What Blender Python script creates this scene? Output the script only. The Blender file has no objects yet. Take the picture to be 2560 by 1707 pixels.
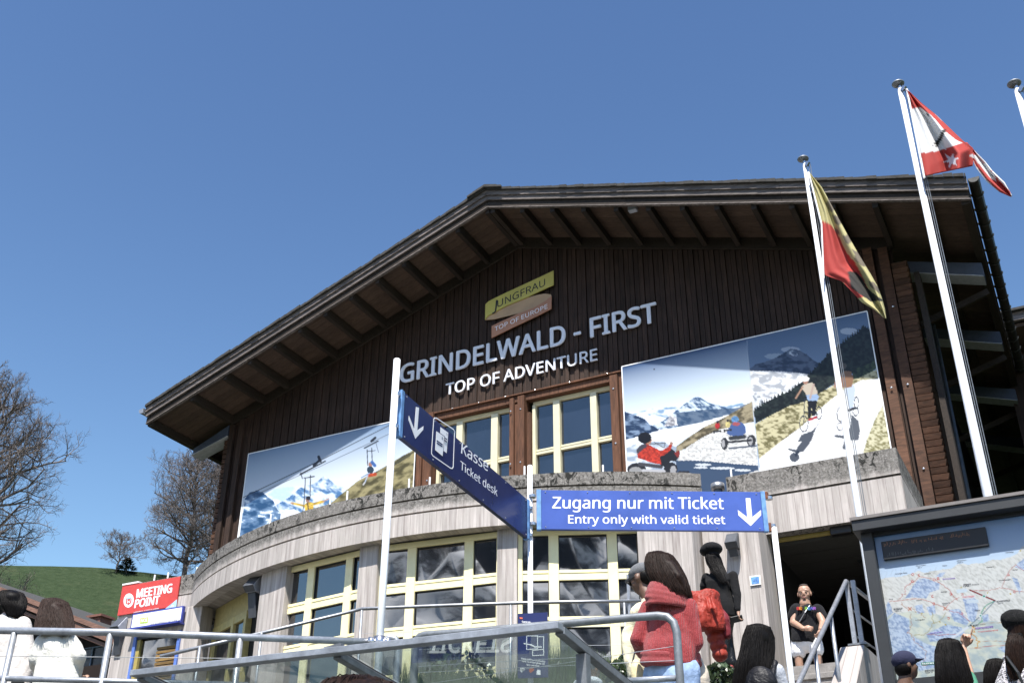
import bpy, bmesh, math, random
import numpy as np
from mathutils import Vector, Matrix, noise
random.seed(7); rng = np.random.default_rng(7)
scene = bpy.context.scene
COL = scene.collection
# ------------------------------------------------------------ camera, sky, sun, exposure
PITCH, YAW, ROLL, FPX = math.radians(29.221), math.radians(27.272), math.radians(0.2817), 2794.35
CAM = np.array([0.0, 0.0, 1.6])
_fwd = np.array([-math.sin(YAW)*math.cos(PITCH), math.cos(YAW)*math.cos(PITCH), math.sin(PITCH)])
_rt = np.array([math.cos(YAW), math.sin(YAW), 0.0]); _up = np.cross(_rt, _fwd)
RT = math.cos(ROLL)*_rt + math.sin(ROLL)*_up; UP = -math.sin(ROLL)*_rt + math.cos(ROLL)*_up; FW = _fwd
cam_d = bpy.data.cameras.new('camera'); cam = bpy.data.objects.new('camera', cam_d); COL.objects.link(cam)
cam_d.sensor_width = 36; cam_d.lens = 36*FPX/2560; cam_d.clip_start = 0.05; cam_d.clip_end = 5000
mw = Matrix.Identity(4)
for i in range(3):
    mw[i][0] = RT[i]; mw[i][1] = UP[i]; mw[i][2] = -FW[i]; mw[i][3] = CAM[i]
cam.matrix_world = mw
scene.camera = cam
SUNV = np.array([0.54, -1.60, 3.12]); SUNV = SUNV/np.linalg.norm(SUNV)
sun_el = math.asin(SUNV[2]); sun_az = math.atan2(SUNV[0], SUNV[1])
world = bpy.data.worlds.new('World'); scene.world = world; world.use_nodes = True
wn = world.node_tree; wn.nodes.clear()
sky = wn.nodes.new('ShaderNodeTexSky'); sky.sky_type = 'NISHITA'; sky.sun_disc = False
sky.sun_elevation = sun_el; sky.sun_rotation = sun_az
sky.altitude = 0; sky.air_density = 1.6; sky.dust_density = 0.3; sky.ozone_density = 2.0
bg = wn.nodes.new('ShaderNodeBackground'); bg.inputs['Strength'].default_value = 0.10
wo = wn.nodes.new('ShaderNodeOutputWorld')
hsv = wn.nodes.new('ShaderNodeHueSaturation'); hsv.inputs['Saturation'].default_value = .92; hsv.inputs['Value'].default_value = .445
gam = wn.nodes.new('ShaderNodeGamma'); gam.inputs['Gamma'].default_value = 1.7
wn.links.new(sky.outputs[0], hsv.inputs['Color']); wn.links.new(hsv.outputs[0], gam.inputs[0]); wn.links.new(gam.outputs[0], bg.inputs[0]); wn.links.new(bg.outputs[0], wo.inputs[0])
sun_d = bpy.data.lights.new('sun', 'SUN'); sun_d.energy = 4.6; sun_d.angle = math.radians(0.5); sun_d.color = (1.0, 0.955, 0.89)
sun = bpy.data.objects.new('sun', sun_d); COL.objects.link(sun)
sun.rotation_euler = Vector(SUNV).to_track_quat('Z', 'Y').to_euler(); sun.location = (10, -20, 40)
scene.view_settings.view_transform = 'Standard'; scene.view_settings.look = 'None'
scene.view_settings.exposure = 1.15; scene.view_settings.gamma = 1.0; scene.view_settings.use_curve_mapping = False
try: scene.cycles.use_denoising = True
except Exception: pass
scene.cycles.max_bounces = 8; scene.cycles.transparent_max_bounces = 12

# ------------------------------------------------------------ survey helpers: sight line of a photo pixel met with a real plane
def ray(x, y): return (x-1280)/FPX*RT - (y-853.5)/FPX*UP + FW
def onY(x, y, Y): d = ray(x, y); return CAM + d*((Y-CAM[1])/d[1])
def onZ(x, y, Z): d = ray(x, y); return CAM + d*((Z-CAM[2])/d[2])
def onX(x, y, X): d = ray(x, y); return CAM + d*((X-CAM[0])/d[0])
def at(x, y, depth): return CAM + ray(x, y)*depth
def onPlane(x, y, p, n):
    d = ray(x, y); p = np.array(p, float); n = np.array(n, float)
    return CAM + d*(((p-CAM)@n)/(d@n))
def far(x, y, dist):
    d = ray(x, y); return CAM + d*(dist/math.hypot(d[0], d[1]))
def project(P):
    q = P-CAM; a = q@FW
    return 1280+FPX*(q@RT)/a, 853.5-FPX*(q@UP)/a
def conv(s, ox, oy, pts): return [(ox+p[0]*s, oy+p[1]*s) for p in pts]

# ------------------------------------------------------------ object helpers
WL = {}
def setp(o, label=None, cat=None, group=None, kind=None):
    if label: o['label'] = label
    if cat: o['category'] = cat
    if group: o['group'] = group
    if kind: o['kind'] = kind
    return o
def thing(name, label, cat, loc, group=None):
    o = bpy.data.objects.new(name, None); COL.objects.link(o); o.empty_display_size = 0.2
    o.location = tuple(float(v) for v in loc); WL[o] = np.array(o.location[:]); return setp(o, label, cat, group)
def link(name, me, parent=None, loc=(0, 0, 0)):
    o = bpy.data.objects.new(name, me); COL.objects.link(o)
    loc = np.array(loc, float); WL[o] = loc
    if parent is not None:
        o.parent = parent; o.location = tuple(loc - WL[parent])
    else: o.location = tuple(loc)
    return o
class MB:
    def __init__(s): s.v = []; s.f = []; s.m = []; s.uv = None; s.mi = 0
    def add(s, vs, fs):
        b = len(s.v); s.v.extend([tuple(map(float, p)) for p in vs])
        for f in fs: s.f.append(tuple(b+i for i in f)); s.m.append(s.mi)
        return s
    def box(s, a, b):
        x0, x1 = sorted((a[0], b[0])); y0, y1 = sorted((a[1], b[1])); z0, z1 = sorted((a[2], b[2]))
        return s.add([(x0,y0,z0),(x1,y0,z0),(x1,y1,z0),(x0,y1,z0),(x0,y0,z1),(x1,y0,z1),(x1,y1,z1),(x0,y1,z1)],
                     [(0,3,2,1),(4,5,6,7),(0,1,5,4),(1,2,6,5),(2,3,7,6),(3,0,4,7)])
    def hexa(s, p): return s.add(p, [(0,3,2,1),(4,5,6,7),(0,1,5,4),(1,2,6,5),(2,3,7,6),(3,0,4,7)])
    def beam(s, a, b, w, h, up=(0, 0, 1)):
        a = np.array(a, float); b = np.array(b, float); d = b-a; L = np.linalg.norm(d); d /= L
        u = np.array(up, float); sd = np.cross(d, u)
        if np.linalg.norm(sd) < 1e-6: sd = np.cross(d, (1, 0, 0))
        sd /= np.linalg.norm(sd); u = np.cross(sd, d); sd = sd*w/2; u = u*h/2
        return s.hexa([a-sd-u, a+sd-u, b+sd-u, b-sd-u, a-sd+u, a+sd+u, b+sd+u, b-sd+u])
    def prism(s, poly, off):
        poly = [np.array(p, float) for p in poly]; off = np.array(off, float); n = len(poly)
        s.add(list(poly)+[p+off for p in poly], [tuple(range(n-1, -1, -1)), tuple(range(n, 2*n))]+[(i, (i+1) % n, n+(i+1) % n, n+i) for i in range(n)])
        return s
    def tube(s, path, r, n=10, cap=True):
        path = [np.array(p, float) for p in path]; k = len(path)
        rs = r if hasattr(r, '__len__') else [r]*k
        ref = None; rings = []
        for i, p in enumerate(path):
            t = path[min(i+1, k-1)]-path[max(i-1, 0)]; t = t/(np.linalg.norm(t)+1e-12)
            if ref is None:
                ref = np.cross(t, (0, 0, 1.0))
                if np.linalg.norm(ref) < 1e-3: ref = np.cross(t, (1.0, 0, 0))
            ref = ref - t*(ref@t); ref /= np.linalg.norm(ref)+1e-12
            bi = np.cross(t, ref)
            rings.append([p+rs[i]*(math.cos(2*math.pi*j/n)*ref+math.sin(2*math.pi*j/n)*bi) for j in range(n)])
        vs = [q for R_ in rings for q in R_]; fs = []
        for i in range(k-1):
            for j in range(n):
                fs.append((i*n+j, i*n+(j+1) % n, (i+1)*n+(j+1) % n, (i+1)*n+j))
        if cap: fs.append(tuple(range(n-1, -1, -1))); fs.append(tuple(range((k-1)*n, k*n)))
        return s.add(vs, fs)
    def ell(s, c, r, n=12, M=None):
        vs = []; fs = []; c = np.array(c, float); r = np.array(r if hasattr(r, '__len__') else (r, r, r), float)
        m = n//2+2
        for i in range(m+1):
            th = math.pi*i/m
            for j in range(n):
                ph = 2*math.pi*j/n
                p = np.array([math.sin(th)*math.cos(ph), math.sin(th)*math.sin(ph), math.cos(th)])*r
                if M is not None: p = np.array(M) @ p
                vs.append(c+p)
        for i in range(m):
            for j in range(n):
                fs.append((i*n+j, (i+1)*n+j, (i+1)*n+(j+1) % n, i*n+(j+1) % n))
        return s.add(vs, fs)
    def build(s, name, mat, parent=None, smooth=False, bevel=0, uvf='auto', kind=None, origin=None, seg=1):
        V = np.array(s.v); o0 = np.array([(V[:, 0].min()+V[:, 0].max())/2, (V[:, 1].min()+V[:, 1].max())/2, V[:, 2].min()]) if origin is None else np.array(origin, float)
        me = bpy.data.meshes.new(name); me.from_pydata((V-o0).tolist(), [], s.f)
        mats = mat if isinstance(mat, (list, tuple)) else [mat]
        for m_ in mats: me.materials.append(m_)
        if len(mats) > 1: me.polygons.foreach_set('material_index', s.m)
        if smooth: me.polygons.foreach_set('use_smooth', [True]*len(s.f))
        if uvf is not None:
            uv = me.uv_layers.new(name='UVMap'); k = 0; arr = np.zeros((sum(len(f) for f in s.f), 2)); vi = 0
            if s.uv is not None:
                for f in s.f:
                    for i in f: arr[k] = s.uv[i]; k += 1
            else:
                for f in s.f:
                    P = V[list(f)]; nn = np.cross(P[1]-P[0], P[2]-P[0])
                    if abs(nn[2]) > 0.9*np.linalg.norm(nn): t = np.array([1, 0, 0.]); w_ = np.array([0, 1, 0.])
                    else:
                        t = np.cross((0, 0, 1.), nn); t /= np.linalg.norm(t)+1e-9; w_ = np.array([0, 0, 1.])
                    for p in P: arr[k] = (p@t, p@w_); k += 1
            uv.data.foreach_set('uv', arr.ravel())
        me.update()
        ob = link(name, me, parent, o0)
        if bevel:
            bm = bmesh.new(); bm.from_mesh(me); bmesh.ops.remove_doubles(bm, verts=bm.verts, dist=1e-5)
            es = [e for e in bm.edges if len(e.link_faces) == 2 and e.calc_face_angle(0) > 0.5]
            bmesh.ops.bevel(bm, geom=es, offset=bevel, segments=seg, affect='EDGES'); bm.to_mesh(me); bm.free()
        if kind: ob['kind'] = kind
        return ob

# ------------------------------------------------------------ materials
def nt(name):
    m = bpy.data.materials.new(name); m.use_nodes = True; t = m.node_tree; b = t.nodes['Principled BSDF']; return m, t, b
def N(t, typ, **k):
    n = t.nodes.new(typ)
    for a, v in k.items():
        if a in n.bl_rna.properties: setattr(n, a, v)
        else: n.inputs[a].default_value = v
    return n
def L(t, a, b): t.links.new(a, b)
def coords(t, scale=(1, 1, 1), src='Position'):
    mp = N(t, 'ShaderNodeMapping'); mp.inputs['Scale'].default_value = scale
    if src == 'Position': g = N(t, 'ShaderNodeNewGeometry'); L(t, g.outputs['Position'], mp.inputs[0])
    elif src == 'UV': g = N(t, 'ShaderNodeUVMap'); L(t, g.outputs[0], mp.inputs[0])
    else: g = N(t, 'ShaderNodeTexCoord'); L(t, g.outputs[src], mp.inputs[0])
    return mp.outputs[0]
def noise_f(t, vec, scale, detail=5, rough=.6, dist=0):
    n = N(t, 'ShaderNodeTexNoise'); n.inputs['Scale'].default_value = scale; n.inputs['Detail'].default_value = detail
    n.inputs['Roughness'].default_value = rough; n.inputs['Distortion'].default_value = dist; L(t, vec, n.inputs['Vector']); return n.outputs['Fac']
def ramp(t, fac, stops):
    r = N(t, 'ShaderNodeValToRGB'); L(t, fac, r.inputs[0]); e = r.color_ramp.elements
    while len(e) < len(stops): e.new(0.5)
    for i, (p, c) in enumerate(stops):
        e[i].position = p; e[i].color = (*c, 1) if hasattr(c, '__len__') else (c, c, c, 1)
    return r.outputs[0]
def mixc(t, fac, a, b, mode='MIX'):
    m = N(t, 'ShaderNodeMix', data_type='RGBA', blend_type=mode)
    if isinstance(fac, (int, float)): m.inputs[0].default_value = fac
    else: L(t, fac, m.inputs[0])
    for v, i in ((a, 6), (b, 7)):
        if hasattr(v, 'is_output') or isinstance(v, bpy.types.NodeSocket): L(t, v, m.inputs[i])
        else: m.inputs[i].default_value = (*v, 1)
    return m.outputs[2]
def mth(t, op, a, b=0.0):
    m = N(t, 'ShaderNodeMath', operation=op)
    for v, i in ((a, 0), (b, 1)):
        if isinstance(v, bpy.types.NodeSocket): L(t, v, m.inputs[i])
        else: m.inputs[i].default_value = v
    return m.outputs[0]
def bump(t, b, h, strength=.4, dist=.02):
    n = N(t, 'ShaderNodeBump'); n.inputs['Strength'].default_value = strength; n.inputs['Distance'].default_value = dist
    L(t, h, n.inputs['Height']); L(t, n.outputs[0], b.inputs['Normal'])
def simple(name, col, rough=.5, metal=0, var=.15, scale=12, bmp=0, bscale=60, spec=None, stretch=(1, 1, 1)):
    m, t, b = nt(name); v = coords(t, stretch); f = noise_f(t, v, scale)
    c0 = tuple(x*(1-var) for x in col); c1 = tuple(min(1, x*(1+var)) for x in col)
    L(t, ramp(t, f, [(.3, c0), (.7, c1)]), b.inputs['Base Color'])
    b.inputs['Roughness'].default_value = rough; b.inputs['Metallic'].default_value = metal
    if spec is not None: b.inputs['Specular IOR Level'].default_value = spec
    if bmp: bump(t, b, noise_f(t, v, bscale, 3), bmp, .01)
    return m
def wood(name, c_dark, c_light, rough=.75, stretch=(14, 14, 1.2), rnd=.5, bmp=.35):
    m, t, b = nt(name); v = coords(t, stretch); f = noise_f(t, v, 2.2, 8, .65, .6)
    g = noise_f(t, coords(t, (1, 1, 1)), .9, 3)
    oi = N(t, 'ShaderNodeObjectInfo')
    base = ramp(t, f, [(.28, c_dark), (.72, c_light)])
    k = mth(t, 'ADD', mth(t, 'MULTIPLY', oi.outputs['Random'], rnd), 1-rnd*.6)
    k = mth(t, 'MULTIPLY', k, mth(t, 'ADD', g, .5))
    cc = N(t, 'ShaderNodeCombineColor'); [L(t, k, cc.inputs[i]) for i in range(3)]
    L(t, mixc(t, 1.0, base, cc.outputs[0], 'MULTIPLY'), b.inputs['Base Color'])
    b.inputs['Roughness'].default_value = rough; b.inputs['Specular IOR Level'].default_value = .25
    bump(t, b, f, bmp, .006); return m
def concrete(name, zdirt=None, tone=1.0, plank=.115):
    m, t, b = nt(name)
    uv = coords(t, (1, 1, 1), 'UV'); sep = N(t, 'ShaderNodeSeparateXYZ'); L(t, uv, sep.inputs[0]); U, Vv = sep.outputs[0], sep.outputs[1]
    st = coords(t, (9, .55, 1), 'UV'); streak = noise_f(t, st, 1.6, 7, .62, .25)
    big = noise_f(t, coords(t, (1.1, .8, 1), 'UV'), 2.2, 7, .7); fine = noise_f(t, uv, 90, 3)
    base = ramp(t, streak, [(.25, tuple(tone*x for x in (.22, .19, .175))), (.5, tuple(tone*x for x in (.43, .39, .365))), (.78, tuple(tone*x for x in (.61, .565, .53)))])
    base = mixc(t, ramp(t, big, [(.42, 0.0), (.62, .75)]), base, tuple(tone*x for x in (.40, .37, .34)))
    # form-board joints
    s = mth(t, 'DIVIDE', U, plank); fr = mth(t, 'FRACT', s); fl = mth(t, 'FLOOR', s)
    d = mth(t, 'ABSOLUTE', mth(t, 'SUBTRACT', fr, .5)); joint = ramp(t, d, [(.44, 0.0), (.49, 1.0)])
    wn_ = N(t, 'ShaderNodeTexWhiteNoise', noise_dimensions='1D'); L(t, fl, wn_.inputs['W'])
    tint = mth(t, 'ADD', mth(t, 'MULTIPLY', wn_.outputs['Value'], .22), .86)
    cc = N(t, 'ShaderNodeCombineColor'); [L(t, tint, cc.inputs[i]) for i in range(3)]
    base = mixc(t, 1.0, base, cc.outputs[0], 'MULTIPLY')
    jm = mth(t, 'MULTIPLY', joint, mth(t, 'MULTIPLY', noise_f(t, coords(t, (8, 3, 1), 'UV'), 1.0, 3), .75))
    base = mixc(t, jm, base, (.16, .135, .12))
    # small holes and stains
    vo = N(t, 'ShaderNodeTexVoronoi'); vo.inputs['Scale'].default_value = 7; L(t, uv, vo.inputs['Vector'])
    hole = ramp(t, vo.outputs['Distance'], [(.035, 1.0), (.06, 0.0)])
    hole = mth(t, 'MULTIPLY', hole, ramp(t, noise_f(t, uv, 3.1, 2), [(.52, 0.0), (.6, 1.0)]))
    base = mixc(t, hole, base, (.06, .05, .05))
    if zdirt is not None:
        dz = mth(t, 'SUBTRACT', Vv, zdirt)         # dark lichen band that hangs down from the coping
        a = mth(t, 'ADD', mth(t, 'MULTIPLY', dz, 2.6), mth(t, 'MULTIPLY', noise_f(t, coords(t, (2.2, 1.4, 1), 'UV'), 2.2, 8, .72, .5), 1.0))
        dm = ramp(t, a, [(.36, 0.0), (.62, .85)])
        lich = noise_f(t, coords(t, (1, 1, 1), 'UV'), 26, 6, .8)
        base = mixc(t, dm, base, ramp(t, lich, [(.35, (.05, .048, .042)), (.52, (.15, .142, .13)), (.66, (.34, .33, .31))]))
        b2 = noise_f(t, coords(t, (1.5, 1.0, 1), 'UV'), 8, 8, .75, .9)
        lowf = noise_f(t, coords(t, (1.0, .6, 1), 'UV'), .9, 2)
        bm_ = mth(t, 'MULTIPLY', mth(t, 'MULTIPLY', ramp(t, b2, [(.51, 0.0), (.56, 1.0)]), ramp(t, lowf, [(.38, 0.1), (.50, 1.0)])), ramp(t, dz, [(0.0, 0.0), (.16, 1.0)]))
        base = mixc(t, bm_, base, (.022, .022, .02))
        dr = noise_f(t, coords(t, (7, .35, 1), 'UV'), 2.0, 6, .7, .2)
        drm = mth(t, 'MULTIPLY', ramp(t, dr, [(.56, 0.0), (.75, .75)]), ramp(t, dz, [(-.0, .35), (.25, .8)]))
        base = mixc(t, drm, base, (.10, .09, .08))
    L(t, base, b.inputs['Base Color']); b.inputs['Roughness'].default_value = .9; b.inputs['Specular IOR Level'].default_value = .2
    h = mth(t, 'ADD', mth(t, 'MULTIPLY', streak, .35), mth(t, 'ADD', mth(t, 'MULTIPLY', fine, .2), mth(t, 'MULTIPLY', joint, -.6)))
    bump(t, b, h, .5, .012); return m
def glassy(name, col, rough=.02, ior=1.7):
    m, t, b = nt(name); v = coords(t); f = noise_f(t, v, .8, 3)
    L(t, ramp(t, f, [(.3, tuple(.7*x for x in col)), (.7, tuple(1.3*x for x in col))]), b.inputs['Base Color'])
    b.inputs['Roughness'].default_value = rough; b.inputs['IOR'].default_value = ior
    bump(t, b, noise_f(t, v, 1.3, 1), .05, .01); return m
def vcol(name, rough=.35, spec=.4, bmp=0):
    m, t, b = nt(name); a = N(t, 'ShaderNodeVertexColor', layer_name='print'); L(t, a.outputs[0], b.inputs['Base Color'])
    b.inputs['Roughness'].default_value = rough; b.inputs['Specular IOR Level'].default_value = spec
    if bmp: bump(t, b, noise_f(t, coords(t), 30, 3), bmp, .01)
    return m
def galv(name, col=(.42, .43, .45), rough=.42):
    m, t, b = nt(name); v = coords(t); f = noise_f(t, v, 14, 7, .75, .4); g = noise_f(t, v, 3, 3)
    c = ramp(t, f, [(.25, tuple(.55*x for x in col)), (.6, col), (.8, tuple(min(1, 1.35*x) for x in col))])
    c = mixc(t, ramp(t, g, [(.62, 0.0), (.75, .6)]), c, tuple(.35*x for x in col))
    L(t, c, b.inputs['Base Color']); b.inputs['Metallic'].default_value = .55; b.inputs['Roughness'].default_value = rough
    bump(t, b, noise_f(t, v, 70, 3), .12, .004); return m

m_board = wood('weathered_boarding', (.012, .0085, .0065), (.060, .034, .024), rnd=.3)
m_soffit = wood('soffit_boarding', (.050, .034, .025), (.098, .066, .047), stretch=(1.2, 10, 10), rnd=.35)
m_rafter = wood('rafter_timber', (.018, .014, .011), (.045, .033, .025), stretch=(10, 1.2, 10))
m_barge = wood('grey_weathered_timber', (.030, .027, .025), (.24, .205, .19), stretch=(1.3, 9, 26), rnd=.2, bmp=.5)
m_shingle = simple('dark_shingles', (.035, .033, .03), .9, var=.4, scale=8, bmp=.6)
m_conc = concrete('board_marked_concrete', 8.12); m_conc_low = concrete('board_marked_concrete_plain', None)
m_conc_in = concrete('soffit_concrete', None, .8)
m_step = simple('step_concrete', (.22, .205, .19), .9, var=.25, scale=9, bmp=.4)
m_yellow = simple('pale_yellow_window_paint', (.88, .80, .47), .4, var=.06, scale=5, bmp=.05)
m_olive = simple('dull_yellow_metal', (.34, .27, .08), .5, var=.15)
m_glass_low = glassy('window_glass', (.012, .014, .018), .015, 2.6)
m_glass_up = glassy('upper_window_glass', (.010, .014, .024), .02, 1.9)
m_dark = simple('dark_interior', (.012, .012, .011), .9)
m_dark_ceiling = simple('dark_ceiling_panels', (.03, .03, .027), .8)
m_white = simple('white_paint', (.80, .80, .80), .4, var=.04)
m_print_white = simple('white_vinyl_print', (.80, .80, .82), .5, var=.03)
m_letter = simple('white_lacquered_letters', (.72, .74, .80), .45, var=.04)
try: SIGNFONT = bpy.data.fonts.load(bpy.utils.system_resource('DATAFILES', path='fonts')+'/NotoSansMath-Regular.woff2')
except Exception: SIGNFONT = None
m_blue = None
def sign_blue(name, col, grime):
    m, t, b = nt(name); v = coords(t); f = noise_f(t, v, 4, 5, .6)
    c = ramp(t, f, [(.3, tuple(.85*x for x in col)), (.7, tuple(1.15*x for x in col))])
    sc = noise_f(t, coords(t, (6, 6, 30)), 2.5, 9, .8, 2.0)
    c = mixc(t, ramp(t, sc, [(.66, 0.0), (.74, grime)]), c, (.45, .5, .6))
    L(t, c, b.inputs['Base Color']); b.inputs['Roughness'].default_value = .22; b.inputs['Specular IOR Level'].default_value = .35; return m
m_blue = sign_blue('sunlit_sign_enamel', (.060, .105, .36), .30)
m_navy_shade = sign_blue('navy_shade_sign_enamel', (.020, .028, .10), .10)  # darker copy of the sign blue, grazing-sun shade put into the colour
m_sky_edge = simple('light_blue_painted_edge', (.12, .26, .50), .5, var=.3, scale=20)
m_pole = simple('white_aluminium_pole', (.80, .81, .83), .3, metal=.1, var=.05)
m_galv = galv('galvanised_steel', (.30, .31, .33)); m_galv_d = galv('dull_galvanised_steel', (.22, .235, .25), .5)
m_galv_l = galv('bright_galvanised_rail', (.36, .38, .41), .42)
m_anth = simple('anthracite_metal', (.018, .020, .022), .5, var=.12)
m_anth_sunlit = simple('sunlit_hood_edge_tone', (.15, .135, .125), .55, var=.08)  # anthracite with sunlight put into the colour, for the hood edge
m_lamp = simple('lamp_housing', (.055, .06, .07), .5, var=.2)
m_lamp_l = simple('lamp_housing_pale', (.35, .37, .42), .5)
m_chrome = simple('steel_clamp', (.5, .5, .52), .25, metal=.9)
m_black = simple('black_plastic', (.006, .006, .007), .45)
m_gutter = simple('patinated_gutter', (.045, .045, .042), .45, metal=.5, var=.3)
# ============================================================ THE SETTING
def grass_mat():
    m, t, b = nt('meadow_grass'); v = coords(t); f = noise_f(t, v, .35, 8, .7); g = noise_f(t, v, 2.2, 6, .75); h = noise_f(t, v, .06, 3)
    c = ramp(t, g, [(.25, (.018, .027, .012)), (.5, (.032, .048, .022)), (.75, (.056, .072, .038))])
    c = mixc(t, ramp(t, f, [(.56, 0.0), (.72, .65)]), c, (.07, .075, .04))
    c = mixc(t, mth(t, 'MULTIPLY', h, .4), c, (.018, .038, .014))
    L(t, c, b.inputs['Base Color']); b.inputs['Roughness'].default_value = .95; b.inputs['Specular IOR Level'].default_value = .1
    bump(t, b, g, .9, .25); return m
m_grass = grass_mat()
m_paving = simple('asphalt_paving', (.10, .10, .098), .9, var=.25, scale=6, bmp=.3)
def grid_mesh(name, P, mat, smooth=True, kind='structure', parent=None):
    nu, nv, _ = P.shape; V = P.reshape(-1, 3)
    idx = np.arange(nu*nv).reshape(nu, nv)
    F = np.stack([idx[:-1, :-1], idx[1:, :-1], idx[1:, 1:], idx[:-1, 1:]], -1).reshape(-1, 4)
    me = bpy.data.meshes.new(name); me.vertices.add(len(V)); me.vertices.foreach_set('co', V.astype(np.float32).ravel())
    me.loops.add(F.size); me.loops.foreach_set('vertex_index', F.astype(np.int32).ravel())
    me.polygons.add(len(F)); me.polygons.foreach_set('loop_start', np.arange(0, F.size, 4, dtype=np.int32)); me.polygons.foreach_set('loop_total', np.full(len(F), 4, np.int32))
    if smooth: me.polygons.foreach_set('use_smooth', np.ones(len(F), bool))
    me.materials.append(mat); me.update(calc_edges=True); me.validate()
    o = link(name, me, parent, (0, 0, 0))
    if kind: o['kind'] = kind
    return o
def fbm(x, y, octs=6, seed=0, lac=2.03, gain=.5):
    r = np.random.default_rng(seed); out = np.zeros_like(x, float); a = 1.0; f = 1.0
    for o in range(octs):
        T = r.random((64, 64)); ox, oy = r.random(2)*64
        X = x*f+ox; Y = y*f+oy; xi = np.floor(X).astype(int); yi = np.floor(Y).astype(int); fx = X-xi; fy = Y-yi
        fx = fx*fx*(3-2*fx); fy = fy*fy*(3-2*fy); g = lambda i, j: T[(xi+i) % 64, (yi+j) % 64]
        out += a*((g(0, 0)*(1-fx)+g(1, 0)*fx)*(1-fy)+(g(0, 1)*(1-fx)+g(1, 1)*fx)*fy-.5); a *= gain; f *= lac
    return out
# wide ground sheet, street where the photographer stands, terrace, walkway, landing
MB().box((-900, -900, -1.0), (900, 900, -.02)).build('ground', m_grass, kind='structure')
MB().box((-14, -8, -.016), (12, 4.3, .0)).build('street', m_paving, kind='structure')
t_ = MB(); t_.box((-5.0, 5.6, -.01), (8, 12.6, 2.35)); t_.box((-5.0, 5.3, -.01), (8, 5.59, 2.40)); t_.build('terrace', m_paving, kind='structure')
MB().box((-24, 5.3, -.01), (-5.01, 11.5, 2.92)).build('walkway', m_paving, kind='structure')
MB().box((-24, 11.51, -.01), (-4.9, 14.2, 4.1)).build('ramp_base', m_step, kind='structure')
# hillside
hd = ray(250, 1425); hd = np.array([hd[0], hd[1], 0]); hd /= np.linalg.norm(hd); hs = np.array([hd[1], -hd[0], 0])
na, nb = 170, 150
A_, B_ = np.meshgrid(np.linspace(-150, 110, na), np.r_[np.linspace(24, 120, 110), np.linspace(122, 320, nb-110)], indexing='ij')
cr = 1.6+100*.3005
tt = np.clip((B_-24)/(100-24), 0, 1)
tt2 = np.clip((B_-56)/(100-56), 0, 1); Z_ = 3.0+(cr-3.0)*tt2 ; over = np.clip(B_-100, 0, None); Z_ = Z_-over*.02 - over**2*.0006
Z_ += fbm(A_/14, B_/14, 5, 3)*1.0*np.clip(1-np.abs(B_-100)/40, .15, 1)*0.25 + fbm(A_/3, B_/3, 4, 5)*.35*tt*(1-.7*np.exp(-((B_-100)/6)**2)) - 0.00002*A_**2*0
Z_ += np.clip(A_, -90, 0)*.105*tt2
Z_ = np.where(B_ > 99, np.minimum(Z_, cr+.25+0*Z_), Z_)
P = CAM*np.array([1, 1, 0]) + A_[..., None]*hs + B_[..., None]*hd; P[..., 2] = Z_
grid_mesh('hill', P, m_grass)
def hill_z(p):
    a = float((p-CAM)[:2]@hs[:2]); b_ = float((p-CAM)[:2]@hd[:2]); return min(0, max(a, -90))*.105*min(1, max(0, (b_-56)/44))+3.0+(cr-3.0)*min(1, max(0, (b_-56)/44))
# the mountain range across the valley behind the photographer: it shows in the lower windows
def rock_mat():
    m, t, b = nt('snowy_rock'); g = N(t, 'ShaderNodeNewGeometry'); sp = N(t, 'ShaderNodeSeparateXYZ'); L(t, g.outputs['Normal'], sp.inputs[0])
    v = coords(t, (.02, .02, .034)); f = noise_f(t, v, 1.1, 9, .72, .6)
    s = mth(t, 'ADD', mth(t, 'MULTIPLY', sp.outputs[2], .55), f)
    c = ramp(t, s, [(.68, (.05, .053, .062)), (.76, (.20, .21, .23)), (.83, (.9, .92, .95))])
    L(t, c, b.inputs['Base Color']); b.inputs['Roughness'].default_value = .9; return m
ux, vy = np.meshgrid(np.linspace(-900, 900, 260), np.linspace(-300, -900, 110), indexing='ij')
w_ = np.clip((-vy-300)/330, 0, 1)
hgt = (w_**.9)*(235+110*fbm(ux/230, vy/1e4, 4, 11)) + (w_+.12)*(95*(.5-np.abs(fbm(ux/70, vy/70, 6, 13, gain=.56)))+55*fbm(ux/28, vy/28, 5, 14, gain=.6))
hgt = hgt*np.clip(1-(np.abs(ux)-700)/220, 0, 1)-4
P = np.stack([ux, vy, hgt], -1); grid_mesh('mountain_range', P[:, ::-1], rock_mat())
# a dark belt of conifers at the foot of the range, seen only mirrored in the panes
fr_ = MB()
for i in range(420):
    x = random.uniform(-420, 320); y = random.uniform(-235, -190); h = random.uniform(16, 30)*(1+.5*math.sin(x/47)); r = h*.2
    fr_.tube([(x, y, -2), (x, y, h*.35), (x, y, h*.36), (x, y, h)], [r*.9, r*.75, r, .2], 7)
m_fir = simple('dark_conifer_foliage', (.012, .022, .012), .95, var=.4, scale=.4)
fr_.build('conifer_forest', m_fir, kind='stuff')

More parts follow.
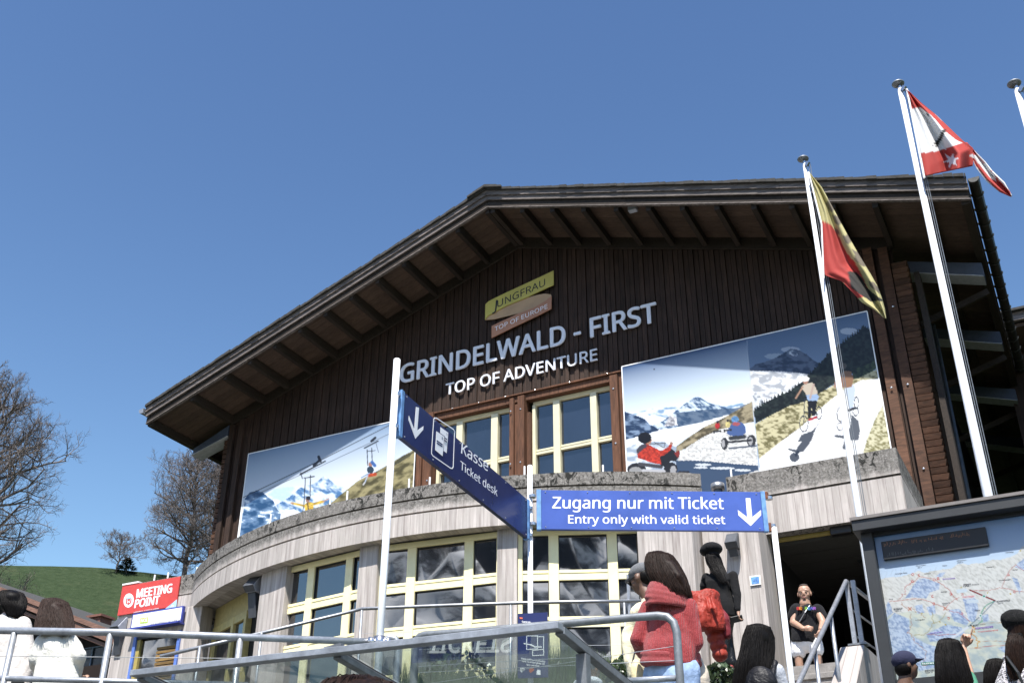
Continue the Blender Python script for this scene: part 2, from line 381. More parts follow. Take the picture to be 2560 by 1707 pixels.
# ============================================================ TREES ON THE HILL
m_bark = simple('grey_brown_bark', (.125, .105, .095), .9, var=.35, scale=2)
def bare_tree(label, base, h, spread, n_main, seed, trunk_r, low=.12, lean=0, group='bare trees on the hill crest', thin=1.0, up=.6, depth=4):
    r = random.Random(seed); base = np.array(base, float)
    T = thing('bare_tree', label, 'tree', base, group)
    trunk = MB(); limbs = MB(); twigs = MB()
    def curve(p, d, ln, r0, r1, n, wob, upw):
        pts = [p]; dd = d.copy()
        for i in range(n):
            dd = dd+np.array([r.gauss(0, wob), r.gauss(0, wob), r.gauss(0, wob)+upw]); dd /= np.linalg.norm(dd); pts.append(pts[-1]+dd*ln/n)
        return pts, dd, [r0+(r1-r0)*i/n for i in range(n+1)]
    top = base+np.array([lean, 0, h*.93])
    pts = [base+(top-base)*k/9+np.array([r.gauss(0, .012*h), r.gauss(0, .012*h), 0])*(k > 0) for k in range(10)]; pts[0] = base-np.array([0, 0, .8])
    trunk.tube(pts, [trunk_r*(1-.09*k)**1.2 for k in range(10)], 8); trunk.build('trunk', m_bark, T, smooth=True)
    def shape(z): # crown half width over height fraction
        return spread*math.sqrt(max(.03, 1-((z-.52)/.50)**2))
    def sub(p, d, ln, r0, lvl):
        if lvl > depth: return
        n = 4 if lvl < 3 else 3
        pts, dd, rs = curve(p, d, ln, r0, r0*.35, n, .17+.03*lvl, .05 if lvl > 1 else .04)
        (limbs if lvl <= 2 else twigs).tube(pts, rs, 5 if lvl <= 2 else 3, cap=False)
        kids = {1: 8, 2: 7, 3: 6, 4: 0}[lvl] if lvl < depth else 0
        for i in range(kids):
            t0 = .25+.75*(i+r.random())/kids; k = min(int(t0*n), n-1); q = pts[k]+(pts[k+1]-pts[k])*(t0*n-k)
            tang = pts[k+1]-pts[k]; tang /= np.linalg.norm(tang)
            rnd_ = np.array([r.gauss(0, 1), r.gauss(0, 1), r.gauss(0, .8)+.35]); rnd_ -= tang*(rnd_@tang)*.7; rnd_ /= np.linalg.norm(rnd_)
            nd = tang*.62+rnd_*.72; nd /= np.linalg.norm(nd)
            sub(q, nd, ln*(.62 if lvl == 1 else .58)*r.uniform(.7, 1.15)*(1-.25*t0), max(r0*.45*(1-.4*t0), .011*thin), lvl+1)
    for i in range(n_main):
        f = low+(.93-low)*((i+r.random()*.8)/n_main); k = min(int(f/.93*9), 8); q = pts[k]+(pts[k+1]-pts[k])*(f/.93*9-k)
        az = i*2.399+r.uniform(-.4, .4); el = .12+up*f+r.uniform(-.1, .15)
        d = np.array([math.cos(az)*math.cos(el), math.sin(az)*math.cos(el), math.sin(el)])
        ln = shape(f+.08)*r.uniform(.72, 1.02)*(1.0 if f < .75 else .8)
        sub(q, d, max(ln, .12*h), trunk_r*.42*(1-.6*f)+.02, 1)
    limbs.build('limb', m_bark, T, smooth=True, uvf=None); twigs.build('twigs', m_bark, T, uvf=None, kind='stuff')
    return T
def on_hill(px, dist):
    p = far(px, 1425, dist); p[2] = hill_z(p)-.05; return p
b1 = on_hill(462, 98); z_top = far(462, 1150, 98)[2]
bare_tree('tall bare tree with a full rounded crown, left of the roof eave', b1, (z_top-b1[2])*1.04, 4.8, 46, 3, .24, up=.74)
b2 = on_hill(524, 97); z_top = far(528, 1168, 97)[2]
bare_tree('bare tree half hidden behind the left corner of the timber gable', b2, (z_top-b2[2])*1.04, 3.9, 38, 8, .22, up=.85)
b3 = on_hill(292, 99); z_top = far(292, 1345, 99)[2]
bare_tree('small thin bare tree standing alone on the grass crest', b3, (z_top-b3[2]), 2.4, 13, 5, .08, group='bare trees on the hill crest', thin=.8, up=.8)
b4 = on_hill(-118, 80); b4[2] -= .3; z_top = far(-30, 955, 80)[2]
bare_tree('very large bare tree cut by the left edge of the photo', b4, (z_top-b4[2]), 6.3, 50, 12, .45, low=.08, up=.7)
# small dark conifer bush
pb = on_hill(316, 99); bs = thing('conifer_bush', 'small dark green conifer bush beside the small bare tree on the crest', 'bush', pb)
mbx = MB()
for i in range(420):
    z = random.random(); rr = 1.0*(1-z)**.7; a = random.uniform(0, 6.28); q = pb+np.array([math.cos(a)*rr*random.uniform(.3, 1), math.sin(a)*rr*random.uniform(.3, 1), z*1.25])
    d = np.array([math.cos(a), math.sin(a), random.uniform(-.2, .6)])*random.uniform(.15, .35); s_ = np.cross(d, (0, 0, 1))*.35
    mbx.add([q-s_, q+s_, q+d], [(0, 1, 2)])
mbx.build('foliage', m_fir, bs, uvf=None, kind='stuff'); MB().tube([pb-(0, 0, .3), pb+(0, 0, .9)], [.07, .03], 6).build('stem', m_bark, bs)

# ============================================================ CHALET BELOW THE HILL (left background)
YC = 30.0
m_log = wood('dark_chalet_timber', (.012, .008, .006), (.035, .02, .014)); m_faded = wood('faded_red_brown_fascia', (.10, .055, .042), (.28, .16, .12), stretch=(1.5, 9, 20), rnd=.2)
ch = thing('chalet', 'dark timber chalet with reddish brown roof edge below the green hill', 'chalet', (-38, YC+3, 3.0))
pA = onY(-170, 1400, YC-1.2); pB = onY(275, 1572, YC-1.2); pB = pB+(pB-pA)*.10; sl = (pB-pA); 
MB().box((-60, YC, 2.5), (pB[0]-1.3, YC+9, pB[2]+.2)).build('wall', m_log, ch)
MB().prism([(-60, YC, pB[2]), (pB[0]-1.3, YC, pB[2]), (pB[0]-1.3, YC, pB[2]+.25), (pA[0], YC, pA[2]-.4), (-60, YC, pA[2]-.4)], (0, 9, 0)).build('gable', m_log, ch)
n_ = np.array([-sl[2], 0, sl[0]]); n_ /= np.linalg.norm(n_)
r0 = MB(); r0.hexa([pA-n_*.10, pB-n_*.10, pB-n_*.10+(0, 11, 0), pA-n_*.10+(0, 11, 0), pA, pB, pB+(0, 11, 0), pA+(0, 11, 0)]); rf_ = r0.build('roof', m_shingle, ch)
for k, (a_, b_, yo) in enumerate([(.0, .17, -.03), (.19, .42, .02), (.50, .62, .12)]):
    MB().hexa([pA-n_*b_+(0, yo, 0), pB-n_*b_+(0, yo, 0), pB-n_*b_+(0, yo+.05, 0), pA-n_*b_+(0, yo+.05, 0), pA-n_*a_+(0, yo, 0), pB-n_*a_+(0, yo, 0), pB-n_*a_+(0, yo+.05, 0), pA-n_*a_+(0, yo+.05, 0)]).build('fascia_board', m_faded, rf_)
q = onY(249, 1556, YC+2.0); cbx = MB(); cbx.box(q-(.33, .3, .9), q+(.33, .3, .15)); cbx.box(q+(-.42, -.38, .15), q+(.42, .38, .24)); cbx.build('chimney', simple('red_brick_chimney', (.16, .07, .05), .9), rf_)
w0 = onY(206, 1622, YC-.02); w1 = onY(254, 1663, YC-.02)
m_frame_g = simple('grey_blue_window_frame', (.14, .19, .27), .6)
wf = MB()
for x in np.linspace(w0[0], w1[0], 3): wf.box((x-.03, YC-.06, w1[2]), (x+.03, YC-.005, w0[2]))
for z in (w0[2], w1[2], (w0[2]+w1[2])/2): wf.box((w0[0], YC-.052, z-.022), (w1[0], YC-.01, z+.022))
wfo = wf.build('window_frame', m_frame_g, ch); MB().box((w0[0], YC-.004, w1[2]), (w1[0], YC+.01, w0[2])).build('pane', simple('curtained_glass', (.02, .03, .045), .2), wfo)
bl = MB(); bl.box((-60, YC-1.0, w1[2]-.75), (pB[0]-1.3, YC-.9, w1[2]-.25)); bl.build('balcony_board', m_log, ch)

# ============================================================ STATION BUILDING : timber gable
YF = 19.0; YR = 17.42      # facade plane and plane of the roof edge
RX = -9.60; RZ = 16.47; SL, SR = .362, .310
XL, XR = -17.46, -1.69; XEL, XER = -18.72, -.12
def rooftop(x): return RZ-(SL*(RX-x) if x < RX else SR*(x-RX))
st = thing('station_building', 'large dark timber cable car station with wide gable roof on a curved concrete storey', 'building', (-9.6, 22, 4.0))
def soffz(x): return rooftop(x)-.46
# boarding, one object per board
HEADZ = 12.20
px0, px1 = -12.06, -11.72
PITCH_B = .11; nb_ = int(round((XR-XL)/PITCH_B)); PB = (XR-XL)/nb_
bmeshes = {}
for i in range(nb_):
    x = XL+i*PB; xc = x+PB/2
    zt = soffz(xc)+.18
    zb = 8.45
    if -11.72 < xc < -7.46: zb = HEADZ
    off = (.0, .018)[i % 2]+random.uniform(-.004, .004)
    m_ = MB(); g = .007; sl_ = (soffz(x+PB)-soffz(x))
    m_.hexa([(x+g, YF-.03-off, zb), (x+PB-g, YF-.03-off, zb), (x+PB-g, YF+.01, zb), (x+g, YF+.01, zb),
             (x+g, YF-.03-off, zt-sl_/2), (x+PB-g, YF-.03-off, zt+sl_/2), (x+PB-g, YF+.01, zt+sl_/2), (x+g, YF+.01, zt-sl_/2)])
    m_.build('wall_board', m_board, st, uvf=None)
# wall core behind the boards, with the window opening left out
core = MB()
core.prism([(XL+.02, YF+.02, 8.4), (-11.72, YF+.02, 8.4), (-11.72, YF+.02, soffz(-11.72)+.1), (XL+.02, YF+.02, soffz(XL)+.1)], (0, .2, 0))
core.prism([(-7.46, YF+.02, 8.4), (XR-.02, YF+.02, 8.4), (XR-.02, YF+.02, soffz(XR)+.1), (-7.46, YF+.02, soffz(-7.46)+.1)], (0, .2, 0))
core.prism([(-11.72, YF+.02, HEADZ), (-7.46, YF+.02, HEADZ), (-7.46, YF+.02, soffz(-7.46)+.1), (RX, YF+.02, soffz(RX)+.1), (-11.72, YF+.02, soffz(-11.72)+.1)], (0, .2, 0))
core.build('gable_wall', m_board, st)
# side walls running back
MB().box((XL, YF+.25, 4), (XL+.2, YF+16, 13.0)).build('side_wall', m_board, st)
MB().box((XR-.2, YF+.25, 4), (XR, YF+16, 13.4)).build('side_wall', m_board, st)
# corner boards with steel bolts and stacked log ends
m_log_end = wood('log_end_timber', (.035, .019, .012), (.125, .060, .035), stretch=(2, 9, 9))
for k, x in enumerate((XL+.02, XL+.30)): MB().box((x, YF-.13, 8.45), (x+.15, YF-.035, soffz(x)-.1)).build('corner_board', m_board, st)
for k, x in enumerate((XR-.52, XR-.24)): MB().box((x, YF-.15-.02*k, 8.3), (x+.17, YF-.035, soffz(x)-.12)).build('corner_board', m_log_end, st)
for i in range(42):
    z = 7.9+i*.125
    mb_ = MB(); mb_.hexa([(XR-.05, YF-.12, z), (XR+.20, YF-.10, z), (XR+.20, YF+.2, z), (XR-.05, YF+.2, z), (XR-.05, YF-.15, z+.10), (XR+.235, YF-.13, z+.10), (XR+.235, YF+.2, z+.10), (XR-.05, YF+.2, z+.10)])
    mb_.build('log_end', m_log_end, st, uvf=None)
for i in range(36):
    z = 8.5+i*.125
    MB().box((XL-.15, YF-.06, z), (XL+.02, YF+.2, z+.10)).build('log_end', m_log_end, st, uvf=None)
MB().box((XR+.30, YF-.02, 7.5), (XR+.40, YF+.3, 12.9)).build('corner_board', m_rafter, st)
for z in (9.0, 10.6, 12.2):
    for x in (XR-.43, XR-.15): MB().ell((x, YF-.185, z), (.022, .012, .022), 8).build('bolt', m_chrome, st, uvf=None)

# roof
roof = MB()
yb = YF+17
def rr(x, dz=0): return rooftop(x)+dz
roof.hexa([(XEL, YR+.03, rr(XEL, -.10)), (RX, YR+.03, rr(RX, -.10)), (RX, yb, rr(RX, -.10)), (XEL, yb, rr(XEL, -.10)), (XEL, YR+.03, rr(XEL)), (RX, YR+.03, rr(RX)), (RX, yb, rr(RX)), (XEL, yb, rr(XEL))])
roof.hexa([(RX, YR+.03, rr(RX, -.10)), (XER, YR+.03, rr(XER, -.10)), (XER, yb, rr(XER, -.10)), (RX, yb, rr(RX, -.10)), (RX, YR+.03, rr(RX)), (XER, YR+.03, rr(XER)), (XER, yb, rr(XER)), (RX, yb, rr(RX))])
roof_o = roof.build('roof', m_shingle, st)
sh = MB()      # shingle courses along the two sloping edges
x = XEL
while x < XER-.02:
    w = random.uniform(.13, .22); x2 = min(x+w, XER)
    if x < RX < x2: x2 = RX
    dz = random.uniform(.0, .022); z0 = rooftop(x); z1 = rooftop(x2); y0 = YR-.13-random.uniform(0, .02)
    up_ = .035 if x < RX else .03
    sh.hexa([(x, y0, z0-.0), (x2, y0, z1), (x2, YR+.8, z1), (x, YR+.8, z0), (x, y0, z0+.045+dz), (x2, y0, z1+.045+dz+up_*.4), (x2, YR+.8, z1+.05), (x, YR+.8, z0+.05)])
    x = x2+.004
sh.build('shingle_edge', m_shingle, roof_o, uvf=None, kind='stuff')
# ridge capping: three stepped courses
for k in range(2):
    w = .42-.12*k; z = RZ+.035+.03*k
    MB().prism([(RX-w, YR-.19+.02*k, z-w*SL), (RX, YR-.19+.02*k, z), (RX+w, YR-.19+.02*k, z-w*SR), (RX+w, YR-.19+.02*k, z-w*SR+.045), (RX, YR-.19+.02*k, z+.05), (RX-w, YR-.19+.02*k, z-w*SL+.045)], (0, 6, 0)).build('ridge_cap', m_shingle, roof_o)
# barge boards
def barge(a, b, ztop, zbot, y, th, mat, name='barge_board'):
    MB().hexa([(a, y, rooftop(a)+zbot), (b, y, rooftop(b)+zbot), (b, y+th, rooftop(b)+zbot), (a, y+th, rooftop(a)+zbot),
               (a, y, rooftop(a)+ztop), (b, y, rooftop(b)+ztop), (b, y+th, rooftop(b)+ztop), (a, y+th, rooftop(a)+ztop)]).build(name, mat, roof_o)
for (a, b) in ((XEL, -15.6), (-15.595, -12.4), (-12.395, RX-.003), (RX+.003, -6.4), (-6.395, -3.3), (-3.295, XER)):
    barge(a, b, -.002, -.115, YR-.085, .05, m_barge)
    barge(a, b, -.12, -.225, YR-.050, .045, m_barge)
    barge(a, b, -.235, -.375, YR+.0, .05, m_rafter)
    barge(a, b, -.38, -.40, YR-.012, .075, m_barge, 'trim_strip')
# soffit planks (rows run along the slope)
for side in (0, 1):
    y = YR+.055; k = 0
    while y < YF+15.5:
        y2 = y+.20
        if side == 0: a, b = XEL+.02, (RX if y < YF else XL+.3)
        else: a, b = (RX if y < YF else XR-.3), XER-.02
        MB().hexa([(a, y, rooftop(a)-.29), (b, y, rooftop(b)-.29), (b, y2-.006, rooftop(b)-.29), (a, y2-.006, rooftop(a)-.29),
                   (a, y, rooftop(a)-.26), (b, y, rooftop(b)-.26), (b, y2-.006, rooftop(b)-.26), (a, y2-.006, rooftop(a)-.26)]).build('soffit_plank', m_soffit, roof_o, uvf=None)
        y = y2
# purlins carrying the overhang
pxs = [-17.46+.02]+[-10.37-.682*k for k in range(10)][::-1]+[RX-.03, RX+.10, -8.78, -8.07, -7.36, -6.64, -5.95, -5.25, -4.56, -3.85, -3.15, -2.42, -1.69]
for x in pxs:
    zt = rooftop(x)-.295
    MB().box((x-.05, YR+.056, zt-.21), (x+.05, YF-.03, zt)).build('purlin', m_rafter, roof_o, uvf=None)
for x, s_ in ((XEL+.08, 1), (XER-.1, -1), (XER-.75, -1)):
    zt = rooftop(x)-.295; MB().box((x-.07, YR+.056, zt-.17), (x+.07, YF+15.5, zt)).build('eave_purlin', m_rafter, roof_o)
# trim where the gable meets the soffit
for a, b in ((XL, RX), (RX, XR)):
    MB().hexa([(a, YF-.11, soffz(a)-.10), (b, YF-.11, soffz(b)-.10), (b, YF-.055, soffz(b)-.10), (a, YF-.055, soffz(a)-.10), (a, YF-.11, soffz(a)+.17), (b, YF-.11, soffz(b)+.17), (b, YF-.055, soffz(b)+.17), (a, YF-.055, soffz(a)+.17)]).build('frieze_board', m_rafter, st)
# sloping struts with pale cladding under the side eaves
for k, y in enumerate((YF+.25, YF+3.1, YF+6.0, YF+9.0)):
    for (xa, za, xb, zb) in ((XR+.02, 13.15, XER-.1, 12.66),):
        if k == 0: pass
        sb = MB(); sb.hexa([(xa, y, za-.0), (xb, y, zb), (xb, y+.34, zb), (xa, y+.34, za), (xa, y, za+.24), (xb, y, zb+.27), (xb, y+.34, zb+.27), (xa, y+.34, za+.24)])
        so = sb.build('eave_strut', simple('strut_blue_grey', (.05, .065, .10), .6) if k == 0 and 'strutm' not in globals() else strutm, st); strutm = so.data.materials[0]
        if k == 0: palem = simple('strut_pale_underside', (.36, .37, .40), .6)
        MB().hexa([(xa+.01, y-.012, za-.02), (xb-.01, y-.012, zb-.02), (xb-.01, y+.35, zb-.02), (xa+.01, y+.35, za-.02), (xa+.01, y-.012, za+.0-.003), (xb-.01, y-.012, zb-.003), (xb-.01, y+.35, zb-.003), (xa+.01, y+.35, za-.003)]).build('strut_sheet', palem, so)
        MB().beam((xa, y+.5, za-1.0), (xb, y+.45, zb-.1), .07, .12).build('brace', m_rafter, st)
sb = MB(); sb.hexa([(XEL+.22, YF-.14, 12.50), (XL-.0, YF-.14, 12.80), (XL, YF+.2, 12.80), (XEL+.22, YF+.2, 12.50), (XEL+.22, YF-.14, 12.66), (XL, YF-.14, 13.08), (XL, YF+.2, 13.08), (XEL+.22, YF+.2, 12.66)])
so = sb.build('eave_strut', strutm, st)
MB().hexa([(XEL+.2, YF-.16, 12.475), (XL, YF-.16, 12.775), (XL, YF+.21, 12.775), (XEL+.2, YF+.21, 12.475), (XEL+.2, YF-.16, 12.495), (XL, YF-.16, 12.795), (XL, YF+.21, 12.795), (XEL+.2, YF+.21, 12.495)]).build('strut_sheet', palem, so)

# roof gutters
gu = MB()
zg = rooftop(XER)-.07
prof = [(math.cos(a)*.095, math.sin(a)*.095) for a in np.linspace(math.pi, 2*math.pi, 9)]
vs = []; ys = [YR-.14, yb]
for y in ys:
    for (a, b) in prof: vs.append((XER+.11+a, y, zg+b))
    for (a, b) in reversed(prof): vs.append((XER+.11+a*.93, y, zg+b*.93))
n18 = len(prof)*2
gu.add(vs, [(i, (i+1) % n18, n18+(i+1) % n18, n18+i) for i in range(n18)]+[tuple(range(n18-1, -1, -1)), tuple(range(n18, 2*n18))])
gu.prism([(XER+.11+a, YR-.145, zg+b) for a, b in prof], (0, .012, 0))
gut = gu.build('gutter', m_gutter, roof_o, smooth=False)
for i in range(34):
    y = YR+.35+i*.48; MB().tube([(XER+.11+a*1.1, y, zg+b*1.1) for a, b in prof], .013, 5).build('gutter_bracket', m_gutter, gut, uvf=None)
    if i == 0: pass
MB().prism([(XEL-.02, YR-.14, rooftop(XEL)-.03), (XEL-.16, YR-.14, rooftop(XEL)-.06), (XEL-.13, YR-.14, rooftop(XEL)-.14), (XEL-.02, YR-.14, rooftop(XEL)-.16)], (0, 17, 0)).build('gutter', m_galv_l, roof_o)
dp = onX(2375, 1000, -1.30); MB().tube([(-1.36, 20.6, 4.5), (-1.36, 20.6, 12.6)], .06, 12).build('downpipe', m_gutter, st, smooth=True)
# two small floodlights under the barge board
for (px_, py_) in ((893, 728), (1582, 522)):
    q = onY(px_, py_, YR+.25); fl_ = thing('floodlight', 'small pale floodlight hung under the left roof slope' if px_ < 1000 else 'small pale floodlight hung under the right roof slope', 'floodlight', q, 'floodlights under the roof edge')
    MB().box(q-(.09, .06, .07), q+(.09, .06, .05)).build('housing', m_lamp_l, fl_, bevel=.012); MB().beam(q+(0, 0, .05), q+(0, .05, .2), .02, .02).build('bracket', m_galv, fl_)

# ------------------------------------------------------------ upper windows between brown posts
YG = YF+.16
wz0 = 8.6
def window_run(x0, x1, mulls, ztop, ztr, name_parent):
    fr = MB(); th = .07
    fr.box((x0, YG-.06, ztop-.09), (x1, YG+.04, ztop))
    segs = [(x0, x0+.07)]+mulls+[(x1-.07, x1)]
    for a, b in segs:
        fr.box((a, YG-.10, wz0), (b, YG+.035, ztop-.092)); 
    for i in range(len(segs)-1):
        fr.box((segs[i][1]+.001, YG-.065, ztr-.11), (segs[i+1][0]-.001, YG+.03, ztr)); fr.box((segs[i][1]+.001, YG-.072, ztr-.045), (segs[i+1][0]-.001, YG-.066, ztr-.04))
    w = fr.build('window_frame', m_yellow2, name_parent, bevel=.004)
    for i in range(len(segs)-1):
        a, b = segs[i][1], segs[i+1][0]
        MB().box((a+.0015, YG+.0, ztr+.002), (b-.0015, YG+.02, ztop-.095)).build('pane', m_glass_up, w)
        MB().box((a+.0015, YG+.0, wz0), (b-.0015, YG+.02, ztr-.112)).build('pane', m_glass_up, w)
m_yellow2 = simple('cream_window_paint', (.62, .58, .40), .45, var=.06, scale=5)
window_run(-11.64, -9.80, [(-11.17, -11.02), (-10.32, -10.16)], 12.02, 10.91, st)
window_run(-9.34, -7.46, [(-8.86, -8.71), (-8.02, -7.88)], 12.02, 10.91, st)
m_post = wood('red_brown_post_timber', (.045, .022, .013), (.16, .072, .040), rnd=.3)
for (a, b, y0, zt) in ((-12.06, -11.93, .10, HEADZ), (-11.925, -11.83, .05, HEADZ), (-11.825, -11.66, .13, HEADZ), (-9.80, -9.70, .10, 12.12), (-9.695, -9.60, .05, 11.98), (-9.595, -9.44, .13, 12.12), (-9.435, -9.345, .02, 11.75), (-7.50, -7.33, .13, 12.12), (-7.325, -7.255, .05, 12.05)):
    MB().box((a, YF-y0, 8.5), (b, YF+.2, zt)).build('window_post', m_post, st, bevel=.006)
MB().box((-12.05, YF-.085, HEADZ-.02), (-7.26, YF-.001, HEADZ+.012)).build('drip_board', m_post, st)
MB().box((-12.05, YF-.04, 12.03), (-7.26, YF+.14, HEADZ-.03)).build('window_head', m_post, st)
for x in (-11.2, -10.55, -9.9, -9.2, -8.4, -7.55): MB().ell((x, YF-.09, HEADZ-.005), (.014, .014, .014), 8).build('bolt', m_chrome, st, uvf=None)
for x in (-11.74, -9.75, -9.52, -7.42):
    for z in (11.8, 10.6, 9.5): MB().ell((x, YF-.135, z), (.022, .012, .022), 8).build('bolt', m_chrome, st, uvf=None)

# ------------------------------------------------------------ curved concrete storey
CXY = np.array([-10.05, 23.61]); RD = 9.04; ZT, ZG1, ZG2, ZB = 8.50, 8.27, 8.03, 7.67
def cp(ang, r, z): return np.array([CXY[0]+r*math.sin(ang), CXY[1]-r*math.cos(ang), z])
def ang_of(x, r=RD): return math.asin((x-CXY[0])/r)
a0, a1 = ang_of(-15.62), ang_of(-4.93)
def arc_band(name, r_out, r_in, zlo, zhi, mat, parent, a0=a0, a1=a1, n=96, rag=0):
    m_ = MB(); uv = []
    for i in range(n+1):
        a = a0+(a1-a0)*i/n; jz = rag*random.uniform(-1, .6)
        for (r_, z) in ((r_out, zlo), (r_out, zhi+jz), (r_in, zhi+jz), (r_in, zlo)):
            m_.v.append(tuple(cp(a, r_, z))); uv.append((a*RD, z if r_ == r_out else z+.12))
    for i in range(n):
        for j in range(4): m_.f.append((i*4+j, (i+1)*4+j, (i+1)*4+(j+1) % 4, i*4+(j+1) % 4)); m_.m.append(0)
    m_.f += [(3, 2, 1, 0), (n*4, n*4+1, n*4+2, n*4+3)]; m_.m += [0, 0]; m_.uv = uv
    o = m_.build(name, mat, parent); return o
par = thing('concrete_parapet', 'curved board marked concrete parapet with two grooves under the timber gable', 'parapet', (-10.05, 14.57, ZB))
arc_band('coping_band', RD, RD-.22, ZG1+.018, ZT, m_conc, par, rag=.006)
arc_band('middle_band', RD+.004, RD-.22, ZG2+.018, ZG1-.016, m_conc, par)
arc_band('lower_band', RD+.008, RD-.22, ZB, ZG2-.016, m_conc, par)
arc_band('groove_core', RD-.05, RD-.21, ZB+.02, ZT-.03, m_conc_in, par)
for x_, y_ in ((591,1351),(671,1305),(821,1256),(863,1248),(1018,1218),(1070,1214),(1308,1187),(1505,1184)):
    p = onZ(x_, y_, ZT); MB().tube([p+(0, .05, -.02), p+(0, .05, .17)], .016, 6).build('peg', m_white, par, uvf=None)
# floor slab / soffit under the parapet and the flat roof behind it
sf = MB(); n = 48
pts = [cp(a0+(a1-a0)*i/n, RD-.23, ZB+.03) for i in range(n+1)]
sf.prism([tuple(p) for p in pts]+[(-4.3, 18.9, ZB+.03), (-15.9, 18.9, ZB+.03)], (0, 0, .25)); sf.build('soffit_slab', m_conc_in, par)
# straight parapet to the right and its return
pr = thing('concrete_parapet', 'straight concrete parapet above the dark entrance, ending in a sloping corner', 'parapet', (-3.3, 16.5, 7.45))
YP = 16.5
for nm, z0, z1, o_ in (('coping_band', 8.085, 8.50, 0), ('lower_band', 7.45, 8.045, .006)):
    MB().box((-4.62, YP-o_, z0), (-1.95+o_, YP+.22, z1)).build(nm, m_conc, pr)
    MB().box((-2.17, YP+.222, z0), (-1.95+o_, YF-.2, z1)).build(nm, m_conc, pr)
MB().box((-4.60, YP+.05, 7.5), (-1.99, YP+.2, 8.45)).build('groove_core', m_conc_in, pr)
MB().box((-4.6, YP+.225, 7.55), (-2.2, YF-.1, 7.75)).build('soffit_slab', m_conc_in, pr)
for x_, y_ in ((1827,1195),(2020,1160)):
    p = onZ(x_, y_, ZT); MB().tube([p+(0, .05, -.02), p+(0, .05, .17)], .016, 6).build('peg', m_white, pr, uvf=None)
MB().tube([(-4.80, 16.62, 4.4), (-4.80, 16.62, 8.36)], .075, 14).build('rain_pipe', m_galv_l, pr, smooth=True)
MB().tube([(-4.80, 16.62, 8.36), (-4.80, 16.62, 8.46)], .11, 14).build('pipe_hopper', m_galv, pr, smooth=True)
# straight wall of the left wing
lw = thing('concrete_wing', 'low concrete wing wall with grooves carrying the red and white signs, left of the drum', 'wall', (-16.5, 16.6, 3))
XW = -17.64
kx0, kx1, kz = -17.06, -15.83, 7.36
MB().box((XW, 16.6, 8.10), (-15.60, 16.82, 8.50)).build('coping_band', m_conc, lw)
for a, b, z0, z1 in ((XW, kx0, 4, 8.07), (kx1, -15.50, 4, 8.07), (kx0, kx1, kz, 8.07)):
    MB().box((a, 16.596, z0), (b, 16.82, z1)).build('wall_panel', m_conc_low, lw)
MB().box((XW+.02, 16.62, 8.05), (-15.6, 16.8, 8.12)).build('groove_core', m_conc_in, lw)
MB().box((XW, 16.825, 4), (XW+.22, 20, 8.50)).build('return_wall', m_conc, lw)
MB().box((XW+.0, 16.56, 8.497), (XW+.45, 16.9, 8.53)).build('coping_sheet', m_white, lw)
for x_, y_ in ((387,1440),(421,1432),(493,1420)):
    p = onY(x_, y_, 16.7); MB().tube([(p[0], 16.7, 8.47), (p[0], 16.7, 8.66)], .018, 6).build('peg', m_white, lw, uvf=None)
# kiosk window in the wing
kf = thing('kiosk_window', 'window with blue frame and yellow slatted blind below the white sign', 'window', (-16.45, 16.6, 5.4))
m_kblue = simple('blue_frame_paint', (.10, .18, .50), .45); m_slat = wood('yellow_brown_slats', (.12, .07, .025), (.35, .22, .08), stretch=(1.5, 9, 9))
for a, b in ((kx0, kx0+.07), (kx1-.07, kx1)): MB().box((a+.001, 16.56, 5.4), (b-.001, 16.70, kz-.002)).build('frame', m_kblue, kf)
MB().box((kx0+.071, 16.585, kz-.06), (kx1-.071, 16.7, kz-.002)).build('frame', m_black, kf)
MB().box((kx0+.071, 16.60, 5.4), (kx0+.16, 16.70, kz-.062)).build('frame', m_olive, kf)
MB().box((kx0+.161, 16.66, 5.4), (kx1-.071, 16.68, kz-.062)).build('pane', m_glass_low, kf)
for i in range(19):
    MB().box((kx0+.60, 16.63, 5.7+i*.075), (kx1-.09, 16.655, 5.7+i*.075+.052)).build('slat', m_slat, kf, uvf=None)

# columns of the drum
def column(px_l, px_r, y, zlo, depth=.5, label='', chamfer=0, yfix=None):
    rr_ = RD-.17
    def hit(x, y):
        d = ray(x, y); o = (CAM[:2]-CXY); dd = d[:2]; a = dd@dd; b = 2*o@dd; c = o@o-rr_*rr_; t = (-b-math.sqrt(b*b-4*a*c))/(2*a); return CAM+d*t
    pl, pr_ = hit(px_l, y), hit(px_r, y)
    aa = (math.atan2(pl[0]-CXY[0], CXY[1]-pl[1])+math.atan2(pr_[0]-CXY[0], CXY[1]-pr_[1]))/2
    w = np.linalg.norm(pl[:2]-pr_[:2]); c = cp(aa, rr_, 0); u = np.array([math.cos(aa), math.sin(aa), 0]); nrm = np.array([-math.sin(aa), math.cos(aa), 0])
    T = thing('concrete_column', label, 'column', (c[0], c[1], zlo), 'columns carrying the curved parapet')
    a_ = c-u*w/2; b_ = c+u*w/2; z = np.array([0, 0, 1.])
    P_ = [a_, b_, b_+nrm*depth, a_+nrm*depth]
    m_ = MB(); m_.hexa([p+z*zlo for p in P_]+[p+z*(ZB+.025) for p in P_]); m_.build('shaft', m_conc_low, T, bevel=.008)
    return aa, c, u, nrm, w
c1 = column(655, 716, 1440, 3.8, .6, 'left splayed concrete column beside the yellow framed door')
c2 = column(900, 946, 1370, 3.8, .5, 'slim concrete column left of the tall white sign post')
c3 = column(1243, 1293, 1325, 3.8, .5, 'slim concrete column behind the arrow sign, between two window bays')
MBc = MB(); cc1 = thing('concrete_column', 'broad sunlit concrete pier right of the last window bay', 'column', (-5.4, 15.6, 3.8), None)
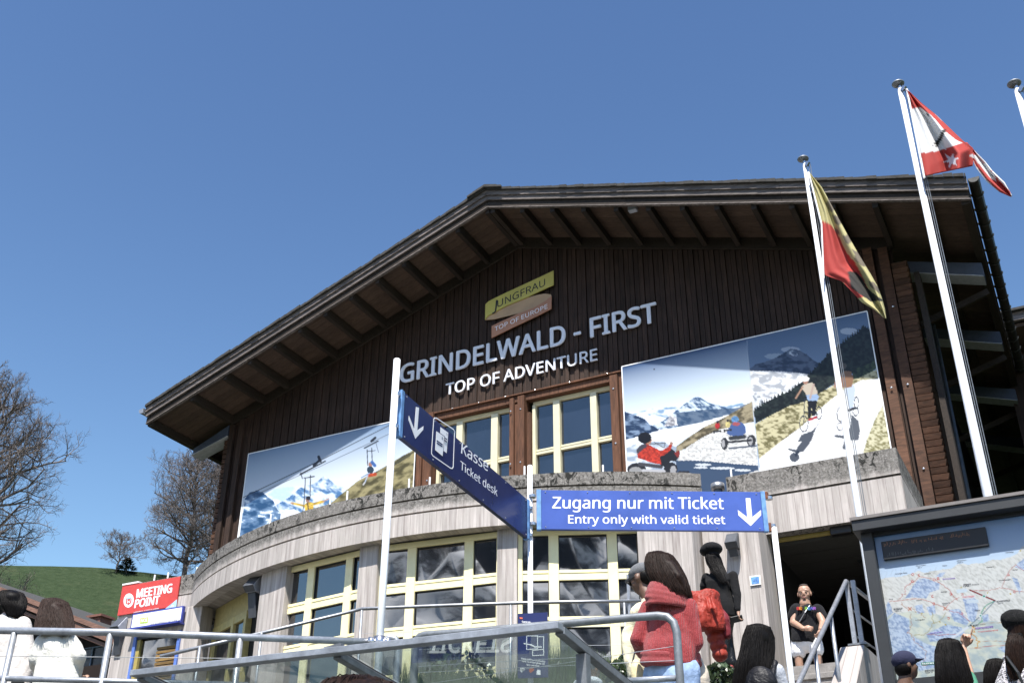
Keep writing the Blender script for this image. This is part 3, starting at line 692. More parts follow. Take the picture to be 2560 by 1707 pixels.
MBc.box((-5.86, 15.62, 3.8), (-4.98, 16.6, ZB+.02)); MBc.build('shaft', m_conc_low, cc1, bevel=.01)
cc2 = thing('concrete_column', 'broad concrete pier at the left side of the dark entrance', 'column', (-4.4, 15.9, 3.8), None)
MB().hexa([(-4.98, 16.0, 3.8), (-4.02, 16.0, 3.8), (-4.02, 16.75, 3.8), (-4.98, 16.75, 3.8), (-4.94, 16.0, 7.66), (-4.07, 16.0, 7.66), (-4.07, 16.75, 7.66), (-4.94, 16.75, 7.66)]).build('shaft', m_conc_low, cc2, bevel=.01)
# window bays on straight chords between the columns
RW = RD-.25
def bay(angA, angB, splits, ztop, ztr, label, zlow=4.0, rows=(7.12, 6.38, 5.62, 4.9), rw=RW):
    A = cp(angA, rw, 0); B = cp(angB, rw, 0); u = (B-A); Lh = np.linalg.norm(u); u /= Lh; nrm = np.array([-u[1], u[0], 0])
    T = thing('window_bay', label, 'window', ((A+B)/2+np.array([0, 0, zlow])), 'yellow framed window bays under the curved parapet')
    z = np.array([0, 0, 1.])
    def blk(mb, s0, s1, d0, d1, z0, z1):
        P_ = [A+u*s0+nrm*d0, A+u*s1+nrm*d0, A+u*s1+nrm*d1, A+u*s0+nrm*d1]; mb.hexa([p+z*z0 for p in P_]+[p+z*z1 for p in P_])
    fr = MB(); blk(fr, 0, Lh, 0, .12, ztop-.10, ztop)
    vs = [(0, .07)]+[(s*Lh-.078, s*Lh+.078) for s in splits]+[(Lh-.07, Lh)]
    for a, b in vs: blk(fr, a, b, 0, .11, zlow, ztop-.101)
    rws = [ztop-.10]+[r for r in rows if r < ztop-.2]
    for i in range(len(vs)-1):
        for r in rws[1:]:
            blk(fr, vs[i][1]+.001, vs[i+1][0]-.001, .004, .11, r-.165, r); blk(fr, vs[i][1]+.001, vs[i+1][0]-.001, -.005, .003, r-.05, r-.044)
    fo = fr.build('frame', m_yellow, T, bevel=.004)
    for i in range(len(vs)-1):
        for j in range(len(rws)):
            zt = rws[j]-(0 if j == 0 else .165); zb = rws[j+1] if j+1 < len(rws) else zlow
            p = MB(); tilt = random.uniform(-.002, .002); blk(p, vs[i][1]+.002, vs[i+1][0]-.002, .06+tilt, .08+tilt, zb+.001, zt-.001)
            p.build('pane', m_glass_low, fo)
            bd = MB(); e = .012
            for (s0, s1, q0, q1) in ((vs[i][1]+.002, vs[i][1]+e, zb, zt), (vs[i+1][0]-e, vs[i+1][0]-.002, zb, zt), (vs[i][1]+e, vs[i+1][0]-e, zt-e, zt-.001), (vs[i][1]+e, vs[i+1][0]-e, zb+.001, zb+e)):
                blk(bd, s0, s1, .035, .059, q0, q1)
            bd.build('glazing_bead', m_black, fo, uvf=None)
    return T
bay(c1[0]+.026, c2[0]-.012, (.33, .80), ZB-.0, 7.12, 'three light yellow window bay left of the white sign post', rows=(7.0, 6.29, 5.55, 4.85))
bay(c2[0]+.018, c3[0]-.014, (.275, .745), ZB-.0, 7.12, 'yellow window bay mirroring snowy mountains, between the two slim columns', rows=(7.0, 6.29, 5.55, 4.85))
bay(c3[0]+.018, ang_of(-5.80, RW), (.275, .727), ZB-.0, 7.12, 'yellow window bay behind the person in the red sweater', rows=(7.0, 6.27, 5.52, 4.85))
# dark room behind all lower glazing so nothing shines through
dk = MB(); n = 24; aL, aR = ang_of(-14.6, RD-.9), ang_of(-5.0, RD-.9)
dk.prism([tuple(cp(aL+(aR-aL)*i/n, RD-.62, 3.8)) for i in range(n+1)]+[(-5.0, 19, 3.8), (-15, 19, 3.8)], (0, 0, 3.86)); dk.build('inner_core', m_dark, st)
# door bay between the wing and the first column
A = onY(553, 1480, 16.62); pil = thing('concrete_column', 'narrow white concrete pilaster between the wing wall and the yellow door', 'column', (-15.2, 16.4, 3.8), None)
MB().box((-15.46, 16.25, 3.8), (-15.08, 16.59, ZB+.02)).build('shaft', m_conc_low, pil, bevel=.01)
dr = thing('glass_door', 'yellow framed glass door under the left end of the curved parapet', 'door', (-14.4, 16.5, 4.1))
A = np.array([-15.06, 16.60, 0]); B = np.array([-13.62, 15.85, 0]); u = B-A; Lh = np.linalg.norm(u); u /= Lh; nrm = np.array([-u[1], u[0], 0]); zz = np.array([0, 0, 1.])
def blk2(mb, s0, s1, d0, d1, z0, z1):
    P_ = [A+u*s0+nrm*d0, A+u*s1+nrm*d0, A+u*s1+nrm*d1, A+u*s0+nrm*d1]; mb.hexa([p+zz*z0 for p in P_]+[p+zz*z1 for p in P_])
f_ = MB(); blk2(f_, 0, .12, 0, .12, 4.1, 7.30); blk2(f_, .95, 1.06, -.01, .12, 4.1, 7.30); blk2(f_, Lh-.1, Lh, 0, .12, 4.1, 7.30); blk2(f_, .121, .949, .0, .12, 7.16, 7.30); blk2(f_, 1.061, Lh-.101, 0, .12, 7.16, 7.3)
fo = f_.build('frame', m_olive2 if 'm_olive2' in globals() else simple('ochre_door_paint', (.50, .42, .17), .45), dr, bevel=.004)
p = MB(); blk2(p, .121, .949, .05, .07, 4.1, 7.159); p.build('pane', m_glass_low, fo); p = MB(); blk2(p, 1.061, Lh-.101, .05, .07, 4.1, 7.159); p.build('pane', m_glass_low, fo)
p = MB(); blk2(p, 0, Lh, .02, .1, 7.302, 7.69); p.build('transom_panel', simple('ochre_panel', (.42, .35, .15), .5), dr)
lp_ = MB(); lp_.tube([onY(571, 1618, 16.35), onY(571, 1618, 16.35)+(0, 0, .16)], [.09, .02], 12)
# entrance: dark hall behind the opening, yellow head rail, ceiling panels, landing, steps
en = thing('entrance_hall', 'dark open entrance hall with grey ceiling panels behind the man in black', 'entrance', (-2.9, 17.2, 4.95))
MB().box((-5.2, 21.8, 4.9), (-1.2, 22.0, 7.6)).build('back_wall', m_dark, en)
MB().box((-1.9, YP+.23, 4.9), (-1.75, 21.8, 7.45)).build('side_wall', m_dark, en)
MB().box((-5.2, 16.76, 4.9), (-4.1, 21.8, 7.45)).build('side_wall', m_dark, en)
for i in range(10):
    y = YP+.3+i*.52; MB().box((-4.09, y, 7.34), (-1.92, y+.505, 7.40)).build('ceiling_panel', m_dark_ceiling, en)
MB().box((-4.0, YP+.24, 7.395), (-1.96, YP+.30, 7.448)).build('door_head_rail', m_olive, en)
MB().box((-4.015, YP+.24, 4.95), (-3.97, YP+.30, 7.39)).build('door_jamb', m_olive, en)
MB().box((-3.12, YP+.10, 7.33), (-2.80, YP+.22, 7.445)).build('door_sensor', m_black, en, bevel=.01)
MB().box((-3.02, 18.0, 7.30), (-2.82, 18.2, 7.338)).build('ceiling_lamp', m_anth, en)
MB().box((-4.9, 14.45, 4.79), (-1.2, 22, 4.95)).build('landing', m_step, kind='structure')
ss = thing('entrance_steps', 'grey concrete entrance steps rising to the dark doorway', 'stairs', (-3.6, 12.6, 2.35))
for i in range(14):
    z = 4.95-.178*(i+1); y = 14.45-.30*(i+1)
    if z < 2.4: break
    MB().box((-4.86, y-.02, z-.07), (-2.51, y+.299, z)).build('tread', m_step, ss, bevel=.006); MB().box((-4.86, y+.01, z-.178), (-2.51, y+.03, z-.071)).build('riser', m_step, ss)
MB().prism([(-4.86, 14.449, 4.6), (-4.86, 14.449, 2.36), (-4.86, 10.6, 2.36)], (2.3, 0, 0)).build('stair_core', m_step, ss)
ck = thing('stair_cheek_wall', 'sloping concrete cheek wall right of the entrance steps', 'wall', (-2.3, 12.5, 2.35))
MB().prism([(-2.50, 14.44, 2.36), (-2.50, 14.44, 4.82), (-2.50, 12.95, 4.76), (-2.50, 9.9, 2.6), (-2.50, 9.9, 2.36)], (.27, 0, 0)).build('wall', m_conc_in, ck, bevel=.01)
# two lamp boxes and small notices
def lamp_box(px_, py_, Y, s, label, mats=(m_lamp, m_lamp_l), ln=.42):
    q = onY(px_, py_, Y); T = thing('wall_lamp', label, 'lamp', q, 'angular wall lamps on the concrete piers')
    w = .30*s
    MB().prism([q+(-w/2, 0, 0), q+(-w/2, -.20*s, .02*s), q+(-w/2, -.30*s, .13*s), q+(-w/2, -.06*s, .42*s), q+(-w/2, 0, .42*s)], (w, 0, 0)).build('housing', mats[1], T, bevel=.008)
    for i in range(5):
        f = i/5; a = q+np.array([-w/2-.004, -.20*s-.10*s*f-.004*0, .03*s+.10*s*f]) 
    lo = MB(); lo.hexa([q+(-w/2+.01, -.205*s, .015*s), q+(w/2-.01, -.205*s, .015*s), q+(w/2-.01, -.06*s, .40*s), q+(-w/2+.01, -.06*s, .40*s), q+(-w/2+.01, -.315*s, .13*s), q+(w/2-.01, -.315*s, .13*s), q+(w/2-.01, -.075*s, .415*s), q+(-w/2+.01, -.075*s, .415*s)])
    lo.build('louvre', mats[0], T)
    MB().prism([q+(-w*.35, 0, 0), q+(-w*.35, -.16*s, .01), q+(-w*.35, -.03, -ln)], (w*.7, 0, 0)).build('bracket', mats[0], T)
lamp_box(640, 1486, 15.35, .8, 'angular grey lamp on the splayed column beside the yellow door')
lamp_box(503, 1552, 16.58, .78, 'angular dark lamp on the wing wall right of the white sign', (m_lamp, m_lamp))
lamp_box(303, 1585, 16.58, .78, 'angular dark lamp at the left end of the wing wall')
lamp_box(1836, 1376, 15.95, .62, 'angular dark lamp on the pier behind the woman with the beret', (m_lamp, m_lamp), .1)
def notice(name, quad, Y, mat, label, inner=None):
    P_ = [onY(x, y, Y) for x, y in quad]; z0 = min(p[2] for p in P_); z1 = max(p[2] for p in P_); x0 = min(p[0] for p in P_); x1 = max(p[0] for p in P_)
    T = thing(name, label, 'notice', ((x0+x1)/2, Y, z0)); MB().box((x0, Y-.006, z0), (x1, Y+.0, z1)).build('panel', m_white, T)
    MB().box((x0+.02, Y-.010, z0+.02), (x1-.02, Y-.0065, z1-.02)).build('print', mat, T); return x0, x1, z0, z1, T
m_notice = simple('blue_white_notice_print', (.12, .28, .62), .4, var=.6, scale=25)
notice('notice', ((1874, 1440), (1903, 1460)), 15.985, m_notice, 'small blue and white notice on the pier left of the entrance')
notice('notice', ((649, 1530), (663, 1548)), 15.22, m_notice, 'small blue notice on the splayed column below the grey lamp')
# neighbour roof at the right edge
nb = thing('neighbouring_roof', 'weathered roof edge of the next building at the right edge', 'building', (1.5, 24, 3))
q = onY(2524, 788, 24); MB().box((q[0]-.15, 23.9, q[2]-.20), (q[0]+9, 24.0, q[2])).build('barge_board', m_barge, nb)
MB().box((q[0]-.1, 24.01, q[2]-.32), (q[0]+9, 36, q[2]-.24)).build('soffit', m_soffit, nb); MB().box((q[0]-.2, 23.8, q[2]+.002), (q[0]+9, 36, q[2]+.06)).build('roof', m_shingle, nb)
MB().box((q[0]-.35, 25.2, 2), (q[0]+9, 36, q[2]-.33)).build('wall', m_board, nb)
# ============================================================ LETTERING
def text_mesh(body, bold=0.0, res=4, ext=0.0, shear=0.0, spacing=1.0, font=None):
    cu = bpy.data.curves.new('lettering', 'FONT')
    if font: cu.font = font
    cu.body = body; cu.size = 1; cu.offset = bold; cu.extrude = ext; cu.resolution_u = res; cu.shear = shear; cu.space_character = spacing
    ob = bpy.data.objects.new('lettering', cu); COL.objects.link(ob)
    dg = bpy.context.evaluated_depsgraph_get(); me = bpy.data.meshes.new_from_object(ob.evaluated_get(dg))
    V = np.array([v.co[:] for v in me.vertices]); F = [tuple(p.vertices) for p in me.polygons]
    bpy.data.objects.remove(ob); bpy.data.curves.remove(cu); bpy.data.meshes.remove(me)
    return V, F
def place(V, BL, BR, TL, nrm, depth, cap=None):
    """fit flat text coordinates into the parallelogram BL-BR-TL, thickness along nrm"""
    lo, hi = V.min(0), V.max(0); BL, BR, TL, nrm = [np.array(a, float) for a in (BL, BR, TL, nrm)]
    y0, y1 = (lo[1], hi[1]) if cap is None else cap
    a = (V[:, 0:1]-lo[0])/(hi[0]-lo[0]); b = (V[:, 1:2]-y0)/(y1-y0); c = (V[:, 2:3]-lo[2])/max(1e-6, hi[2]-lo[2])
    return BL+a*(BR-BL)+b*(TL-BL)+c*nrm*depth
def islands(V, F):
    par_ = list(range(len(V)))
    def fd(i):
        while par_[i] != i: par_[i] = par_[par_[i]]; i = par_[i]
        return i
    key = {}
    for i, p in enumerate(V):
        k = (round(p[0], 4), round(p[1], 4)); 
        if k in key: par_[fd(i)] = fd(key[k])
        else: key[k] = i
    for f in F:
        for i in f[1:]: par_[fd(i)] = fd(f[0])
    g = {}
    for f in F: g.setdefault(fd(f[0]), []).append(f)
    return g.values()
def sign_text(body, BL, BR, TL, nrm, mat, parent, bold=.01, depth=.002, name='lettering', cap='auto', split=False, shear=0, spacing=1.0, res=3, font=None):
    """raised or printed lettering; heavier weights come from a few closely shifted layers of the same glyphs"""
    font = font or SIGNFONT
    V, F = text_mesh(body, 0, res, .01, shear, spacing, font); c = None
    if cap == 'auto':
        Vc, _ = text_mesh('H', 0, res, .01, font=font); c = (Vc[:, 1].min(), Vc[:, 1].max())
    W = place(V, BL, BR, TL, nrm, depth, c); BL, BR, TL = [np.array(q, float) for q in (BL, BR, TL)]
    ux_ = (BR-BL)/np.linalg.norm(BR-BL); uy_ = (TL-BL); H_ = np.linalg.norm(uy_); uy_ = uy_/H_; nn = np.array(nrm, float); k = bold*H_*1.3; st_ = max(depth*.12, .00025)
    sh_ = [(0, 0)] if bold < .004 else [(0, 0), (-k, k*.3), (k, -k*.3), (k*.5, k*.6), (-k*.5, -k*.6)]
    if not split:
        m_ = MB()
        for i, (dx, dy) in enumerate(sh_): m_.add(W+ux_*dx+uy_*dy+nn*st_*i*(1 if depth < .01 else -1), F)
        return m_.build(name, mat, parent, uvf=None)
    for fs in islands(V, F):
        ids = sorted({i for f in fs for i in f}); mp = {i: k_ for k_, i in enumerate(ids)}; m_ = MB(); fl = [tuple(mp[i] for i in f) for f in fs]; Q = np.array([W[i] for i in ids])
        for i, (dx, dy) in enumerate(sh_): m_.add(Q+ux_*dx+uy_*dy-nn*st_*i*.5, fl)
        m_.build('letter', mat, parent, uvf=None)
YL = YF-.10
bl, br, tl = onY(1008, 962, YL), onY(1620, 811, YL), onY(1003, 917, YL)
T = thing('wall_lettering', 'large raised white letters reading GRINDELWALD - FIRST on the dark boarding', 'lettering', (-9.5, YL, 13.1))
zb_, zt_ = 13.13, 13.585
sign_text('GRINDELWALD - FIRST', (-12.60, YL, zb_), (-6.42, YL, zb_), (-12.60, YL, zt_), (0, 1, 0), m_letter, T, .025, .03, split=True)
T = thing('wall_lettering', 'smaller raised white letters reading TOP OF ADVENTURE, partly sunlit', 'lettering', (-9.6, YL, 12.55))
sign_text('TOP OF ADVENTURE', (-11.38, YL, 12.56), (-7.76, YL, 12.56), (-11.38, YL, 12.83), (0, 1, 0), m_letter, T, .012, .03, split=True)
# ribbon emblem
S5 = (.3061, 960, 640)
def pl5(pts, Y): return [onY(*p, Y) for p in conv(*S5, pts)]
LG = thing('ribbon_emblem', 'yellow and copper folded ribbon emblem with lettering above the big letters', 'emblem', (-9.9, YL, 13.9))
m_ry = simple('yellow_ribbon', (.50, .44, .09), .45, var=.1, scale=2); m_rc = simple('copper_ribbon', (.42, .19, .10), .45, var=.1, scale=2); m_rt = simple('tan_ribbon_fold', (.46, .30, .16), .45, var=.12, scale=2)
def cmb(poly, Y, mat, name, th=.02): MB().prism(pl5(poly, Y), (0, th, 0)).build(name, mat, LG, uvf=None)
cmb([(825, 522), (850, 490), (905, 455), (1000, 405), (1090, 365), (1170, 340), (1250, 318), (1310, 307), (1360, 312), (1368, 322), (1368, 350), (1300, 400), (1200, 435), (1100, 468), (1000, 492), (900, 515)], YL+.005, m_rt, 'ribbon_fold')
cmb([(878, 572), (960, 532), (1100, 468), (1230, 418), (1320, 365), (1368, 325), (1367, 430), (1250, 490), (1100, 560), (980, 618), (878, 668)], YL-.02, m_rc, 'lower_ribbon')
cmb([(828, 395), (850, 372), (900, 345), (1000, 297), (1150, 228), (1280, 168), (1385, 118), (1385, 235), (1280, 283), (1160, 340), (1000, 405), (900, 458), (845, 490), (825, 520)], YL-.02, m_ry, 'upper_ribbon')
YT = YL-.026
q = pl5([(888, 445), (1318, 248), (880, 395)], YT); q[2] = pl5([(888, 385)], YT)[0]
def lt(body, a, b, c_, mat, bold): sign_text(body, *pl5([a, b, c_], YT), (0, 1, 0), mat, LG, bold, .004)
lt('UNGFRAU', (925, 420), (1316, 240), (925, 365), m_black, .0); lt('J', (885, 452), (918, 437), (893, 372), m_black, .0)
lt('TOP OF EUROPE', (905, 614), (1336, 425), (903, 580), m_print_white, .0)

# ============================================================ PRINTED PHOTO BOARDS
class Canvas:
    def __init__(s, X, Y, col): s.X, s.Y = X, Y; s.C = np.zeros(X.shape+(3,)); s.C[:] = col
    def inside(s, poly):
        r = np.zeros(s.X.shape, bool); n = len(poly)
        for i in range(n):
            x1, y1 = poly[i]; x2, y2 = poly[(i+1) % n]
            if y1 == y2: continue
            c = ((s.Y >= min(y1, y2)) & (s.Y < max(y1, y2))); r ^= c & (s.X < (s.Y-y1)*(x2-x1)/(y2-y1)+x1)
        return r
    def fill(s, poly, col, a=1.0, nz=None):
        m = s.inside(poly)
        c = np.array(col, float)
        if nz is not None: c = nz(s.X[m], s.Y[m])
        s.C[m] = s.C[m]*(1-a)+c*a
    def line(s, pts, w, col, a=1.0):
        for (x1, y1), (x2, y2) in zip(pts[:-1], pts[1:]):
            dx, dy = x2-x1, y2-y1; t = np.clip(((s.X-x1)*dx+(s.Y-y1)*dy)/(dx*dx+dy*dy+1e-9), 0, 1)
            d = np.hypot(s.X-x1-t*dx, s.Y-y1-t*dy); k = np.clip(w/2+.5-d, 0, 1)[..., None]*a; s.C = s.C*(1-k)+np.array(col)*k
    def oval(s, c, rx, ry, col, a=1.0, ring=0):
        d = np.hypot((s.X-c[0])/rx, (s.Y-c[1])/ry)
        m = (d < 1) if not ring else ((d < 1) & (d > 1-ring)); s.C[m] = s.C[m]*(1-a)+np.array(col)*a
def nzmix(c0, c1, sx, sy, seed, lo=-.25, hi=.25, octs=6, c2=None, t2=.3, skew=0):
    def f(X, Y):
        n = fbm((X+skew*Y)/sx, (Y-skew*X)/sy, octs, seed); k = np.clip((n-lo)/(hi-lo), 0, 1)[:, None]
        c = np.array(c0)*(1-k)+np.array(c1)*k
        if c2 is not None:
            m = n > t2; c[m] = c2
        return c
    return f
def printed(name, corners, Y, step, painter, parent, mat, extra=.0):
    """corners: TL, TR, BR, BL in world on plane Y; colours are sampled per vertex"""
    TL_, TR_, BR_, BL_ = [np.array(c, float) for c in corners]
    nu = int(np.linalg.norm(TR_-TL_)/step)+1; nv = int(np.linalg.norm(BL_-TL_)/step)+1
    u, v = np.meshgrid(np.linspace(0, 1, nu), np.linspace(0, 1, nv), indexing='ij'); u = u[..., None]; v = v[..., None]
    P = TL_*(1-u)*(1-v)+TR_*u*(1-v)+BR_*u*v+BL_*(1-u)*v
    X, Yp = project(P); C = painter(X, Yp, u[..., 0], v[..., 0])
    if len(C) > 0: sat = np.clip((C.max(-1)-C.min(-1)-.22)*4, 0, 1)*np.clip((.75-C.mean(-1))*4, 0, 1); C = C*(1+(.9*fbm(X/4.0, Yp/3.2, 3, 91)*sat)[..., None]) if name == 'print' else C
    o = grid_mesh(name, P, mat, smooth=False, kind=None, parent=None)
    if parent is not None: o.parent = parent; o.location = tuple(-WL[parent])
    ca = o.data.color_attributes.new('print', 'FLOAT_COLOR', 'POINT')
    buf = np.ones((nu*nv, 4), np.float32); buf[:, :3] = (np.clip(C, 0, 1)**1.3*.86).reshape(-1, 3); ca.data.foreach_set('color', buf.ravel()); return o
m_print = vcol('photo_print', .3, .35)
def shape(cv, s, pts, col, a=1.0, nz=None): cv.fill(conv(*s, pts), col, a, nz)
def stroke(cv, s, pts, w, col, a=1.0): cv.line(conv(*s, pts), w*s[0], col, a)
def ov(cv, s, c, rx, ry, col, a=1.0, ring=0): cv.oval(conv(*s, [c])[0], rx*s[0], ry*s[0], col, a, ring)
def skygrad(v, top, bot, p=1.0): k = np.clip(v, 0, 1)[..., None]**p; return np.array(top)*(1-k)+np.array(bot)*k
S3 = (.2721, 560, 1000); S2 = (.3401, 1500, 760)
SNOW, ROCK, BLUE = (.78, .82, .88), (.16, .25, .38), (.10, .20, .36)
def paint_left(X, Y, u, v):
    cv = Canvas(X, Y, (.5, .6, .7)); top = 1136.9-(X-628)*.2333; vv = np.clip((Y-top)/150, 0, 1)
    cv.C = skygrad(vv, (.26, .36, .50), (.80, .84, .88), .8)
    shape(cv, S3, [(330, 870), (410, 825), (540, 800), (700, 790), (830, 800), (1000, 780), (1100, 800), (1135, 830), (950, 980), (700, 1100), (480, 1200), (300, 1100)], None, 1, nzmix((.55, .68, .82), SNOW, 30, 14, 21, -.3, .2))
    shape(cv, S3, [(480, 960), (600, 890), (700, 800), (820, 770), (870, 735), (920, 693), (960, 720), (1010, 765), (1060, 775), (1120, 815), (1135, 830), (1000, 930), (850, 1030), (600, 1090), (500, 1060)], None, 1, nzmix((.14, .27, .46), (.70, .78, .86), 16, 9, 22, -.28, .22, skew=.4))
    shape(cv, S3, [(150, 1180), (195, 900), (230, 850), (300, 828), (345, 835), (400, 885), (455, 925), (480, 985), (520, 1040), (525, 1120), (420, 1200), (140, 1290)], None, 1, nzmix((.05, .13, .25), (.30, .42, .58), 18, 9, 23, -.2, .35, c2=(.7, .77, .85), t2=.33))
    shape(cv, S3, [(515, 1130), (520, 1055), (580, 1010), (640, 1000), (700, 1030), (640, 1080), (560, 1130)], (.85, .87, .9))
    shape(cv, S3, [(1760, 440), (1720, 470), (1600, 535), (1480, 610), (1350, 680), (1230, 740), (1130, 820), (1000, 930), (860, 1005), (860, 1100), (1760, 1000)], None, 1, nzmix((.13, .115, .055), (.40, .36, .21), 26, 10, 24, -.3, .25, skew=-.5))
    shape(cv, S3, [(1560, 575), (1640, 510), (1750, 470), (1700, 520), (1620, 570), (1560, 600)], (.06, .06, .035), .8)
    stroke(cv, S3, [(150, 905), (900, 545), (1560, 210)], 7, (.09, .10, .12)); stroke(cv, S3, [(330, 850), (900, 600), (1560, 290)], 5, (.15, .17, .2))
    D = (.04, .045, .06)
    for a, b, w in [((700, 680), (930, 560), 13), ((825, 600), (870, 560), 24), ((870, 520), (885, 560), 26), ((705, 665), (720, 720), 8), ((735, 715), (830, 700), 9), ((748, 720), (733, 985), 8), ((795, 690), (790, 910), 8), ((715, 1060), (735, 960), 6)]: stroke(cv, S3, [a, b], w, D)
    for a, b, w in [((1290, 440), (1415, 375), 12), ((1355, 375), (1390, 345), 22), ((1315, 455), (1320, 600), 8), ((1357, 440), (1362, 570), 8), ((1320, 470), (1390, 462), 6), ((1395, 390), (1420, 480), 4)]: stroke(cv, S3, [a, b], w, D)
    shape(cv, S3, [(740, 955), (780, 930), (815, 940), (825, 985), (800, 1030), (745, 1040)], (.62, .45, .10)); stroke(cv, S3, [(625, 945), (750, 972)], 20, (.62, .46, .12)); stroke(cv, S3, [(800, 960), (910, 930)], 26, (.62, .46, .12)); stroke(cv, S3, [(910, 930), (965, 902)], 11, (.55, .36, .27)); stroke(cv, S3, [(612, 943), (640, 946)], 10, (.5, .33, .25))
    stroke(cv, S3, [(765, 925), (780, 1030)], 8, D); ov(cv, S3, (768, 912), 18, 30, (.38, .25, .2)); ov(cv, S3, (772, 898), 19, 20, D)
    ov(cv, S3, (1345, 590), 16, 22, (.42, .24, .18)); stroke(cv, S3, [(1360, 570), (1385, 600)], 30, (.10, .20, .42)); ov(cv, S3, (1345, 640), 32, 34, (.06, .09, .12)); stroke(cv, S3, [(1330, 690), (1390, 680)], 30, (.55, .13, .05)); stroke(cv, S3, [(1335, 670), (1262, 712)], 12, (.3, .38, .5)); stroke(cv, S3, [(1320, 690), (1295, 755)], 11, (.45, .5, .6)); stroke(cv, S3, [(1290, 760), (1280, 775)], 13, (.6, .6, .6))
    return cv.C
def serr(pts, amp, n, seed):
    r = random.Random(seed); out = []
    for (x1, y1), (x2, y2) in zip(pts[:-1], pts[1:]):
        for i in range(n):
            t = i/n; out.append((x1+(x2-x1)*t, y1+(y2-y1)*t)); t += .5/n; out.append((x1+(x2-x1)*t, y1+(y2-y1)*t-amp*r.uniform(.4, 1.3)))
    return out+[pts[-1]]
def paint_right(X, Y, u, v):
    cv = Canvas(X, Y, (.5, .6, .7)); top = 921.6-(X-1557.8)*.2255; vv = (Y-top)
    cv.C = skygrad(np.clip(vv/140, 0, 1), (.10, .16, .28), (.74, .82, .90), .62)
    P = S2
    shape(cv, P, [(180, 800), (260, 795), (400, 768), (540, 755), (700, 720), (900, 740), (1000, 735), (1115, 705), (1120, 790), (950, 830), (600, 900), (350, 900)], None, 1, nzmix((.30, .42, .56), SNOW, 22, 8, 31, -.25, .1))
    shape(cv, P, [(350, 905), (460, 860), (560, 780), (620, 735), (680, 695), (715, 677), (745, 690), (800, 725), (850, 738), (930, 762), (1000, 800), (900, 850), (700, 905), (480, 930)], None, 1, nzmix((.08, .15, .26), (.66, .74, .82), 13, 6, 32, -.3, .25, skew=.5))
    shape(cv, P, [(560, 800), (760, 775), (1000, 765), (1110, 720), (1120, 760), (960, 815), (700, 890), (560, 900)], (.07, .12, .20), .8)
    shape(cv, P, [(470, 900), (520, 810), (560, 830), (570, 890)], None, 1, nzmix((.3, .3, .33), (.75, .75, .76), 8, 8, 33))
    shape(cv, P, [(180, 790), (240, 808), (330, 845), (360, 880), (430, 918), (440, 940), (300, 985), (180, 1010)], None, 1, nzmix((.045, .08, .15), (.28, .36, .48), 14, 6, 34, -.15, .35))
    shape(cv, P, [(180, 1000), (330, 960), (440, 925), (560, 905), (700, 880), (860, 835), (990, 800), (900, 860), (760, 915), (560, 1010), (440, 1060), (180, 1080)], (.84, .87, .9)); stroke(cv, P, [(440, 935), (640, 905)], 9, (.45, .52, .63), .5)
    shape(cv, P, [(180, 1060), (300, 1010), (470, 1010), (580, 1060), (560, 1270), (180, 1270)], None, 1, nzmix((.38, .44, .52), (.70, .74, .78), 20, 10, 35))
    shape(cv, P, [(1125, 710), (1050, 755), (990, 790), (860, 860), (760, 905), (640, 985), (560, 1045), (560, 1090), (760, 1010), (900, 920), (1145, 860)], None, 1, nzmix((.14, .12, .075), (.42, .37, .26), 16, 9, 36, -.25, .22, skew=-.5))
    shape(cv, P, [(870, 925), (760, 975), (640, 1050), (575, 1120), (560, 1270), (1180, 1270), (1160, 960), (1050, 930), (960, 905)], None, 1, nzmix((.50, .50, .49), (.74, .74, .73), 5, 3, 37, -.3, .1))
    shape(cv, P, [(560, 1150), (700, 1148), (850, 1160), (1010, 1175), (1170, 1185), (1172, 1215), (1100, 1240), (1172, 1270), (1180, 1600), (560, 1600)], (.08, .12, .19)); 
    for c, rx, ry in [((760, 1180), 60, 10), ((900, 1205), 90, 9), ((740, 1200), 50, 8), ((1050, 1220), 60, 9)]: ov(cv, P, c, rx, ry, (.6, .63, .66))
    for (c, k, colr) in [((1005, 930), 1.0, (.10, .16, .32))]:
        for dx, rx in ((-90, 25), (108, 33)): ov(cv, P, (c[0]+dx, 1025-(dx > 0)*20), rx, 46, (.06, .06, .065)); ov(cv, P, (c[0]+dx-8, 1025-(dx > 0)*20), rx*.5, 30, (.42, .42, .43))
        stroke(cv, P, [(935, 1015), (1110, 1000)], 16, (.05, .05, .055)); stroke(cv, P, [(960, 985), (1060, 975)], 30, (.07, .075, .08)); stroke(cv, P, [(950, 1060), (1150, 1040)], 12, (.12, .14, .18))
        shape(cv, P, [(930, 950), (945, 905), (975, 870), (1040, 865), (1070, 900), (1075, 940), (1050, 965), (960, 968)], (.11, .17, .34)); ov(cv, P, (992, 848), 27, 26, (.17, .32, .52)); ov(cv, P, (1000, 880), 28, 14, (.40, .14, .15))
    for c, col_ in (((864, 893), (.45, .05, .05)), ((940, 885), (.62, .55, .28))):
        ov(cv, P, c, 18, 24, col_); ov(cv, P, (c[0], c[1]-27), 10, 10, (.04, .04, .05)); stroke(cv, P, [(c[0]-26, c[1]+45), (c[0]+24, c[1]+38)], 9, (.06, .06, .07)); ov(cv, P, (c[0]-26, c[1]+45), 8, 12, (.05, .05, .05)); ov(cv, P, (c[0]+22, c[1]+40), 7, 10, (.05, .05, .05))
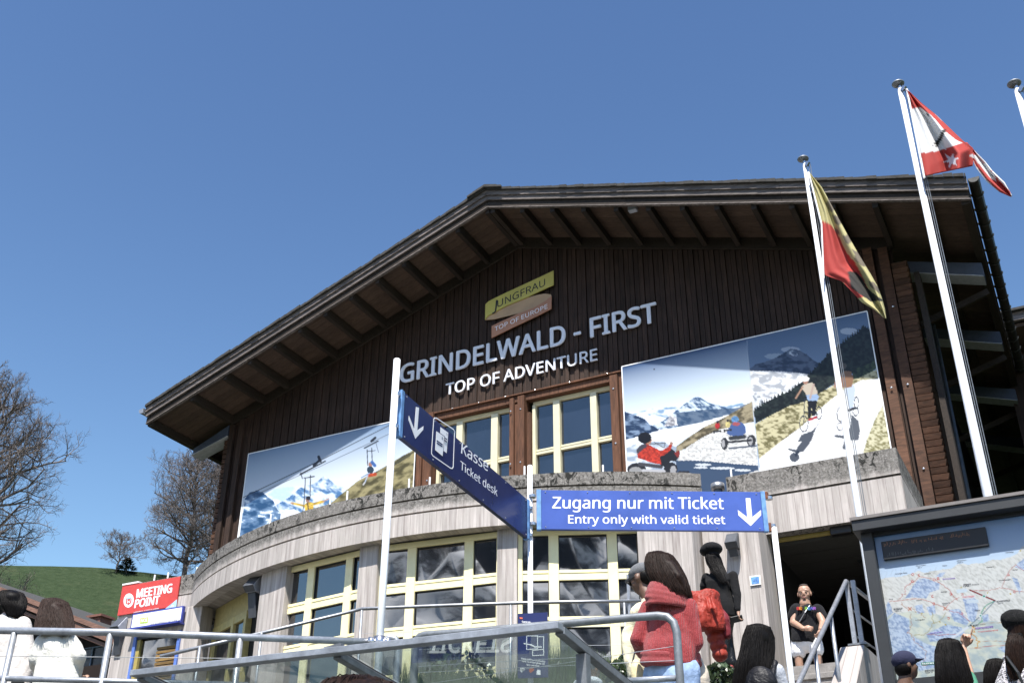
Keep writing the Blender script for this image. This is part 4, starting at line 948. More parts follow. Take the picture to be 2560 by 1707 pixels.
    # red kart rider
    ov(cv, P, (270, 1215), 70, 48, (.045, .045, .05)); ov(cv, P, (262, 1225), 48, 30, (.36, .36, .36)); ov(cv, P, (520, 1210), 50, 48, (.04, .04, .045)); ov(cv, P, (538, 1220), 22, 34, (.40, .40, .41)); stroke(cv, P, [(290, 1175), (450, 1195)], 26, (.10, .10, .11)); stroke(cv, P, [(320, 1225), (470, 1230)], 26, (.50, .50, .52)); stroke(cv, P, [(585, 1235), (650, 1235)], 18, (.04, .04, .05))
    shape(cv, P, [(440, 1120), (500, 1075), (520, 1060), (560, 1090), (585, 1075), (582, 1120), (556, 1155), (520, 1150), (480, 1195), (445, 1185)], (.035, .035, .04)); shape(cv, P, [(545, 1095), (580, 1072), (588, 1100), (572, 1130)], (.28, .06, .05))
    shape(cv, P, [(272, 1100), (300, 1050), (345, 1025), (400, 1055), (450, 1078), (500, 1050), (518, 1015), (536, 1028), (520, 1070), (480, 1105), (440, 1120), (452, 1178), (390, 1168), (280, 1130)], (.48, .075, .045))
    shape(cv, P, [(268, 1070), (290, 1040), (335, 1020), (345, 1045), (300, 1080), (275, 1105)], (.10, .09, .11)); stroke(cv, P, [(350, 1030), (480, 1020), (470, 1055), (400, 1015)], 5, (.07, .07, .07))
    ov(cv, P, (355, 1003), 25, 28, (.42, .24, .17)); ov(cv, P, (328, 982), 50, 42, (.02, .02, .025)); ov(cv, P, (525, 1022), 13, 10, (.4, .25, .2))
    # right half print
    seam = [(1078, 260), (1110, 560), (1140, 860), (1172, 1270), (2300, 1270), (2300, 0), (1078, 0)]
    m = cv.inside(conv(*P, seam)); cB = skygrad(np.clip(vv/170, 0, 1), (.15, .22, .34), (.34, .43, .56), .9); cv.C[m] = cB[m]
    ov(cv, P, (1830, 200), 65, 24, (.62, .67, .75), .7); ov(cv, P, (1300, 385), 90, 22, (.45, .52, .6), .7); ov(cv, P, (1400, 335), 70, 22, (.55, .6, .68), .7)
    shape(cv, P, [(1096, 480), (1140, 445), (1200, 430), (1280, 400), (1350, 360), (1400, 328), (1450, 335), (1520, 370), (1570, 415), (1620, 440), (1720, 470), (1620, 560), (1300, 560), (1103, 550)], None, 1, nzmix((.06, .09, .15), (.17, .21, .29), 14, 8, 41)); 
    shape(cv, P, [(1370, 360), (1410, 338), (1450, 345), (1455, 385), (1420, 380)], None, .8, nzmix((.15, .2, .28), (.72, .76, .82), 5, 5, 42))
    shape(cv, P, [(1100, 490), (1250, 492), (1420, 500), (1560, 520), (1500, 600), (1380, 660), (1280, 700), (1200, 745), (1150, 790), (1128, 780)], None, 1, nzmix((.45, .47, .50), (.84, .85, .86), 16, 9, 43, -.25, .1))
    shape(cv, P, [(1120, 670), (1180, 680), (1210, 730), (1150, 790), (1132, 780)], None, 1, nzmix((.2, .23, .27), (.7, .72, .74), 9, 9, 44))
    shape(cv, P, serr([(1130, 790), (1200, 735), (1270, 700), (1380, 650), (1470, 590), (1540, 520), (1600, 460), (1680, 370), (1760, 310), (1830, 250), (1900, 215), (1930, 165), (1990, 190)], 26, 4, 5)+[(2050, 440), (1900, 480), (1760, 560), (1640, 640), (1500, 720), (1400, 745), (1260, 815), (1145, 875)], None, 1, nzmix((.010, .015, .014), (.045, .06, .05), 6, 6, 45))
    shape(cv, P, [(1860, 480), (1950, 450), (2045, 400), (2055, 450), (1950, 540), (1850, 560)], None, 1, nzmix((.03, .05, .03), (.10, .13, .07), 7, 7, 46))
    shape(cv, P, [(1142, 880), (1260, 815), (1400, 745), (1500, 720), (1640, 640), (1760, 570), (1900, 545), (2050, 470), (2070, 560), (1960, 600), (1700, 760), (1480, 930), (1170, 1145)], None, 1, nzmix((.22, .20, .10), (.62, .58, .40), 9, 5, 47, -.3, .15))
    shape(cv, P, [(2070, 545), (1920, 560), (1800, 620), (1640, 750), (1480, 900), (1330, 1010), (1170, 1135), (1175, 1270), (2200, 1200), (2110, 800)], (.80, .80, .80))
    shape(cv, P, [(2078, 740), (2020, 850), (1960, 1000), (1925, 1130), (1925, 1230), (2220, 1230), (2150, 1075)], None, 1, nzmix((.30, .28, .15), (.68, .65, .48), 7, 4, 48, -.3, .15))
    shape(cv, P, [(1960, 600), (2060, 555), (2070, 590), (1990, 720), (1960, 720)], (.72, .73, .74))
    K = (.045, .06, .09)
    def bike(cx_, s_, flip=1):
        ov(cv, P, (cx_-55*flip, 880), 34*s_, 62*s_, K, 1, .16); ov(cv, P, (cx_+57*flip, 800), 21*s_, 50*s_, K, 1, .2); stroke(cv, P, [(cx_-55*flip, 880), (cx_-50*flip, 700), (cx_-20*flip, 690)], 6, K); stroke(cv, P, [(cx_-48*flip, 790), (cx_+50*flip, 810)], 6, K)
    bike(1553, 1.0)
    shape(cv, P, [(1525, 690), (1600, 690), (1590, 760), (1585, 820), (1560, 820), (1555, 760), (1548, 840), (1530, 840)], (.02, .02, .025)); shape(cv, P, [(1515, 670), (1560, 620), (1610, 680), (1600, 710), (1530, 710)], (.36, .46, .62)); shape(cv, P, [(1478, 610), (1500, 590), (1560, 575), (1590, 620), (1600, 660), (1520, 670), (1500, 640)], (.56, .50, .42)); stroke(cv, P, [(1490, 610), (1440, 690)], 12, (.45, .3, .22)); stroke(cv, P, [(1570, 590), (1545, 690)], 14, (.5, .4, .35)); ov(cv, P, (1512, 572), 17, 18, (.42, .26, .2)); ov(cv, P, (1510, 550), 28, 20, (.78, .78, .76)); stroke(cv, P, [(1540, 850), (1590, 830)], 16, (.45, .04, .07))
    shape(cv, P, [(1590, 900), (1560, 930), (1480, 960), (1455, 1010), (1480, 1010), (1440, 1070), (1375, 1058), (1390, 1072), (1450, 1095), (1490, 1085), (1530, 1040), (1560, 990), (1575, 940), (1620, 850)], K, .9); ov(cv, P, (1430, 1125), 36, 33, K, .9); stroke(cv, P, [(1455, 1085), (1440, 1110)], 20, K)
    ov(cv, P, (1770, 810), 30, 58, K, 1, .16); ov(cv, P, (1885, 725), 17, 48, K, 1, .22); shape(cv, P, [(1800, 620), (1870, 590), (1875, 640), (1860, 760), (1830, 780), (1820, 700)], (.56, .62, .72)); shape(cv, P, [(1730, 600), (1760, 520), (1800, 490), (1850, 495), (1862, 560), (1850, 610), (1790, 615)], (.34, .21, .13)); stroke(cv, P, [(1740, 540), (1725, 610)], 14, (.42, .28, .22)); ov(cv, P, (1788, 455), 26, 22, (.16, .14, .12)); stroke(cv, P, [(1830, 780), (1870, 765)], 18, (.06, .06, .07))
    shape(cv, P, [(1850, 810), (1900, 860), (1912, 920), (1900, 1000), (1840, 1000), (1800, 1070), (1780, 1060), (1800, 990), (1725, 975), (1725, 960), (1800, 965), (1840, 900)], K, .85); ov(cv, P, (1880, 790), 22, 34, K, .9, .25); ov(cv, P, (1765, 900), 24, 30, K, .9, .22)
    stroke(cv, P, [(1078, 270), (1172, 1255)], 4, (.55, .6, .66))
    ov(cv, P, (398, 480), 6, 5, (.08, .08, .1))
    return cv.C
YPO = YF-.14
def board_panel(x0, x1, z0, z1, painter, label, nm='photo_board'):
    T = thing(nm, label, 'poster board', ((x0+x1)/2, YPO, z0))
    MB().box((x0-.006, YPO+.004, z0-.006), (x1+.006, YPO+.035, z1+.006)).build('backing_panel', m_white, T)
    edge = MB(); e = .018
    for a, b in (((x0-.012, z1), (x1+.012, z1+.02)), ((x0-.02, z0), (x0-.0, z1)), ((x1, z0), (x1+.02, z1))): edge.box((a[0], YPO-.008, a[1]), (b[0], YPO+.003, b[1]))
    edge.build('edge_trim', m_white, T)
    printed('print', ((x0, YPO, z1), (x1, YPO, z1), (x1, YPO, z0), (x0, YPO, z0)), YPO, .0155, painter, T, m_print)
board_panel(-16.72, -12.08, 8.9, 12.17, paint_left, 'wide photo board of zip line riders over snowy peaks, left on the gable')
board_panel(-7.20, -2.32, 8.7, 12.24, paint_right, 'wide photo board of mountain karts and scooter riders, right on the gable')

# ============================================================ SIGN POSTS AND HANGING SIGNS
def post(name, label, x, y, z0, z1, r, parent_cat='post', group=None, mat=None):
    T = thing(name, label, parent_cat, (x, y, z0), group)
    MB().tube([(x, y, z0), (x, y, z1)], r, 20).build('pole', mat or m_pole, T, smooth=True); MB().ell((x, y, z1), (r, r, r*.45), 14).build('cap', m_white, T, smooth=True); return T
ax, ay = -3.80, 5.65; bx, by = -3.945, 8.0; cy_ = 8.93; cx_ = float(onY(1936, 1330, 8.93)[0])
pA_ = post('sign_post', 'tall white sign post holding the left end of the shade-toned blue Kasse sign', ax, ay, 2.36, onY(991, 900, ay)[2], .0235)
pB_ = post('sign_post', 'white sign post where the two blue signs meet', bx, by, 2.35, onY(1325, 1165, by)[2], .022)
pC_ = post('sign_post', 'white sign post at the right end of the bright blue ticket sign', cx_, cy_, 2.35, onY(1935, 1325, cy_)[2]+.02, .024)
def framed_sign(P0, P1, zt0, zb0, mat, T, th=.035):
    """box sign between two plan points"""
    P0 = np.array([*P0, 0.]); P1 = np.array([*P1, 0.]); u = (P1-P0); Ls = np.linalg.norm(u); u /= Ls; n = np.array([u[1], -u[0], 0])
    z = np.array([0, 0, 1.])
    def b(a0_, a1_, d0, d1, z0, z1, m_, nm): MB().hexa([P0+u*a0_+n*d1+z*z0, P0+u*a1_+n*d1+z*z0, P0+u*a1_+n*d0+z*z0, P0+u*a0_+n*d0+z*z0, P0+u*a0_+n*d1+z*z1, P0+u*a1_+n*d1+z*z1, P0+u*a1_+n*d0+z*z1, P0+u*a0_+n*d0+z*z1]).build(nm, m_, T, bevel=.002)
    b(0.045, Ls-.045, -th/2, th/2, zb0, zt0, mat, 'panel')
    b(.006, .044, -th/2-.006, th/2+.006, zb0-.004, zt0+.004, m_sky_edge, 'end_channel'); b(Ls-.044, Ls-.006, -th/2-.006, th/2+.006, zb0-.004, zt0+.004, m_sky_edge, 'end_channel')
    bo = MB()
    for i in range(6):
        for zz_ in (zt0-.02, zb0+.02): bo.ell(P0+u*(.08+(Ls-.16)*i/5)+n*(th/2+.001)+z*zz_, (.006, .006, .006), 6)
    bo.build('rivets', m_galv_l, T, uvf=None)
    for s_ in (-.03, Ls+.03):
        for zz_ in (zt0-.05, zb0+.05): MB().tube([P0+u*(s_)+z*(zz_-.012), P0+u*(s_)+z*(zz_+.012)], .030, 14).build('clamp', m_chrome, T)
    return P0, u, n, Ls
def on_sign(px_, py_, P0, n, d=.0): return onPlane(px_, py_, P0+n*d, n)
# Kasse sign runs away from the camera, its face turned to the right
zk1, zk0 = onY(1000, 977, ay+.06)[2], onY(995, 1090, ay+.06)[2]
TK = thing('hanging_sign', 'shade-toned blue sign with white arrow, ticket symbol and the words Kasse Ticket desk', 'sign', (-3.87, 6.8, zk0))
P0, u, n, Ls = framed_sign((ax, ay+.045), (bx, by-.045), zk1, zk0, m_navy_shade, TK)
def kq(x, y): return on_sign(960+x*.2551, 920+y*.2551, P0, n, .0178)
def ktext(s, a, b, c_, bold): sign_text(s, kq(*a), kq(*b), kq(*c_), -n, m_print_white, TK, bold, .0015, font=SIGNFONT)
ktext('Kasse', (757, 832), (1018, 1012), (765, 728), .03); ktext('Ticket desk', (747, 985), (1112, 1256), (750, 905), .012)
def kpoly(pts, name, mat=None, d=.0015, back=0):
    MB().prism([kq(*p)+n*back for p in pts], n*d).build(name, mat or m_print_white, TK, uvf=None)
kpoly([(313, 380), (342, 388), (325, 610), (385, 568), (383, 603), (306, 692), (240, 510), (243, 465), (296, 600)], 'arrow')
# symbol frame
def stroke_poly(pts, w, T, fn, mat, nrm, name='line', closed=False):
    m_ = MB(); k = len(pts)
    for i in range(k if closed else k-1):
        a = fn(*pts[i]); b = fn(*pts[(i+1) % k]); d = b-a; d = d/(np.linalg.norm(d)+1e-9); s_ = np.cross(d, nrm)*w/2; a = a-d*w*.4; b = b+d*w*.4
        m_.prism([a-s_, b-s_, b+s_, a+s_], nrm*(.0012+.0002*(i % 3)))
    return m_.build(name, mat, T, uvf=None)
fr_pts = [(495, 488), (515, 490), (680, 600), (693, 625), (690, 650), (678, 965), (668, 982), (650, 978), (478, 858), (466, 838), (466, 810), (487, 500)]
stroke_poly(fr_pts, .008, TK, kq, m_print_white, n, 'symbol_frame', True)
kpoly([(553, 577), (629, 632), (613, 832), (545, 780)], 'ticket_symbol', d=.001)
kpoly([(514, 610), (594, 668), (574, 868), (496, 800)], 'ticket_symbol_gap', m_navy_shade, .001, .0012); kpoly([(510, 618), (588, 672), (570, 862), (498, 802)], 'ticket_symbol', d=.001, back=.0024)
for a, b in (((515, 712), (568, 750)), ((515, 735), (566, 768)), ((593, 685), (612, 700)), ((592, 708), (610, 722))): stroke_poly([a, b], .009, TK, lambda x, y: kq(x, y)+n*.0034, m_navy_shade, n, 'ticket_lines')
sign_text('2', kq(560, 690)+n*.0034, kq(575, 702)+n*.0034, kq(560, 668)+n*.0034, n, m_navy_shade, TK, 0, .001); sign_text('1', kq(610, 658)+n*.0012, kq(617, 664)+n*.0012, kq(610, 634)+n*.0012, n, m_navy_shade, TK, 0, .001)
# bright blue sign
zs1, zs0 = onY(1345, 1224, by-.0)[2], onY(1345, 1322, by)[2]
TZ = thing('hanging_sign', 'bright blue sign reading Zugang nur mit Ticket with a white down arrow', 'sign', (-3.0, 8.3, zs0))
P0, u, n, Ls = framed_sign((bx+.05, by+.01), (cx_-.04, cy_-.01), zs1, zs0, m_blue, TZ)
S7 = (620/2352, 1340, 1200)
def zq(x, y): return on_sign(1340+x*S7[0], 1200+y*S7[0], P0, n, .0178)
sign_text('Zugang nur mit Ticket', zq(158, 265), zq(1782, 272), zq(162, 157), -n, m_print_white, TZ, .035, .0015, font=SIGNFONT)
sign_text('Entry only with valid ticket', zq(308, 408), zq(1797, 414), zq(308, 330), -n, m_print_white, TZ, .035, .0015, font=SIGNFONT)
MB().prism([zq(*p) for p in [(1988, 170), (2033, 170), (2050, 350), (2134, 282), (2134, 332), (2036, 433), (1920, 332), (1914, 282), (2003, 350)]], n*.0015).build('arrow', m_print_white, TZ, uvf=None)
m_rust = simple('rusty_bracket', (.16, .06, .03), .9, var=.4, scale=40); MB().box((cx_-.045, cy_-.03, zs1-.06), (cx_-.015, cy_+.01, zs1-.0)).build('rusty_bracket', m_rust, TZ); MB().box((cx_-.045, cy_-.03, zs0+.0), (cx_-.015, cy_+.01, zs0+.07)).build('rusty_bracket', m_rust, TZ)
# guest information panel on the middle post
TI = thing('information_panel', 'small navy information panel with white line drawing and emblems, seen past the pipe rail', 'sign', (-3.9, 7.9, 3.4))
Pi = np.array([-3.98, 7.86, 0]); ni = np.array([.28, -.96, 0]); ni /= np.linalg.norm(ni)
SC = (.2126, 900, 1480)
def iq(x, y, d=0): return onPlane(900+x*SC[0], 1480+y*SC[0], Pi+ni*d, ni)
a_, b_, c_, d_ = iq(1855, 250), iq(2205, 300), iq(2203, 1010), iq(1842, 1000)
zt = a_[2]; zb = iq(1850, 1010)[2]; A2 = np.array([a_[0], a_[1], 0]); B2 = np.array([b_[0], b_[1], 0]); Z3 = np.array([0, 0, 1.])
MB().hexa([A2+Z3*zb, B2+Z3*zb, B2+Z3*zb-ni*.01, A2+Z3*zb-ni*.01, A2+Z3*zt, B2+Z3*zt, B2+Z3*zt-ni*.01, A2+Z3*zt-ni*.01]).build('panel', m_navy_shade, TI)
f3 = lambda x, y: iq(x, y, .001)
for pts in ([(1960, 510), (1960, 670), (2088, 662), (2088, 510)], [(2030, 680), (2160, 668), (2160, 735), (2030, 742)], [(2100, 520), (2160, 518), (2158, 690)]): stroke_poly(pts, .006, TI, f3, m_print_white, ni, 'line_drawing', len(pts) == 4)
stroke_poly([(1930, 600), (2010, 615), (2060, 640), (2130, 640)], .010, TI, f3, m_print_white, ni, 'line_drawing')
for i, (txt, x0, y0, x1, y1) in enumerate([('Guest entitlements including', 1897, 785, 2175, 822), ('GoGo Travel Pass please use', 1905, 815, 2170, 850), ('the vendor', 1960, 858, 2110, 872), ('Guest info', 1905, 352, 2010, 362)]): sign_text(txt, f3(x0, y0), f3(x1, y1), f3(x0, y0-20), ni, m_print_white, TI, .03, .001)
m_orange = simple('red_orange_print', (.55, .11, .05), .5)
for (x, y, r_, mm) in ((1910, 910, .020, m_print_white), (2018, 915, .020, m_orange)): MB().tube([iq(x, y, .001), iq(x, y, .003)], r_, 18).build('emblem', mm, TI)
MB().prism([iq(*p, .001) for p in [(2075, 965), (2078, 925), (2095, 905), (2120, 915), (2125, 970)]], ni*.002).build('emblem', m_print_white, TI); MB().prism([iq(*p, .001) for p in [(1875, 290), (1915, 295), (1912, 312), (1880, 310)]], ni*.002).build('emblem', m_orange, TI)
sign_text('>', iq(1903, 918, .0035), iq(1922, 919, .0035), iq(1903, 900, .0035), ni, m_navy_shade, TI, .01, .001)

# ============================================================ RED AND WHITE SIGNS ON THE WING
def wing_sign(quad, Y, mat, name, label, th=.03):
    T = thing(name, label, 'sign', (quad[0][0], Y, quad[1][1])); (x0, x1), (z0, z1) = quad
    MB().box((x0, Y-th, z0), (x1, Y, z1)).build('panel', mat, T, bevel=.002); return T
m_red = simple('red_sign_print', (.52, .055, .045), .4, var=.06); m_lblue = simple('pale_blue_print', (.35, .52, .66), .4)
YS = 16.585; TM = wing_sign(((-17.62, -16.06), (7.86, 8.47)), YS, m_red, 'meeting_point_sign', 'red sign reading MEETING POINT with a round white emblem')
S6 = (.2085, 240, 1380)
def mq(x, y, d=0.0): return onY(240+x*S6[0], 1380+y*S6[0], YS-.031-d)
def mt(s, a, b, c_, mat, bold, **k): sign_text(s, mq(*a), mq(*b), mq(*c_), (0, -1, 0), mat, TM, bold, .002, **k)
mt('MEETING', (485, 545), (905, 478), (497, 445), m_print_white, .05, font=SIGNFONT); mt('POINT', (462, 665), (752, 615), (478, 568), m_print_white, .05, font=SIGNFONT)
mt('grindelwaldbus.ch  +41 33 854 16 16  grindelwald', (452, 724), (752, 676), (453, 712), m_print_white, .0)
MB().prism([mq(392+61*math.cos(a), 576+84*math.sin(a)-math.cos(a)*9) for a in np.linspace(0, 2*math.pi, 28)[:-1]], (0, -.002, 0)).build('emblem', m_print_white, TM, uvf=None)
MB().prism([mq(*p, .003) for p in [(360, 548), (428, 535), (424, 600), (392, 628), (360, 612)]], (0, -.002, 0)).build('emblem_shield', m_red, TM, uvf=None)
MB().prism([mq(*p, .006) for p in [(368, 545), (424, 533), (426, 552), (366, 562)]], (0, -.002, 0)).build('emblem_shield', m_lblue, TM, uvf=None); stroke_poly([(374, 566), (380, 608), (392, 585), (404, 603), (414, 560)], .012, TM, lambda x, y: mq(x, y, .006), m_print_white, np.array([0, -1., 0]), 'emblem_line')
MB().prism([mq(*p) for p in [(808, 692), (972, 562), (962, 660)]], (0, -.002, 0)).build('corner_print', m_lblue, TM, uvf=None); MB().prism([mq(*p, .003) for p in [(888, 658), (915, 625), (940, 645)]], (0, -.001, 0)).build('corner_emblem', m_print_white, TM, uvf=None)
m_dblue = simple('violet_blue_frame', (.045, .06, .30), .4); m_cream = simple('off_white_sign_face', (.82, .82, .78), .35, var=.03)
TW = wing_sign(((-17.13, -15.79), (7.50, 7.82)), 16.55, m_dblue, 'company_sign', 'white company sign with blue border and small green logo above the kiosk window', .06)
MB().box((-17.10, 16.485, 7.535), (-15.82, 16.4895, 7.79)).build('face', m_cream, TW); m_lime = simple('lime_green_print', (.42, .58, .05), .4)
def wq(x, y): return onY(240+x*S6[0], 1380+y*S6[0], 16.484)
MB().prism([wq(*p) for p in [(530, 790), (625, 775), (622, 840), (528, 852)]], (0, -.002, 0)).build('logo', m_lime, TW, uvf=None)
sign_text('NOI', wq(540, 838)-(0, .003, 0), wq(615, 828)-(0, .003, 0), wq(541, 800)-(0, .003, 0), (0, -1, 0), m_cream, TW, .04, .001)
sign_text('www.grindelwald.ch  +41 33 854 12 12', wq(650, 866), wq(1030, 812), wq(651, 848), (0, -1, 0), m_anth, TW, 0, .001); sign_text('grindelwald', wq(518, 862), wq(618, 850), wq(519, 852), (0, -1, 0), m_lime, TW, 0, .001)
MB().box((-17.13, 16.40, 7.47), (-15.79, 16.59, 7.498)).build('bottom_ledge', m_dblue, TW)

# ============================================================ FLAGPOLES AND FLAGS
def flagpole(x, y, ztop, label, r0=.050):
    T = thing('flagpole', label, 'flagpole', (x, y, 2.35), 'white flagpoles in front of the station')
    MB().tube([(x, y, 2.35), (x, y, 6), (x, y, ztop)], [r0, r0*.9, r0*.62], 24).build('pole', m_pole, T, smooth=True)
    MB().tube([(x, y, ztop), (x, y, ztop+.05)], [.02, .02], 10).build('neck', m_chrome, T)
    c = MB(); c.ell((x-.01, y, ztop+.085), (.074, .074, .030), 20); c.build('finial', m_galv_d, T, smooth=True)
    MB().beam((x+.02, y-.03, ztop-.06), (x+.06, y-.05, ztop-.02), .03, .05).build('pulley', m_chrome, T)
    for k, dx in enumerate((.055, .075)): MB().tube([(x+dx, y-.03, ztop-.05), (x+dx+.01, y-.03, 2.9)], .0045, 5).build('halyard', m_galv_d, T)
    return T
flagpole(-1.92, 12.0, 10.72, 'white flagpole carrying the yellow, red and black flag', .041)
flagpole(-.55, 11.1, 10.72, 'tall white flagpole carrying the red and white flag')
flagpole(.615, 10.55, 9.80, 'white flagpole cut by the right edge of the photo')
def cloth(outline_l, outline_r, depth0, bulge, nu, nv, painter, name, label, seed, matn):
    """flag hanging in folds: left edge and right edge polylines traced as real points at the pole, surface ruffled in depth"""
    def samp(poly, t):
        k = t*(len(poly)-1); i = min(int(k), len(poly)-2); f = k-i; return np.array(poly[i])*(1-f)+np.array(poly[i+1])*f
    P = np.zeros((nu, nv, 3)); XY = np.zeros((nu, nv, 2))
    for j in range(nv):
        t = j/(nv-1); a = samp(outline_l, t); b = samp(outline_r, t)
        for i in range(nu):
            s_ = i/(nu-1); p = a*(1-s_)+b*s_; XY[i, j] = p
            wv = bulge*(math.sin(s_*9+t*2.5+seed)*.5+math.sin(s_*17+seed*2+t*1.0)*.25)*min(1, s_*2.2)*(.35+.65*t)
            P[i, j] = onY(p[0], p[1], depth0+wv)
    C = painter(XY[..., 0], XY[..., 1])
    o = grid_mesh(name, P, matn, True, None); o['label'] = label; o['category'] = 'flag'
    ca = o.data.color_attributes.new('print', 'FLOAT_COLOR', 'POINT'); buf = np.ones((nu*nv, 4), np.float32); buf[:, :3] = np.clip(C, 0, 1).reshape(-1, 3); ca.data.foreach_set('color', buf.ravel())
    sm = o.modifiers.new('thickness', 'SOLIDIFY'); sm.thickness = .003
    return o
def clothmat(name):
    m, t, b = nt(name); a = N(t, 'ShaderNodeVertexColor', layer_name='print'); L(t, a.outputs[0], b.inputs['Base Color']); b.inputs['Roughness'].default_value = .8
    tr = N(t, 'ShaderNodeBsdfTranslucent'); L(t, a.outputs[0], tr.inputs[0]); mx = N(t, 'ShaderNodeMixShader'); mx.inputs[0].default_value = .35
    L(t, b.outputs[0], mx.inputs[1]); L(t, tr.outputs[0], mx.inputs[2]); L(t, mx.outputs[0], t.nodes['Material Output'].inputs[0]); return m
m_cloth = clothmat('flag_cloth')
SF = (660/1478, 1900, 160)
fp = lambda pts: conv(*SF, pts)
R_, W_, Yw, Bk = (.50, .06, .05), (.80, .80, .80), (.56, .51, .25), (.035, .033, .03)
def paint_f1(X, Y):
    cv = Canvas(X, Y, Yw)
    cv.fill(fp([(357, 885), (375, 890), (400, 905), (440, 960), (490, 1060), (545, 1130), (580, 1200), (605, 1260), (620, 1290), (500, 1330), (470, 1225), (330, 1190), (340, 900)]), R_)
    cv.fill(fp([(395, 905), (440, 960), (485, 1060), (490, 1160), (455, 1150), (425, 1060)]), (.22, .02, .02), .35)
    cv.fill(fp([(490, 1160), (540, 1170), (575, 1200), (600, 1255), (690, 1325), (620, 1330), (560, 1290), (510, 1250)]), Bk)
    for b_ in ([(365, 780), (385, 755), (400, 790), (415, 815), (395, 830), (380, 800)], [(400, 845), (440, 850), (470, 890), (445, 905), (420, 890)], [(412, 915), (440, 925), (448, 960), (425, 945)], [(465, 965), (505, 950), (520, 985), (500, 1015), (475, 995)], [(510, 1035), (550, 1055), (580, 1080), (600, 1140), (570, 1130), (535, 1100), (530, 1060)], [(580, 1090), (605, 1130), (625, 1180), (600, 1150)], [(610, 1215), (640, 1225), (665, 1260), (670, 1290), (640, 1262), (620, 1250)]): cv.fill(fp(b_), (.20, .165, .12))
    return cv.C
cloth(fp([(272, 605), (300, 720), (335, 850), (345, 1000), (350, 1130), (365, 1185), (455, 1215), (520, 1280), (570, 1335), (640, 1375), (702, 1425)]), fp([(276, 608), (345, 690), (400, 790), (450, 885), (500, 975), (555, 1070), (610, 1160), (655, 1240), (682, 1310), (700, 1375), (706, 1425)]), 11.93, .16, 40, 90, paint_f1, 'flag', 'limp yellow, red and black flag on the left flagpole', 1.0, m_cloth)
def paint_f2(X, Y):
    cv = Canvas(X, Y, W_)
    cv.fill(fp([(815, 140), (850, 258), (895, 240), (960, 290), (1040, 380), (1100, 430), (1150, 450), (1190, 460), (1190, 440), (1020, 320), (900, 200)]), R_)
    cv.fill(fp([(900, 502), (960, 495), (1040, 478), (1090, 458), (1130, 445), (1192, 462), (1200, 530), (1195, 570), (1130, 605), (1040, 615), (925, 632)]), R_)
    cx0, cy0 = 1073, 540
    star = []
    for k in range(12):
        a = math.pi*k/6-.25; r_ = 52 if k % 2 == 0 else 20; star.append((cx0+r_*math.cos(a), cy0+r_*.9*math.sin(a)))
    cv.fill(fp(star), (.75, .76, .80))
    cv.fill(fp([(1030, 365), (1042, 368), (1030, 400), (1018, 425), (1005, 445), (990, 466), (978, 468), (985, 450), (962, 462), (975, 445), (990, 430), (1005, 410), (1018, 380)]), Bk); cv.fill(fp([(930, 275), (950, 282), (945, 292), (935, 288)]), Bk)
    cv.fill(fp([(1192, 462), (1200, 560), (1230, 600), (1290, 670), (1345, 720), (1408, 745), (1400, 715), (1330, 640), (1270, 570), (1210, 500)]), R_)
    cv.fill(fp([(1165, 515), (1180, 505), (1215, 515), (1260, 560), (1320, 630), (1325, 665), (1290, 640), (1240, 580), (1200, 530), (1180, 520)]), W_); cv.fill(fp([(1290, 618), (1310, 628), (1300, 632)]), Bk)
    return cv.C
cloth(fp([(818, 140), (840, 230), (862, 320), (882, 420), (900, 500), (915, 585), (925, 628)]), fp([(824, 143), (900, 215), (985, 285), (1060, 358), (1135, 430), (1192, 470), (1193, 572)]), 11.02, .22, 60, 60, paint_f2, 'flag', 'red and white flag with a white star on the tall flagpole', 2.2, m_cloth)
cloth(fp([(1150, 440), (1180, 520), (1215, 590), (1270, 660), (1340, 718), (1408, 745)]), fp([(1160, 440), (1215, 500), (1260, 545), (1300, 598), (1370, 665), (1411, 738)]), 11.25, .10, 14, 50, paint_f2, 'flag_tail', 'trailing folded corner of the red and white flag', .6, m_cloth)
for o_ in [o for o in bpy.data.objects if o.name.startswith('flag_tail')]:
    fl2 = [o for o in bpy.data.objects if o.name == 'flag.001'][0]; o_.parent = fl2
    for k_ in ('label', 'category'): 
        if k_ in o_: del o_[k_]
    WL[o_] = np.zeros(3)
MB().tube([onY(*fp([(822, 142)])[0], 11.0), onY(*fp([(920, 640)])[0], 11.0)], .012, 8).build('flag_sleeve', m_white, fl2)
fl1 = [o for o in bpy.data.objects if o.name == 'flag'][0]
MB().tube([onY(*fp([(272, 605)])[0], 11.9), onY(*fp([(345, 900)])[0], 11.9), onY(*fp([(357, 1200)])[0], 11.9)], .010, 8).build('flag_sleeve', m_white, fl1)

# ============================================================ MAP BOARD
YM = 10.4
tm = thing('map_board', 'large framed panorama trail map board with a dark hood and display panel', 'map board', (0.2, YM, 2.35))
TLo = onY(2150, 1300, YM-.32); 
xL = onY(2157, 1345, YM)[0]; xR = 1.9; zTop = onY(2184, 1345, YM)[2]; zBot = onY(2450, 1682, YM)[2]; xiL = onY(2186, 1345, YM)[0]
MB().box((xL, YM-.10, 2.36), (xiL, YM+.12, zTop+.12)).build('frame_side', m_anth, tm, bevel=.006); MB().box((xR, YM-.10, 2.36), (xR+.12, YM+.12, zTop+.25)).build('frame_side', m_anth, tm)
MB().box((xiL+.001, YM-.06, zTop), (xR-.001, YM+.12, zTop+.2)).build('frame_top', m_anth, tm); MB().box((xiL+.001, YM-.06, zBot-.35), (xR-.001, YM+.12, zBot)).build('frame_bottom', m_anth, tm)
hd_ = onY(2350, 1268, YM-.19); zh = hd_[2]
